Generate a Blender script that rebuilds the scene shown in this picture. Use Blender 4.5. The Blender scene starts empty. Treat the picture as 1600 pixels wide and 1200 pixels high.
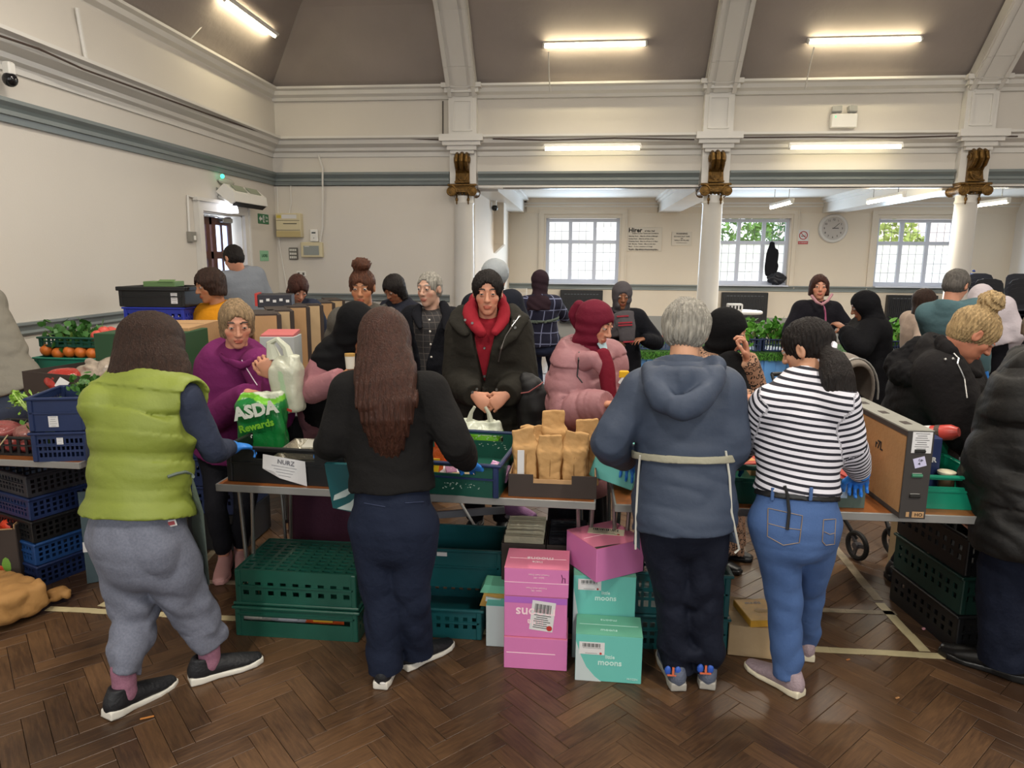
import bpy, math, random
import numpy as np
from mathutils import Vector, Matrix
random.seed(7)
rng = np.random.default_rng(7)
SC = bpy.context.scene
COL = SC.collection
PI = math.pi

# ------------------------------------------------------------------ camera
F_PX, CAM_H, PITCH, YAW, ROLL = 1090.0, 1.75, 10.3, 5.5, 0.4
_p, _y, _r = math.radians(PITCH), math.radians(YAW), math.radians(ROLL)
C_F = np.array([-math.sin(_y) * math.cos(_p), math.cos(_y) * math.cos(_p), -math.sin(_p)])
_right = np.array([math.cos(_y), math.sin(_y), 0.0]); _up = np.cross(_right, C_F)
C_R = _right * math.cos(_r) + _up * math.sin(_r)
C_U = -_right * math.sin(_r) + _up * math.cos(_r)
cd = bpy.data.cameras.new('camera'); cam = bpy.data.objects.new('camera', cd); COL.objects.link(cam)
cd.sensor_width = 36.0; cd.lens = F_PX / 1600 * 36.0; cd.clip_start = 0.05; cd.clip_end = 200
m3 = Matrix([[C_R[i], C_U[i], -C_F[i]] for i in range(3)])
cam.matrix_world = Matrix.Translation((0, 0, CAM_H)) @ m3.to_4x4()
SC.camera = cam

# ------------------------------------------------------------------ world, light, exposure
wd = bpy.data.worlds.new('world'); SC.world = wd; wd.use_nodes = True
_bg = wd.node_tree.nodes['Background']
_bg.inputs['Color'].default_value = (0.86, 0.92, 1.0, 1); _bg.inputs['Strength'].default_value = 2.6
SC.view_settings.view_transform = 'Standard'; SC.view_settings.look = 'None'
SC.view_settings.exposure = 0.16; SC.view_settings.gamma = 1.0
SC.view_settings.use_curve_mapping = False
SC.cycles.use_denoising = True
SC.cycles.max_bounces = 6; SC.cycles.diffuse_bounces = 3; SC.cycles.glossy_bounces = 3
SC.cycles.transparent_max_bounces = 8; SC.cycles.sample_clamp_indirect = 4.0

def area(name, loc, rot, sx, sy, power, col=(1, .92, .8)):
    l = bpy.data.lights.new(name, 'AREA'); l.shape = 'RECTANGLE'; l.size = sx; l.size_y = sy
    l.energy = power; l.color = col
    o = bpy.data.objects.new(name, l); o.location = loc; o.rotation_euler = rot; COL.objects.link(o)
    return o
TUBE_P = 40.0
# rear slope battens, then unseen overhead lamps added to light the people
for i, (x, y, z, rx, ry, rz, p) in enumerate([
        (0.1, 9.3, 4.6, -40, 0, 0, 1), (3.35, 9.3, 4.6, -40, 0, 0, 1),
        (-1.6, 4.2, 5.3, 0, 0, 90, 2.6), (1.8, 4.2, 5.3, 0, 0, 90, 2.6), (5.4, 5.2, 5.3, 0, 0, 90, 2.6),
        (-1.6, -0.6, 5.3, 0, 0, 90, 3.0), (1.8, -0.6, 5.3, 0, 0, 90, 3.0), (5.4, 0.6, 5.3, 0, 0, 90, 2.4)]):
    area('batten_and_fill_light', (x, y, z), (math.radians(rx), math.radians(ry), math.radians(rz)), 1.25, .12, TUBE_P * p)
for x, y in ((3.2, 12.0), (4.4, 10.9), (6.3, 11.9), (0.4, 12.6)):
    area('batten_and_fill_light', (x, y, 2.5), (0, 0, math.radians(90)), 1.25, .1, TUBE_P * 1.5)
# added cool fill behind the camera, standing in for daylight; front wall is windowless
for x in (-2.4, 1.2, 4.8):
    area('window_and_fill_light', (x, -3.0, 2.2), (math.radians(84), 0, 0), 1.6, 2.0, 85, (.86, .93, 1.0))
# daylight through the three windows
for x in (0.02, 3.63, 6.95):
    area('window_and_fill_light', (x, 15.35, 1.9), (math.radians(-90), 0, 0), 1.5, 1.3, 60, (.62, .8, 1.0))

# ------------------------------------------------------------------ helpers
def ray(px, py): return C_F + C_R * (px - 800) / F_PX - C_U * (py - 600) / F_PX
def atY(px, py, Y):
    d = ray(px, py); return np.array([0, 0, CAM_H]) + d * (Y / d[1])
def atZ(px, py, Z=0.0):
    d = ray(px, py); return np.array([0, 0, CAM_H]) + d * ((Z - CAM_H) / d[2])
def atX(px, py, X):
    d = ray(px, py); return np.array([0, 0, CAM_H]) + d * (X / d[0])

def s2l(c): return tuple(((x / 12.92) if x <= .04045 else ((x + .055) / 1.055) ** 2.4) for x in c)
def hexc(h): h = h.lstrip('#'); return s2l([int(h[i:i + 2], 16) / 255 for i in (0, 2, 4)])
MATS = {}
def mat(name, col='#808080', rough=.6, metal=0., bump=None, var=None, attr=False, emit=0., spec=.5, coat=0., trans=0., sheen=0., zs=1.):
    """principled material; bump=(scale, strength), var=(scale, amount) mottles the colour, attr: vertex colour"""
    if name in MATS: return MATS[name]
    m = bpy.data.materials.new(name); m.use_nodes = True; nt = m.node_tree; b = nt.nodes['Principled BSDF']
    c = hexc(col) if isinstance(col, str) else col
    b.inputs['Base Color'].default_value = (*c, 1); b.inputs['Roughness'].default_value = rough
    b.inputs['Metallic'].default_value = metal; b.inputs['Specular IOR Level'].default_value = spec
    if coat: b.inputs['Coat Weight'].default_value = coat
    if trans: b.inputs['Transmission Weight'].default_value = trans
    if sheen: b.inputs['Sheen Weight'].default_value = sheen
    if emit:
        b.inputs['Emission Color'].default_value = (*c, 1); b.inputs['Emission Strength'].default_value = emit
    src = None
    if attr:
        a = nt.nodes.new('ShaderNodeAttribute'); a.attribute_name = 'Col'; src = a.outputs['Color']
    tc = None
    if var or bump:
        tc = nt.nodes.new('ShaderNodeMapping'); _t = nt.nodes.new('ShaderNodeTexCoord'); nt.links.new(_t.outputs['Object'], tc.inputs[0]); tc.inputs['Scale'].default_value = (1, 1, zs)
    if var:
        n = nt.nodes.new('ShaderNodeTexNoise'); n.inputs['Scale'].default_value = var[0]; n.inputs['Detail'].default_value = 4
        nt.links.new(tc.outputs[0], n.inputs['Vector'])
        mx = nt.nodes.new('ShaderNodeMix'); mx.data_type = 'RGBA'; mx.blend_type = 'MULTIPLY'; mx.inputs[0].default_value = 1
        rp = nt.nodes.new('ShaderNodeMapRange'); rp.inputs[1].default_value = .3; rp.inputs[2].default_value = .7
        rp.inputs[3].default_value = 1 - var[1]; rp.inputs[4].default_value = 1 + var[1]
        nt.links.new(n.outputs['Fac'], rp.inputs[0])
        cb = nt.nodes.new('ShaderNodeCombineXYZ')
        for i in range(3): nt.links.new(rp.outputs[0], cb.inputs[i])
        if src: nt.links.new(src, mx.inputs[6])
        else: mx.inputs[6].default_value = (*c, 1)
        nt.links.new(cb.outputs[0], mx.inputs[7]); src = mx.outputs[2]
    if src: nt.links.new(src, b.inputs['Base Color'])
    if bump:
        n = nt.nodes.new('ShaderNodeTexNoise'); n.inputs['Scale'].default_value = bump[0]; n.inputs['Detail'].default_value = 3
        nt.links.new(tc.outputs[0], n.inputs['Vector'])
        bp = nt.nodes.new('ShaderNodeBump'); bp.inputs['Strength'].default_value = bump[1]; bp.inputs['Distance'].default_value = .02
        nt.links.new(n.outputs['Fac'], bp.inputs['Height']); nt.links.new(bp.outputs['Normal'], b.inputs['Normal'])
    MATS[name] = m
    return m

def tag(o, label=None, cat=None, group=None, kind=None):
    if label: o['label'] = label
    if cat: o['category'] = cat
    if group: o['group'] = group
    if kind: o['kind'] = kind
    return o
def thing(name, label, cat, loc=(0, 0, 0), rz=0., group=None, kind=None):
    o = bpy.data.objects.new(name, None); COL.objects.link(o); o.empty_display_size = .05
    o.location = loc; o.rotation_euler = (0, 0, rz)
    return tag(o, label, cat, group, kind)
def link_mesh(name, me, parent=None, mats=()):
    o = bpy.data.objects.new(name, me); COL.objects.link(o)
    for m in mats: me.materials.append(m)
    if parent is not None: o.parent = parent
    return o
def copy_tree(o, parent=None):
    c = o.copy(); COL.objects.link(c)
    if parent is not None: c.parent = parent
    for ch in list(o.children): copy_tree(ch, c)
    return c
def rotm(rx=0, ry=0, rz=0):
    return np.array((Matrix.Rotation(rz, 3, 'Z') @ Matrix.Rotation(ry, 3, 'Y') @ Matrix.Rotation(rx, 3, 'X')))
def unit(v):
    v = np.asarray(v, float); return v / (np.linalg.norm(v) + 1e-12)

class MB:
    """collects shapes; build() links them as one mesh object"""
    def __init__(s): s.v = []; s.f = []; s.mi = []; s.n = 0; s.cur = 0; s.mats = []
    def use(s, m):
        if m not in s.mats: s.mats.append(m)
        s.cur = s.mats.index(m); return s
    def add(s, vs, fs):
        s.v.extend([tuple(float(x) for x in v) for v in vs]); s.f.extend([tuple(i + s.n for i in f) for f in fs])
        s.mi.extend([s.cur] * len(fs)); s.n += len(vs); return s
    def box(s, c, d, R=None, bev=0.):
        x, y, z = [k / 2 for k in d]
        if bev <= 0:
            vs = np.array([(i * x, j * y, k * z) for k in (-1, 1) for j in (-1, 1) for i in (-1, 1)])
            fs = [(0, 2, 3, 1), (4, 5, 7, 6), (0, 1, 5, 4), (2, 6, 7, 3), (0, 4, 6, 2), (1, 3, 7, 5)]
        else:
            b = min(bev, x * .9, y * .9, z * .9)
            ring = lambda X, Y, Z, q: [(X - q, -Y, Z), (X, -Y + q, Z), (X, Y - q, Z), (X - q, Y, Z), (-X + q, Y, Z), (-X, Y - q, Z), (-X, -Y + q, Z), (-X + q, -Y, Z)]
            vs = np.array(ring(x - b, y - b, -z, b * .3) + ring(x, y, -z + b, b) + ring(x, y, z - b, b) + ring(x - b, y - b, z, b * .3))
            fs = [tuple(range(7, -1, -1)), tuple(range(24, 32))]
            for l in range(3):
                for i in range(8): j = (i + 1) % 8; fs.append((l * 8 + i, l * 8 + j, l * 8 + 8 + j, l * 8 + 8 + i))
        if R is not None: vs = vs @ np.asarray(R).T
        return s.add(vs + np.asarray(c, float), fs)
    def tube(s, pts, r, n=8, cap=True):
        pts = [np.asarray(p, float) for p in pts]; rs = r if hasattr(r, '__len__') else [r] * len(pts)
        t0 = unit(pts[1] - pts[0]); a = unit(np.cross(t0, (0, 0, 1) if abs(t0[2]) < .9 else (1, 0, 0)))
        vs = []
        for i, p in enumerate(pts):
            t = unit((pts[min(i + 1, len(pts) - 1)] - pts[max(i - 1, 0)])); a = unit(a - t * (a @ t)); b = np.cross(t, a)
            for k in range(n):
                an = 2 * PI * k / n; vs.append(p + rs[i] * (a * math.cos(an) + b * math.sin(an)))
        fs = []
        for i in range(len(pts) - 1):
            for k in range(n): j = (k + 1) % n; fs.append((i * n + k, i * n + j, i * n + n + j, i * n + n + k))
        if cap: fs += [tuple(range(n - 1, -1, -1)), tuple(range((len(pts) - 1) * n, len(pts) * n))]
        return s.add(vs, fs)
    def lathe(s, prof, c=(0, 0, 0), n=24, R=None):
        vs = []; c = np.asarray(c, float)
        for r, z in prof:
            for k in range(n): an = 2 * PI * k / n; vs.append((r * math.cos(an), r * math.sin(an), z))
        vs = np.array(vs)
        if R is not None: vs = vs @ np.asarray(R).T
        fs = []
        for i in range(len(prof) - 1):
            for k in range(n): j = (k + 1) % n; fs.append((i * n + k, i * n + j, i * n + n + j, i * n + n + k))
        fs += [tuple(range(n - 1, -1, -1)), tuple(range((len(prof) - 1) * n, len(prof) * n))]
        return s.add(vs + c, fs)
    def prism(s, poly, d, origin=(0, 0, 0), U=(1, 0, 0), V=(0, 0, 1)):
        """polygon in the U,V plane, extruded by the vector d"""
        U = np.asarray(U, float); V = np.asarray(V, float); o = np.asarray(origin, float); d = np.asarray(d, float)
        a = [o + U * p[0] + V * p[1] for p in poly]; n = len(a)
        fs = [tuple(range(n)), tuple(range(2 * n - 1, n - 1, -1))] + [(i, i + n, (i + 1) % n + n, (i + 1) % n) for i in range(n)]
        return s.add(a + [p + d for p in a], fs)
    def ico(s, c, r, sub=1, sq=(1, 1, 1), R=None, jit=0.):
        n1, n2 = (8, 5) if sub == 1 else (14, 9)
        vs = []; fs = []
        for i in range(n2 + 1):
            th = PI * i / n2
            for k in range(n1): ph = 2 * PI * k / n1; vs.append((math.sin(th) * math.cos(ph), math.sin(th) * math.sin(ph), math.cos(th)))
        vs = np.array(vs) * np.array(sq) * r
        if jit: vs = vs * (1 + jit * np.sin(vs[:, :1] * 40 / (r * 10) + vs[:, 2:] * 31 / (r * 10)))
        if R is not None: vs = vs @ np.asarray(R).T
        for i in range(n2):
            for k in range(n1): j = (k + 1) % n1; fs.append((i * n1 + k, i * n1 + n1 + k, i * n1 + n1 + j, i * n1 + j))
        return s.add(vs + np.asarray(c, float), fs)
    def build(s, name, m=None, parent=None, smooth=False, loc=None):
        me = bpy.data.meshes.new(name); me.from_pydata(s.v, [], s.f)
        ms = list(s.mats)
        if m is not None and not ms: ms = [m]
        for x in ms: me.materials.append(x)
        if len(ms) > 1: me.polygons.foreach_set('material_index', s.mi)
        import bmesh
        bm = bmesh.new(); bm.from_mesh(me); bmesh.ops.recalc_face_normals(bm, faces=bm.faces); bm.to_mesh(me); bm.free()
        if smooth: me.polygons.foreach_set('use_smooth', [True] * len(me.polygons)); me.set_sharp_from_angle(angle=math.radians(38))
        o = bpy.data.objects.new(name, me); COL.objects.link(o)
        if loc is not None: o.location = loc
        if parent is not None: o.parent = parent
        return o
def part(name, m, parent, fn, smooth=False):
    b = MB(); fn(b); return b.build(name, m, parent, smooth)

def text(name, body, size, loc, rot, m, parent=None, align='CENTER', ext=.0006, sx=1., bold=0., kindlabel=None, space=1.):
    cu = bpy.data.curves.new(name, 'FONT'); cu.body = body; cu.size = size; cu.align_x = align; cu.align_y = 'CENTER'
    cu.extrude = ext; cu.resolution_u = 2; cu.offset = bold; cu.space_line = space
    t = bpy.data.objects.new(name, cu); COL.objects.link(t)
    bpy.context.view_layer.update()
    me = bpy.data.meshes.new_from_object(t.evaluated_get(bpy.context.evaluated_depsgraph_get()))
    bpy.data.objects.remove(t); bpy.data.curves.remove(cu)
    me.materials.clear(); me.materials.append(m)
    o = bpy.data.objects.new(name, me); COL.objects.link(o); o.location = loc
    o.rotation_euler = rot if len(rot) == 3 else (0, 0, 0); o.scale = (sx, 1, 1)
    if parent is not None: o.parent = parent
    if kindlabel: o['label'] = kindlabel
    return o
FRONT = (PI / 2, 0, 0)          # text that faces -Y (towards the camera side)
# ================================================================== the setting
M_WALL = mat('paint_wall', '#d3cdc4', .7, bump=(60, .05), var=(.6, .03))
M_WALLB = mat('paint_wall_far', '#d6cbbb', .7, bump=(60, .05), var=(.6, .03))
M_TRIM = mat('paint_gloss_trim', '#d8d5cf', .35, var=(1.5, .03))
M_RAIL = mat('paint_grey_rail', '#7a8282', .4, var=(2, .06))
M_VAULT = mat('paint_vault', '#9b918b', .75, bump=(14, .15), var=(1.2, .08))
M_SKIRT = mat('paint_grey_dado', '#8d8d8b', .5)
M_GOLD = mat('gilt_plaster', '#6b4f24', .38, .65, bump=(60, .5), var=(30, .45))
M_LAMP = mat('tube_glow', '#fff0c8', .5, emit=45.0)
M_LAMP2 = mat('tube_glow_cornice', '#fff0c8', .5, emit=13.0)
M_WHITE = mat('white_plastic', '#e4e2dc', .4)
M_CREAM = mat('cream_plastic', '#cfc4a2', .45)
M_DARK = mat('dark_gap', '#14120f', .8)
M_BLK = mat('black_plastic', '#17181a', .42)
M_STEEL = mat('brushed_steel', '#9a9a98', .32, .9)
M_WOODR = mat('mahogany', '#4a1f14', .35, bump=(20, .15), var=(8, .3))
M_PRINT = mat('black_print', '#22201e', .7)
XL, YB, YW, XR, EAVE = -4.6, 10.4, 15.6, 8.85, 4.05

# floor: near blocks are parts; the rest of the parquet is one joined part
def wood_mat(name, dark, light, rough):
    m = bpy.data.materials.new(name); m.use_nodes = True; nt = m.node_tree; b = nt.nodes['Principled BSDF']
    a = nt.nodes.new('ShaderNodeAttribute'); a.attribute_name = 'Col'
    oi = nt.nodes.new('ShaderNodeObjectInfo')
    tc = nt.nodes.new('ShaderNodeTexCoord')
    n = nt.nodes.new('ShaderNodeTexNoise'); n.inputs['Scale'].default_value = 9; n.inputs['Detail'].default_value = 6; n.inputs['Roughness'].default_value = .7
    mp = nt.nodes.new('ShaderNodeMapping'); mp.inputs['Scale'].default_value = (1, 9, 1)
    nt.links.new(a.outputs['Vector'], mp.inputs['Vector']); nt.links.new(mp.outputs[0], n.inputs['Vector'])
    big = nt.nodes.new('ShaderNodeTexNoise'); big.inputs['Scale'].default_value = 1.3; big.inputs['Detail'].default_value = 5
    geo = nt.nodes.new('ShaderNodeNewGeometry'); nt.links.new(geo.outputs['Position'], big.inputs['Vector'])
    ad = nt.nodes.new('ShaderNodeMath'); ad.operation = 'ADD'
    nt.links.new(n.outputs['Fac'], ad.inputs[0]); nt.links.new(big.outputs['Fac'], ad.inputs[1])
    ad2 = nt.nodes.new('ShaderNodeMath'); ad2.operation = 'ADD'
    wn = nt.nodes.new('ShaderNodeAttribute'); wn.attribute_name = 'Tone'
    nt.links.new(ad.outputs[0], ad2.inputs[0]); nt.links.new(wn.outputs['Fac'], ad2.inputs[1])
    cr = nt.nodes.new('ShaderNodeValToRGB'); cr.color_ramp.elements[0].position = .32; cr.color_ramp.elements[1].position = .78
    cr.color_ramp.elements[0].color = (*hexc(dark), 1); cr.color_ramp.elements[1].color = (*hexc(light), 1)
    dv = nt.nodes.new('ShaderNodeMath'); dv.operation = 'MULTIPLY'; dv.inputs[1].default_value = .4
    nt.links.new(ad2.outputs[0], dv.inputs[0]); nt.links.new(dv.outputs[0], cr.inputs[0])
    nt.links.new(cr.outputs[0], b.inputs['Base Color'])
    rr = nt.nodes.new('ShaderNodeMapRange'); rr.inputs[3].default_value = rough - .1; rr.inputs[4].default_value = rough + .12
    nt.links.new(big.outputs['Fac'], rr.inputs[0]); nt.links.new(rr.outputs[0], b.inputs['Roughness'])
    bp = nt.nodes.new('ShaderNodeBump'); bp.inputs['Strength'].default_value = .12; bp.inputs['Distance'].default_value = .004
    nt.links.new(n.outputs['Fac'], bp.inputs['Height']); nt.links.new(bp.outputs['Normal'], b.inputs['Normal'])
    b.inputs['Specular IOR Level'].default_value = .4
    return m
M_PARQ = wood_mat('parquet_wood', '#3d2c20', '#8c6846', .34)
floor = thing('floor', None, None, kind='structure')
part('subfloor', M_DARK, floor, lambda b: b.box(((XL + XR) / 2, 6.3, -.06), (XR - XL + .4, 19.0, .1)))
BL, BW = .32, .08
def herring(x0, x1, y0, y1):
    out = []; c, s = math.cos(PI / 4), math.sin(PI / 4); k = int(BL / BW)
    rngx = int(14 / BW)
    for i in range(-rngx, rngx):
        for j in range(-rngx // 1, rngx):
            m = (i - j) % (2 * k)
            if m == 0: cx, cy, ang = i * BW + BL / 2, j * BW + BW / 2, 0
            elif m == 2 * k - 1: cx, cy, ang = i * BW + BW / 2, j * BW + BL / 2, 1     # upright block
            else: continue
            X = c * cx - s * cy; Y = s * cx + c * cy
            if x0 < X < x1 and y0 < Y < y1: out.append((X, Y, PI / 4 + ang * PI / 2))
    return out
_bl = herring(XL, XR, 1.3, 10.6)
def px_of(x, y, z):
    v = np.array([x, y, z - CAM_H]); d = v @ C_F
    return 800 + F_PX * (v @ C_R) / d, 600 - F_PX * (v @ C_U) / d, d
_in = []; _rest = []
for t in _bl:
    X, Y, a = t; px, py, d = px_of(X, Y, 0)
    (_in if (-60 < px < 1660 and py < 1260) else _rest).append((d, t))
_in.sort(key=lambda q: q[0])
_near = [t for d, t in _in[:300]]; _rest = [t for d, t in _in[300:]] + [t for d, t in _rest]
def block_geo():
    L, W, g = BL / 2 - .0008, BW / 2 - .0008, .0015
    vs = [(-L, -W, -.012), (L, -W, -.012), (L, W, -.012), (-L, W, -.012), (-L, -W, -g), (L, -W, -g), (L, W, -g), (-L, W, -g),
          (-L + g, -W + g, 0), (L - g, -W + g, 0), (L - g, W - g, 0), (-L + g, W - g, 0)]
    fs = [(8, 9, 10, 11)]
    for a in (0, 4):
        for i in range(4): j = (i + 1) % 4; fs.append((a + i, a + j, a + 4 + j, a + 4 + i))
    return np.array(vs), fs
_bv, _bf = block_geo()
def set_attr(me, per_vert_vec, tone):
    a = me.attributes.new('Col', 'FLOAT_VECTOR', 'POINT'); a.data.foreach_set('vector', np.asarray(per_vert_vec, np.float32).ravel())
    t = me.attributes.new('Tone', 'FLOAT', 'POINT'); t.data.foreach_set('value', np.asarray(tone, np.float32).ravel())
_kinds = []
for k in range(14):
    me = bpy.data.meshes.new('brick'); me.from_pydata(_bv.tolist(), [], _bf); me.materials.append(M_PARQ)
    set_attr(me, _bv + np.array([k * 3.1, k * 1.7, 0]), np.full(len(_bv), rng.normal(0, .12)))
    _kinds.append(me)
for (X, Y, a) in _near:
    o = bpy.data.objects.new('parquet_block', random.choice(_kinds)); COL.objects.link(o)
    o.location = (X, Y, random.uniform(-.0012, 0)); o.rotation_euler = (random.uniform(-.004, .004), random.uniform(-.002, .002), a); o.parent = floor
vs = []; fs = []; cols = []; tones = []
for (X, Y, a) in _rest:
    R = rotm(0, 0, a); n = len(vs); vs.extend((_bv @ R.T + (X, Y, random.uniform(-.0012, 0))).tolist())
    fs.extend([tuple(i + n for i in f) for f in _bf]); off = np.array([random.uniform(0, 40), random.uniform(0, 40), 0])
    cols.extend((_bv + off).tolist()); tones.extend([rng.normal(0, .12)] * len(_bv))
me = bpy.data.meshes.new('parquet'); me.from_pydata(vs, [], fs); set_attr(me, cols, tones)
tag(link_mesh('parquet', me, floor, [M_PARQ]), kind='stuff')
M_BOARD = mat('pale_floorboards', '#6e6152', .22, bump=(8, .1), var=(1.5, .2))
part('side_floor', M_BOARD, floor, lambda b: b.box(((XL + XR) / 2, 13.1, -.02), (XR - XL, 5.0, .03)))
M_TAPE = mat('cream_line_paint', '#b9ac86', .5, var=(6, .25))
M_TAPE2 = mat('worn_line_paint', '#8d7f68', .5, var=(9, .5))
def line_strip(p, q, w, m, nm='court_line'):
    p = np.array(p); q = np.array(q); L = np.linalg.norm(q - p); a = math.atan2(q[1] - p[1], q[0] - p[0]); k = max(2, int(L / .12))
    b = MB()
    for i in range(k):
        t = (i + .5) / k; c = p + (q - p) * t
        b.box((c[0] + random.uniform(-.002, .002), c[1] + random.uniform(-.002, .002), .0012), (L / k + .001, w * random.uniform(.93, 1.04), .0016), rotm(0, 0, a))
    return b.build(nm, m, floor)
line_strip((-2.62, 3.0), (1.66, 3.04), .045, M_TAPE)
line_strip((-2.62, 3.36), (1.62, 3.42), .04, M_TAPE2)
def fl(px, py): q = atZ(px, py); return (q[0], q[1])
line_strip(fl(1445, 1018), fl(1375, 943), .05, M_TAPE)
line_strip(fl(1372, 938), fl(1300, 850), .05, M_TAPE2)
line_strip(fl(158, 948), fl(178, 936), .045, M_TAPE)
line_strip(fl(275, 925), fl(400, 790), .04, M_TAPE2)

# walls
wl = thing('wall_left', None, None, kind='structure')
DY0, DY1, DZ = 8.26, 9.32, 2.28            # the doorway in the left wall
def _wl(b):
    b.box((XL - .1, (DY0 - 3) / 2, 2.1), (.2, DY0 + 3, 4.2)); b.box((XL - .1, (DY1 + YB + .2) / 2, 2.1), (.2, YB + .2 - DY1, 4.2))
    b.box((XL - .1, (DY0 + DY1) / 2, (DZ + 4.2) / 2), (.2, DY1 - DY0, 4.2 - DZ))
part('plaster', M_WALL, wl, _wl)
part('eaves_panel', M_WALL, wl, lambda b: b.box((XL + .03, 3.7, 3.75), (.07, 13.4, .6)))
wb = thing('wall_back', None, None, kind='structure')
part('plaster', M_WALL, wb, lambda b: b.box(((XL - 1.72) / 2, YB + .1, 1.4), (-1.72 - XL, .2, 2.8)))
part('lintel', M_WALL, wb, lambda b: b.box(((XL + XR) / 2, YB + .12, 3.42), (XR - XL, .24, 1.3)))
part('soffit', M_TRIM, wb, lambda b: b.box(((-1.6 + XR) / 2, YB + .12, 2.755), (XR + 1.6, .3, .03)))
part('curtain_track', M_DARK, wb, lambda b: b.box(((-1.3 + XR) / 2, YB - .0, 2.735), (XR + 1.0, .02, .012)))
wf = thing('wall_far', None, None, kind='structure')
WIN = [(-.78, .82), (2.84, 4.4), (6.17, 7.75)]; WZ0, WZ1 = 1.2, 2.6
def _wf(b):
    xs = [-1.75] + [v for w in WIN for v in w] + [XR + .2]
    for i in range(0, len(xs), 2): b.box(((xs[i] + xs[i + 1]) / 2, YW + .12, 1.6), (xs[i + 1] - xs[i], .24, 3.2))
    for a, c in WIN:
        b.box(((a + c) / 2, YW + .12, WZ0 / 2), (c - a, .24, WZ0)); b.box(((a + c) / 2, YW + .12, (WZ1 + 3.2) / 2), (c - a, .24, 3.2 - WZ1))
part('plaster', M_WALLB, wf, _wf)
part('grey_dado', M_SKIRT, wf, lambda b: b.box(((XR - 1.6) / 2, YW - .006, .25), (XR + 1.6, .012, .5)))
wr = thing('wall_right', None, None, kind='structure')
part('plaster', mat('paint_wall_side', '#d8d4d0', .7), wr, lambda b: b.box((XR + .1, 6.4, 2.1), (.2, 18.8, 4.2)).box((XR + .1, 3.6, 5.3), (.2, 13.4, 2.3)))
wfr = thing('wall_front', None, None, kind='structure')
part('plaster', M_WALL, wfr, lambda b: b.box(((XL + XR) / 2, -3.12, 3.2), (XR - XL, .2, 6.6)))
ws = thing('wall_side', None, None, kind='structure')
def _ws(b):
    b.box((-1.68, 13.1, 1.5), (.2, 5.2, 3.1)); b.box((-1.5, 12.95, 2.45), (.2, .35, .95)); b.prism([(0, 0), (.2, 0), (0, -.18)], (0, .35, 0), (-1.6, 12.775, 1.98))
part('plaster', M_WALLB, ws, _ws)

# ceiling: grey vault of the hall with a hip at the left rear corner, white ribs
PROF = [(0, 4.1), (.12, 4.2), (.32, 4.4), (.55, 4.64), (.85, 4.95), (1.3, 5.3), (2.0, 5.65), (3.0, 5.95), (4.4, 6.12), (7, 6.2)]
def vz(d): return float(np.interp(d, [p[0] for p in PROF], [p[1] for p in PROF]))
ceil = thing('ceiling', None, None, kind='structure')
ds = [p[0] for p in PROF]
xs = [XL + d for d in ds if XL + d < 1] + [2, 4, 6, XR]
ys = [YB - d for d in ds if YB - d > 3] + [2, 0, -3]
xs = sorted(set(xs)); ys = sorted(set(ys))
vs = [(x, y, vz(min(x - XL, YB - y))) for y in ys for x in xs]; n = len(xs)
tri = []
for j in range(len(ys) - 1):
    for i in range(n - 1):
        a, b_, c, d = j * n + i, j * n + i + 1, (j + 1) * n + i + 1, (j + 1) * n + i
        tri += [(a, b_, d), (b_, c, d)]
me = bpy.data.meshes.new('vault'); me.from_pydata(vs, [], tri); link_mesh('vault', me, ceil, [M_VAULT])
def rib_bm(x, w, th, inset=0., w2=None):
    b = MB()
    pr_ = [p for p in PROF if p[0] < 5]
    for (d0, z0), (d1, z1) in zip(pr_[:-1], pr_[1:]):
        p0 = np.array([x, YB - .04 - d0, z0]); p1 = np.array([x, YB - .04 - d1, z1]); t = unit(p1 - p0); nrm = np.cross((1, 0, 0), t); nrm = nrm if nrm[2] < 0 else -nrm
        hw = w / 2
        q = [p0 + (-hw, 0, 0) + nrm * inset, p0 + (hw, 0, 0) + nrm * inset, p1 + (hw, 0, 0) + nrm * inset, p1 + (-hw, 0, 0) + nrm * inset]
        q += [v + nrm * th for v in q]
        b.add(q, [(0, 1, 2, 3), (4, 5, 6, 7), (0, 1, 5, 4), (1, 2, 6, 5), (2, 3, 7, 6), (3, 0, 4, 7)])
    return b
for x in (-1.72, 1.83, 5.22, 8.6):
    r = thing('trim_1', None, None, kind='structure'); r.name = 'trim_1'
    rib_bm(x, .42, .16).build('rib', M_TRIM, r)
    for s in (-1, 1): rib_bm(x + s * .17, .05, .03, .16).build('rib_moulding', M_TRIM, r)
    rib_bm(x, .2, .012, .16).build('rib_panel', M_TRIM, r)
    part('pilaster', M_TRIM, r, lambda b: b.box((x, YB - .06, 3.72), (.4, .14, .62)))
    def _pf(b):
        for sx in (-.13, .13): b.box((x + sx, YB - .135, 3.72), (.03, .02, .42))
        for sz in (-.2, .2): b.box((x, YB - .135, 3.72 + sz), (.23, .02, .03))
    part('pilaster_frame', M_TRIM, r, _pf)
def _cc(b):
    b.box(((XR - 1.6) / 2, 13.12, 3.03), (XR + 1.6, 4.95, .06))
sc_ = thing('ceiling', None, None, kind='structure')
part('plaster', mat('paint_side_ceiling', '#cfc8bd', .7), sc_, _cc)
for x in (1.83, 5.22):
    part('beam', M_TRIM, sc_, lambda b: b.box((x, 13.12, 2.86), (.42, 4.95, .3)).box((x, 13.12, 2.98), (.6, 4.95, .06)).box((x, 13.12, 2.93), (.5, 4.95, .05)))
part('beam', M_TRIM, sc_, lambda b: b.box((-1.42, 13.12, 2.86), (.34, 4.95, .3)).box((-1.25, 13.12, 2.98), (.2, 4.95, .06)))
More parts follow.
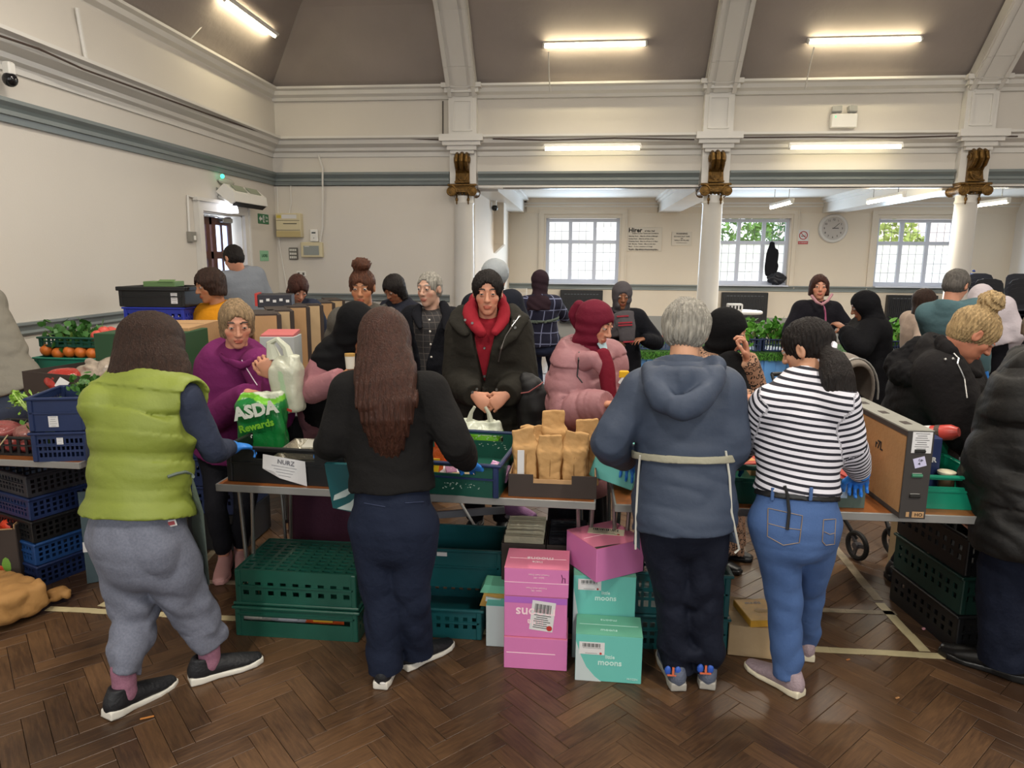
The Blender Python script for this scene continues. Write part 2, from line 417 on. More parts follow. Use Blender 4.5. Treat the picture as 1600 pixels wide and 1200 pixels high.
def _cv(b):
    for x0, x1 in ((-1.2, 1.6), (2.05, 5.0), (5.45, XR)):
        b.prism([(0, 0), (-.16, 0), (0, -.3)], (x1 - x0, 0, 0), (x0, YW, 3.0), (0, 1, 0), (0, 0, 1))
part('coving', M_WALLB, sc_, _cv)
part('cornice', M_TRIM, sc_, lambda b: b.box(((XR - 1.6) / 2, YW - .04, 2.85), (XR + 1.6, .08, .05)).box(((XR - 1.6) / 2, YW - .06, 2.9), (XR + 1.6, .12, .03)))

# moulded bands: profile as (projection, z) extruded along the two hall walls
def band(nm, prof, m, segs, nmp):
    t = thing(nm, None, None, kind='structure')
    for (kind, a, b_) in segs:
        mb = MB(); poly = [(0, prof[0][1])] + prof + [(0, prof[-1][1])]
        if kind == 'x': mb.prism(poly, (b_ - a, 0, 0), (a, YB, 0), (0, -1, 0), (0, 0, 1))
        elif kind == 'y': mb.prism(poly, (0, b_ - a, 0), (XL, a, 0), (1, 0, 0), (0, 0, 1))
        mb.build(nmp, m, t)
    return t
cols_x = (-1.72, 1.83, 5.22, 8.6)
band('trim_2', [(.05, 3.96), (.07, 4.0), (.13, 4.03), (.15, 4.08), (.2, 4.1), (.2, 4.13)], M_TRIM, [('x', XL, XR), ('y', -3, YB)], 'eaves_cornice')
band('trim_3', [(.02, 3.18), (.03, 3.24), (.08, 3.26), (.09, 3.3), (.18, 3.34), (.2, 3.39), (.25, 3.41), (.25, 3.44)], M_TRIM, [('x', XL, XR), ('y', -3, YB)], 'main_cornice')
seg = [XL] + [v for c in cols_x for v in (c - .21, c + .21)] + [XR]
band('trim_4', [(.03, 2.78), (.04, 2.83), (.06, 2.835), (.06, 2.87), (.03, 2.875), (.05, 2.9), (.08, 2.93), (.08, 2.96)], M_RAIL,
     [('x', seg[i], seg[i + 1]) for i in range(0, len(seg) - 1, 2)] + [('y', -3, YB)], 'grey_rail')
band('trim_5', [(.02, 1.08), (.035, 1.1), (.02, 1.12), (.03, 1.15), (.05, 1.17), (.05, 1.19)], M_RAIL, [('x', XL, -1.95), ('y', -3, DY0 - .15), ('y', DY1 + .3, YB)], 'dado_rail')
t = thing('trim_6', None, None, kind='structure')
part('dado_rail', M_RAIL, t, lambda b: b.prism([(0, 1.06), (-.03, 1.07), (-.02, 1.1), (-.03, 1.14), (-.06, 1.16), (-.06, 1.185), (0, 1.185)], (XR + 1.6, 0, 0), (-1.6, YW, 0), (0, 1, 0), (0, 0, 1)))
bb = thing('baseboard_back', None, None, kind='structure')
part('skirting', M_RAIL, bb, lambda b: b.box(((XL - 1.95) / 2, YB - .012, .09), (-1.95 - XL, .024, .18)))
bb = thing('baseboard_left', None, None, kind='structure')
part('skirting', M_RAIL, bb, lambda b: b.box((XL + .012, (DY0 - 3.2) / 2, .09), (.024, DY0 + 2.8, .18)))

# columns with gilt capitals and consoles
def spiral(cx, cz, r, y0, y1, sgn):
    pts = []
    for i in range(26):
        a = i / 25 * 4.4 * PI; q = r * (1 - .8 * i / 25); pts.append((cx + sgn * q * math.cos(a + PI / 2), y0, cz + q * math.sin(a + PI / 2)))
    return pts
for ci, x in enumerate(cols_x[:3]):
    t = thing('trim_7', None, None, (x, YB - .02, 0), kind='structure')
    part('shaft', M_TRIM, t, lambda b: b.lathe([(.2, 0), (.2, .1), (.17, .14), (.18, .2), (.155, .26), (.15, 1.2), (.137, 2.5), (.15, 2.52), (.137, 2.56), (.14, 2.62)], n=28), smooth=True)
    part('impost', M_TRIM, t, lambda b: b.box((0, .0, 3.0), (.38, .2, .5)))
    part('cornice_break', M_TRIM, t, lambda b: b.box((0, -.12, 3.4), (.62, .32, .09)).box((0, -.1, 3.33), (.54, .28, .06)).box((0, -.08, 3.27), (.42, .24, .06)).box((0, -.07, 3.22), (.34, .2, .05)))
    part('eaves_break', M_TRIM, t, lambda b: b.box((0, -.1, 4.1), (.56, .3, .06)).box((0, -.08, 4.04), (.48, .26, .06)))
    cap = MB()
    cap.box((0, -.02, 2.76), (.42, .36, .035), bev=.01).box((0, -.02, 2.735), (.37, .32, .03), bev=.008)
    cap.box((0, -.19, 2.69), (.2, .03, .07), bev=.01).box((0, .1, 2.69), (.2, .03, .07), bev=.01)
    cap.build('capital_abacus', M_GOLD, t, True)
    for sx in (-1, 1):
        for yy in (-.2, .14):
            v = MB(); v.tube(spiral(sx * .155, 2.675, .075, yy, yy, sx), .014, 6); v.lathe([(.02, -.03), (.06, -.02), (.066, 0), (.06, .02), (.02, .03)], (sx * .155, yy + .012, 2.675), 14, rotm(PI / 2)); v.build('volute', M_GOLD, t, True)
        part('volute_roll', M_GOLD, t, lambda b: b.tube([(sx * .155, -.17, 2.675), (sx * .15, -.03, 2.675), (sx * .155, .12, 2.675)], [.06, .042, .06], 12), True)
        dp = MB(); dp.lathe([(.002, 0), (.016, -.02), (.008, -.035), (.02, -.055), (.022, -.075), (.008, -.1), (.014, -.115), (.002, -.14)], (sx * .085, -.145, 2.63), 8); dp.build('husk_drop', M_GOLD, t, True)
    part('egg_and_dart', M_GOLD, t, lambda b: [b.ico((math.sin(a) * .15, -math.cos(a) * .15, 2.655), .022, 1, (1, 1, 1.5)) for a in np.linspace(-1.1, 1.1, 7)], True)
    co = MB()
    prof = [(-.1, 2.79), (-.17, 2.8), (-.15, 2.86), (-.13, 2.93), (-.16, 2.97), (-.22, 3.02), (-.25, 3.09), (-.22, 3.16), (-.1, 3.19)]
    co.prism(prof, (.2, 0, 0), (-.1, 0, 0), (0, 1, 0), (0, 0, 1)); co.build('console', M_GOLD, t)
    part('console_reed', M_GOLD, t, lambda b: [b.tube([(xx, -.16, 2.98), (xx, -.215, 3.0), (xx, -.262, 3.08), (xx, -.23, 3.16), (xx, -.14, 3.2)], rr, 8) for xx, rr in ((-.07, .026), (0, .034), (.07, .026))], True)
    part('console_leaf', M_GOLD, t, lambda b: [b.tube([(sx * .02, -.175, 2.82), (sx * .06, -.18, 2.86), (sx * .075, -.165, 2.91), (sx * .045, -.165, 2.93)], [.014, .012, .01, .006], 6) for sx in (-1, 1)] + [b.box((0, -.165, 2.8), (.22, .05, .03), bev=.008)], True)
    part('console_scroll', M_GOLD, t, lambda b: [b.tube([(sx * .105, -.16 + .05 * math.cos(a) * (1 - a / 14), 3.1 + .055 * math.sin(a) * (1 - a / 14)) for a in np.linspace(0, 10, 22)], .01, 6) for sx in (-1, 1)], True)

# windows
M_FRAME = mat('white_upvc', '#c9cfde', .35)
M_LEAD = mat('lead_came', '#6f7680', .5)
def glass_mat(name, c, frost):
    m = bpy.data.materials.new(name); m.use_nodes = True; nt = m.node_tree; nt.nodes.clear()
    o = nt.nodes.new('ShaderNodeOutputMaterial'); mx = nt.nodes.new('ShaderNodeMixShader')
    if frost:
        a = nt.nodes.new('ShaderNodeBsdfTranslucent'); a.inputs[0].default_value = (*hexc(c), 1); g = nt.nodes.new('ShaderNodeBsdfTransparent'); mx.inputs[0].default_value = .35
    else:
        a = nt.nodes.new('ShaderNodeBsdfTransparent'); g = nt.nodes.new('ShaderNodeBsdfGlossy'); g.inputs['Roughness'].default_value = .03; mx.inputs[0].default_value = .05
    nt.links.new(a.outputs[0], mx.inputs[1]); nt.links.new(g.outputs[0], mx.inputs[2]); nt.links.new(mx.outputs[0], o.inputs[0])
    return m
G_CLEAR = glass_mat('clear_glass', '#ffffff', False); G_FROST = glass_mat('frosted_glass', '#fffdf8', True)
for wi, (a, c) in enumerate(WIN):
    t = thing('window_%d' % (wi + 1), None, None, ((a + c) / 2, YW, 0), kind='structure')
    W = (c - a); zt = WZ0 + (WZ1 - WZ0) * .64; yf = .15
    def _fr(b):
        for x in (-W / 2 + .035, W / 2 - .035): b.box((x, yf, (WZ0 + WZ1) / 2), (.07, .07, WZ1 - WZ0))
        for z in (WZ0 + .035, zt, WZ1 - .045): b.box((0, yf, z), (W - .14, .065, .07 if z != WZ0 + .035 else .09))
        for x in (-W / 6, W / 6): b.box((x, yf - .003, (WZ0 + WZ1) / 2), (.075, .06, WZ1 - WZ0 - .15))
    part('window_frame', M_FRAME, t, _fr)
    for k in range(3):
        xc = (k - 1) * W / 3
        for lo, hi, g in ((WZ0 + .08, zt - .035, G_FROST), (zt + .035, WZ1 - .09, G_CLEAR)):
            part('pane', g, t, lambda b: b.box((xc, yf + .01, (lo + hi) / 2), (W / 3 - .075, .006, hi - lo)))
            def _ld(b):
                w3 = W / 3 - .08
                for i in (1, 2): b.box((xc - w3 / 2 + w3 * i / 3, yf + .004, (lo + hi) / 2), (.007, .004, hi - lo))
                nr = 4 if g is G_FROST else 2
                for i in range(1, nr): b.box((xc, yf + .003, lo + (hi - lo) * i / nr), (w3, .004, .007))
            part('lead_lattice', M_LEAD, t, _ld)
    part('window_sill', M_FRAME, t, lambda b: b.box((0, .02, WZ0 - .012), (W, .3, .025)))
    def _ar(b):
        for x in (-W / 2 - .09, W / 2 + .09): b.box((x, -.015, (WZ0 + WZ1) / 2 + .07), (.1, .03, WZ1 - WZ0 + .22)).box((x + math.copysign(.05, x), -.022, (WZ0 + WZ1) / 2 + .07), (.025, .045, WZ1 - WZ0 + .27))
        b.box((0, -.0165, WZ1 + .13), (W + .08, .033, .1)).box((0, -.025, WZ1 + .2), (W + .31, .05, .025))
    part('architrave', M_WALLB, t, _ar)

# outside: garden ground, gabled house and trees, seen through the glass
g = thing('ground', None, None, kind='structure')
part('yard', mat('yard_ground', '#9a958a', .9, var=(1, .2)), g, lambda b: b.box((4, 30, -.3), (60, 28, .1)))
hs = thing('neighbouring_house', 'white rendered house with grey slate roof beyond the leftmost window', 'house', (0.2, 23, -.2))
part('wall', mat('render_white', '#efe9e2', .8), hs, lambda b: b.prism([(-2.6, 0), (2.0, 0), (2.0, 2.2), (-.3, 4.6), (-2.6, 2.2)], (0, 4, 0)))
part('roof', mat('slate', '#8d8f9c', .7, bump=(8, .4), var=(5, .3)), hs, lambda b: b.prism([(-2.9, 2.0), (-.3, 4.7), (2.3, 2.0), (2.3, 2.2), (-.3, 4.95), (-2.9, 2.2)], (0, 4.3, 0), (0, -.15, 0)).prism([(0, 2.6), (4.2, 2.6), (4.2, 5.2), (0, 5.2)], (0, .1, 0), (-.1, 2.0, 0)))
part('brickwork', mat('pale_brick', '#c99a80', .8, var=(7, .2)), hs, lambda b: b.box((2.6, 1.0, 1.3), (2.6, 1.5, 2.6)))
hs2 = thing('neighbouring_house', 'pale pink block with blue windows beyond the rightmost window', 'house', (13.5, 30, -.2))
part('wall', mat('render_pink', '#f0dfd8', .8), hs2, lambda b: b.box((0, 2, 3), (9, 4, 6)))
for i in range(4):
    for z in (1.6, 4.2): part('window', mat('blue_glass', '#7fa0b8', .3), hs2, lambda b: b.box((-3.3 + i * 2.1, -.02, z), (.8, .08, 1.0)).box((-3.3 + i * 2.1, -.05, z), (.9, .03, .06)))
def leafmat(n, c): return mat(n, c, .6, var=(3, .35))
def tree(x, y, z, h, r, lab, m, n=900, seed=1):
    t = thing('tree', lab, 'tree', (x, y, -.25)); rd = np.random.default_rng(seed)
    part('trunk', mat('bark', '#5b4938', .9, bump=(20, .6)), t, lambda b: b.tube([(0, 0, 0), (.05, .02, h * .4), (-.04, 0, h * .8)], [.16, .11, .05], 8).tube([(.05, 0, h * .4), (.5, .1, h * .75)], [.07, .03], 6).tube([(.03, 0, h * .45), (-.5, -.1, h * .8)], [.06, .03], 6))
    b = MB()
    for i in range(n):
        d = unit(rd.normal(size=3)); q = np.array([0, 0, h]) + d * np.array([r, r, r * 1.1]) * rd.uniform(.45, 1) ** .5
        u = unit(rd.normal(size=3)); v = unit(np.cross(u, rd.normal(size=3))); s = rd.uniform(.06, .13)
        b.add([q - u * s, q + v * s * .5, q + u * s, q - v * s * .5], [(0, 1, 2, 3)])
    tag(b.build('foliage', m, t), kind='stuff')
tree(3.9, 20.5, 0, 3.0, 1.5, 'dense green tree outside the middle window', leafmat('leaf_a', '#6f9a45'), 2600, 1)
tree(7.0, 24.5, 0, 3.3, 1.3, 'dense blue green tree outside, right of the middle window', leafmat('leaf_b', '#5d8a5c'), 1800, 2)
tree(8.1, 19.5, 0, 2.1, .9, 'low yellow green bush outside the rightmost window', leafmat('leaf_c', '#a5b45a'), 900, 3)
# ================================================================== smooth surfaces grown from distance fields
A_ = lambda *v: np.array(v, float)
def smin(a, b, k):
    h = np.clip(.5 + .5 * (b - a) / k, 0, 1); return b + (a - b) * h - k * h * (1 - h)
def smax(a, b, k): return -smin(-a, -b, k)
def cone(P, a, b, ra, rb):
    a = np.asarray(a, float); b = np.asarray(b, float)
    ba = b - a; t = np.clip(((P - a) @ ba) / (ba @ ba + 1e-12), 0, 1)
    return np.linalg.norm(P - a - t[:, None] * ba, axis=1) - (ra + (rb - ra) * t)
def ell(P, c, r, R=None):
    q = P - np.asarray(c, float)
    if R is not None: q = q @ R
    q1 = q / np.asarray(r, float); k0 = np.linalg.norm(q1, axis=1); k1 = np.linalg.norm(q1 / np.asarray(r, float), axis=1)
    return k0 * (k0 - 1) / (k1 + 1e-9)
def rbox(P, c, half, r, R=None):
    q = P - np.asarray(c, float)
    if R is not None: q = q @ R
    q = np.abs(q) - (np.asarray(half, float) - r)
    return np.linalg.norm(np.maximum(q, 0), axis=1) + np.minimum(q.max(axis=1), 0) - r
def catmull(a, sub):
    a = np.asarray(a, float)
    if len(a) < 3 or sub < 2: return a
    out = []; p = np.vstack([2 * a[0] - a[1], a, 2 * a[-1] - a[-2]])
    for i in range(1, len(p) - 2):
        for k in range(sub):
            t = k / sub; p0, p1, p2, p3 = p[i - 1], p[i], p[i + 1], p[i + 2]
            out.append(.5 * ((2 * p1) + (-p0 + p2) * t + (2 * p0 - 5 * p1 + 4 * p2 - p3) * t * t + (-p0 + 3 * p1 - 3 * p2 + p3) * t ** 3))
    out.append(a[-1]); return np.array(out)
def loft(P, pts, rad, side, sub=2, cut0=False, cut1=False, along=None):
    """tube of elliptical section: rad = (half width along side, half depth)"""
    pts = np.asarray(pts, float); rad = np.asarray(rad, float)
    if rad.ndim == 1: rad = np.stack([rad, rad], 1)
    pp = catmull(pts, sub); rr = catmull(rad, sub); D = None; S = None; acc = 0.
    for i in range(len(pp) - 1):
        a, b = pp[i], pp[i + 1]; ba = b - a; L = np.linalg.norm(ba) + 1e-9; ax = ba / L
        u = np.asarray(side, float); u = unit(u - ax * (u @ ax)); v = np.cross(ax, u)
        q = P - a; s = q @ ax; t = np.clip(s / L, 0, 1); w = s - t * L
        rx = rr[i, 0] + (rr[i + 1, 0] - rr[i, 0]) * t; ry = rr[i, 1] + (rr[i + 1, 1] - rr[i, 1]) * t; m = np.minimum(rx, ry)
        d = (np.sqrt((q @ u / rx) ** 2 + (q @ v / ry) ** 2 + (w / m) ** 2) - 1) * m
        if D is None: D = d; S = acc + t * L
        else:
            if along is not None: S = np.where(d < D, acc + t * L, S)
            D = np.minimum(D, d)
        acc += L
    if cut0: D = np.maximum(D, -((P - pp[0]) @ unit(pp[1] - pp[0])))
    if cut1: D = np.maximum(D, (P - pp[-1]) @ unit(pp[-1] - pp[-2]))
    if along is not None: along.append(S)
    return D
def wob(P, f, seed=0.):
    """smooth pseudo noise in -1..1"""
    x, y, z = P[:, 0] * f + seed, P[:, 1] * f + seed * 1.7, P[:, 2] * f + seed * .6
    return (np.sin(x + 1.7 * np.sin(y * .9 + z * .5)) + np.sin(y * 1.3 + 1.5 * np.sin(z * 1.1 + x * .4)) + np.sin(z * 1.2 + 1.6 * np.sin(x * .8 - y * .6))) / 3
def fold(P, f, seed, stretch=(1, 1, 1)):
    n = wob(P * np.asarray(stretch), f, seed); return 1 - np.abs(n) * 2.2
def surf(f, lo, hi, h):
    """surface nets over the box lo..hi; returns verts, quads"""
    lo = np.asarray(lo, float) - 2 * h; hi = np.asarray(hi, float) + 2 * h; K = 4
    n = np.maximum(2, np.ceil((hi - lo) / (h * K)).astype(int)) ; N = n * K + 1
    g = [np.arange(k + 1) * h * K for k in n]
    C = np.stack(np.meshgrid(*g, indexing='ij'), -1).reshape(-1, 3) + lo
    dc = f(C).reshape(n + 1)
    big = h * K * 1.35
    near = np.abs(dc) < big
    cell = np.zeros(n, bool)
    for a in (0, 1):
        for b in (0, 1):
            for c in (0, 1):
                cell |= near[a:n[0] + a, b:n[1] + b, c:n[2] + c]
    fine = np.repeat(np.repeat(np.repeat(dc[:-1, :-1, :-1], K, 0), K, 1), K, 2)
    V = np.full(N, 1.0); V[:N[0] - 1, :N[1] - 1, :N[2] - 1] = fine
    m = np.repeat(np.repeat(np.repeat(cell, K, 0), K, 1), K, 2)
    M = np.zeros(N, bool); M[:N[0] - 1, :N[1] - 1, :N[2] - 1] = m
    for ax in range(3):
        sh = np.zeros_like(M); sl = [slice(None)] * 3; sr = [slice(None)] * 3; sl[ax] = slice(1, None); sr[ax] = slice(None, -1)
        sh[tuple(sl)] = M[tuple(sr)]; M |= sh
    idx = np.argwhere(M)
    V[M] = f(idx * h + lo)
    s = V < 0
    any_ = np.zeros(N - 1, bool); all_ = np.ones(N - 1, bool)
    for a in (0, 1):
        for b in (0, 1):
            for c in (0, 1):
                q = s[a:N[0] - 1 + a, b:N[1] - 1 + b, c:N[2] - 1 + c]; any_ |= q; all_ &= q
    act = any_ & ~all_; ci = np.argwhere(act)
    if len(ci) == 0: return np.zeros((0, 3)), np.zeros((0, 4), int)
    ids = np.full(N - 1, -1, int); ids[act] = np.arange(len(ci))
    acc = np.zeros((len(ci), 3)); cnt = np.zeros(len(ci))
    corners = [(a, b, c) for a in (0, 1) for b in (0, 1) for c in (0, 1)]
    for a in corners:
        for ax in range(3):
            if a[ax] == 1: continue
            b = list(a); b[ax] = 1
            va = V[ci[:, 0] + a[0], ci[:, 1] + a[1], ci[:, 2] + a[2]]; vb = V[ci[:, 0] + b[0], ci[:, 1] + b[1], ci[:, 2] + b[2]]
            x = (va < 0) != (vb < 0); t = np.where(x, va / (va - vb + 1e-12), 0)
            p = np.tile(np.array(a, float), (len(ci), 1)); p[:, ax] = t
            acc[x] += p[x]; cnt[x] += 1
    verts = (ci + acc / cnt[:, None]) * h + lo
    quads = []
    for ax in range(3):
        o1, o2 = (ax + 1) % 3, (ax + 2) % 3
        sl0 = [slice(1, N[i] - 1) for i in range(3)]; sl1 = [slice(1, N[i] - 1) for i in range(3)]
        sl0[ax] = slice(0, N[ax] - 1); sl1[ax] = slice(1, N[ax])
        A, B = s[tuple(sl0)], s[tuple(sl1)]; e = np.argwhere(A != B)
        if len(e) == 0: continue
        inside = A[tuple(e.T)]; base = e.copy()
        base[:, o1] += 1; base[:, o2] += 1
        def cid(d1, d2):
            q = base.copy(); q[:, o1] += d1; q[:, o2] += d2; return ids[q[:, 0], q[:, 1], q[:, 2]]
        q = np.stack([cid(-1, -1), cid(0, -1), cid(0, 0), cid(-1, 0)], 1)
        q[~inside] = q[~inside][:, ::-1]; quads.append(q[(q >= 0).all(1)])
    return verts, np.vstack(quads)
def sdf_mesh(name, parts, m, parent, origin, col=None, smooth=True):
    """parts: list of (f, lo, hi, h) joined in one object"""
    vs = []; qs = []; n = 0
    for f, lo, hi, h in parts:
        v, q = surf(f, lo, hi, h)
        vs.append(v); qs.append(q + n); n += len(v)
    V = np.vstack(vs); Q = np.vstack(qs)
    me = bpy.data.meshes.new(name); me.vertices.add(len(V)); me.loops.add(len(Q) * 4); me.polygons.add(len(Q))
    me.vertices.foreach_set('co', (V - np.asarray(origin, float)).astype(np.float32).ravel())
    me.loops.foreach_set('vertex_index', Q.astype(np.int32).ravel())
    me.polygons.foreach_set('loop_start', np.arange(0, len(Q) * 4, 4, dtype=np.int32))
    me.polygons.foreach_set('loop_total', np.full(len(Q), 4, np.int32))
    me.update(calc_edges=True); me.polygons.foreach_set('use_smooth', [smooth] * len(Q))
    if col is not None:
        c = np.ones((len(V), 4), np.float32); c[:, :3] = col(V)
        a = me.attributes.new('Col', 'FLOAT_COLOR', 'POINT'); a.data.foreach_set('color', c.ravel())
    return link_mesh(name, me, parent, [m])

# ================================================================== people
def skin_mat(): return mat('skin', '#c08a6c', .5, attr=True, spec=.4)
def frame(yaw, pitch=0., roll=0.):
    """columns: right, forward, up; yaw 0 looks along +Y (away from the camera), 180 towards it; pitch > 0 looks down"""
    return rotm(0, 0, math.radians(yaw)) @ rotm(math.radians(-pitch), 0, 0) @ rotm(0, math.radians(roll), 0)
def head_sdf(P, c, R, s):
    q = (P - c) @ R / s
    ql = q * A_(1, 1, 1); m = A_(np.nan)
    qa = q.copy(); qa[:, 0] = np.abs(q[:, 0])
    d = ell(q, (0, -.012, .03), (.075, .094, .085))
    d = smin(d, ell(q, (0, .03, -.045), (.057, .06, .072)), .035)
    d = smin(d, ell(q, (0, .066, -.098), (.024, .02, .018)), .02)
    d = smin(d, ell(qa, (.042, .052, -.02), (.02, .02, .02)), .02)
    d = smin(d, cone(qa, (.0, .083, .036), (.045, .072, .036), .008, .008), .014)
    d = smax(d, -ell(qa, (.032, .108, .014), (.019, .016, .012)), .012)
    lid = np.maximum(ell(qa, (.032, .081, .0135), (.0145, .0138, .0138)), .0032 - np.abs(q[:, 2] - .0125))
    d = smin(d, lid, .003)
    nose = smin(cone(q, (0, .086, .02), (0, .108, -.022), .007, .012), ell(qa, (.011, .097, -.026), (.008, .01, .007)), .008)
    d = smin(d, nose, .01)
    lips = smin(ell(q, (0, .089, -.056), (.024, .009, .0055)), ell(q, (0, .088, -.067), (.02, .01, .0065)), .002)
    d = smin(d, lips, .004)
    ear = smax(ell(qa, (.079, -.008, -.002), (.011, .019, .03)), -ell(qa, (.09, -.003, .0), (.008, .011, .018)), .006)
    d = smin(d, ear, .006)
    return d * s
def head_cols(V, c, R, s, skin, lip=None, brow='#3a2a22', beard=None):
    q = (V - c) @ R / s; sk = np.array(hexc(skin)); o = np.tile(sk, (len(V), 1)); qx = np.abs(q[:, 0])
    nr = np.linalg.norm(q, axis=1) < .2
    l = nr & (ell(q, (0, .092, -.0615), (.026, .02, .0125)) < 0)
    o[l] = np.array(hexc(lip)) if lip else sk * A_(.82, .5, .5)
    b = nr & (q[:, 1] > .04) & (np.abs(q[:, 2] - (.041 - (qx - .032) ** 2 * 9)) < .0045) & (qx > .012) & (qx < .054)
    o[b] = hexc(brow)
    ck = nr & (ell(np.stack([qx, q[:, 1], q[:, 2]], 1), (.043, .075, -.03), (.022, .03, .018)) < 0); o[ck] = o[ck] * A_(1.05, .88, .86)
    if beard:
        k = nr & (q[:, 2] < -.035) & (q[:, 1] > .0) & ~l & (q[:, 2] > -.125); o[k] = o[k] * .45 + np.array(hexc(beard)) * .55
    return o
def eyes(parent, c, R, s, origin):
    for sx in (-1, 1):
        b = MB(); ce = c + R @ A_(sx * .032, .0812, .0135) * s
        W = mat('eye_white', '#a79d95', .45); I = mat('eye_iris', '#2b1a12', .15)
        b.use(W).ico(ce - origin, .0118 * s, 2); b.use(I).ico(ce + R @ A_(0, .0066, 0) * s - origin, .0068 * s, 1)
        b.build('eye', None, parent, True)
def two(a, b, t): return a + (b - a) * t
def hand_sdf(P, w, R, s, side, curl=.5, spread=.1, pinch=0.):
    """w wrist, R columns: x across the palm (towards the thumb side = side*x), y to the fingertips, z back of the hand"""
    q = (P - w) @ R / s
    d = loft(q, [(0, -.01, 0), (0, .02, 0), (0, .055, 0), (0, .088, -.004)], [(.026, .02), (.032, .017), (.04, .015), (.038, .011)], (1, 0, 0))
    for i, (x, L, r) in enumerate(((-1.5, .062, .0074), (-.5, .078, .0082), (.5, .084, .0085), (1.5, .074, .0084))):
        x0 = x * .0195 * side; p = A_(x0, .084 - abs(x) * .004, -.003); a = curl * (1 + .12 * (1.5 - x) * .3); dirx = x * spread * .25 * side
        for k, fr in enumerate((.45, .32, .25)):
            an = a * (k + .55) * .8; v = A_(dirx, math.cos(an), -math.sin(an)); e = p + unit(v) * L * fr
            d = smin(d, cone(q, p, e, r * (1 - .08 * k), r * (.95 - .1 * k)), .005); p = e
    t0 = A_(.024 * side, .02, -.004); t1 = A_(.05 * side, .045, -.018 - pinch * .01); t2 = A_((.056 - .02 * pinch) * side, .075, -.03 - pinch * .02); t3 = A_((.052 - .035 * pinch) * side, .098, -.04 - pinch * .028)
    d = smin(d, cone(q, t0, t1, .014, .0115), .012); d = smin(d, cone(q, t1, t2, .0105, .0095), .006); d = smin(d, cone(q, t2, t3, .0095, .0075), .005)
    return d * s
def hand_frame(direction, back):
    y = unit(direction); z = unit(np.asarray(back, float) - y * (np.asarray(back, float) @ y)); x = np.cross(y, z); return np.stack([x, y, z], 1)

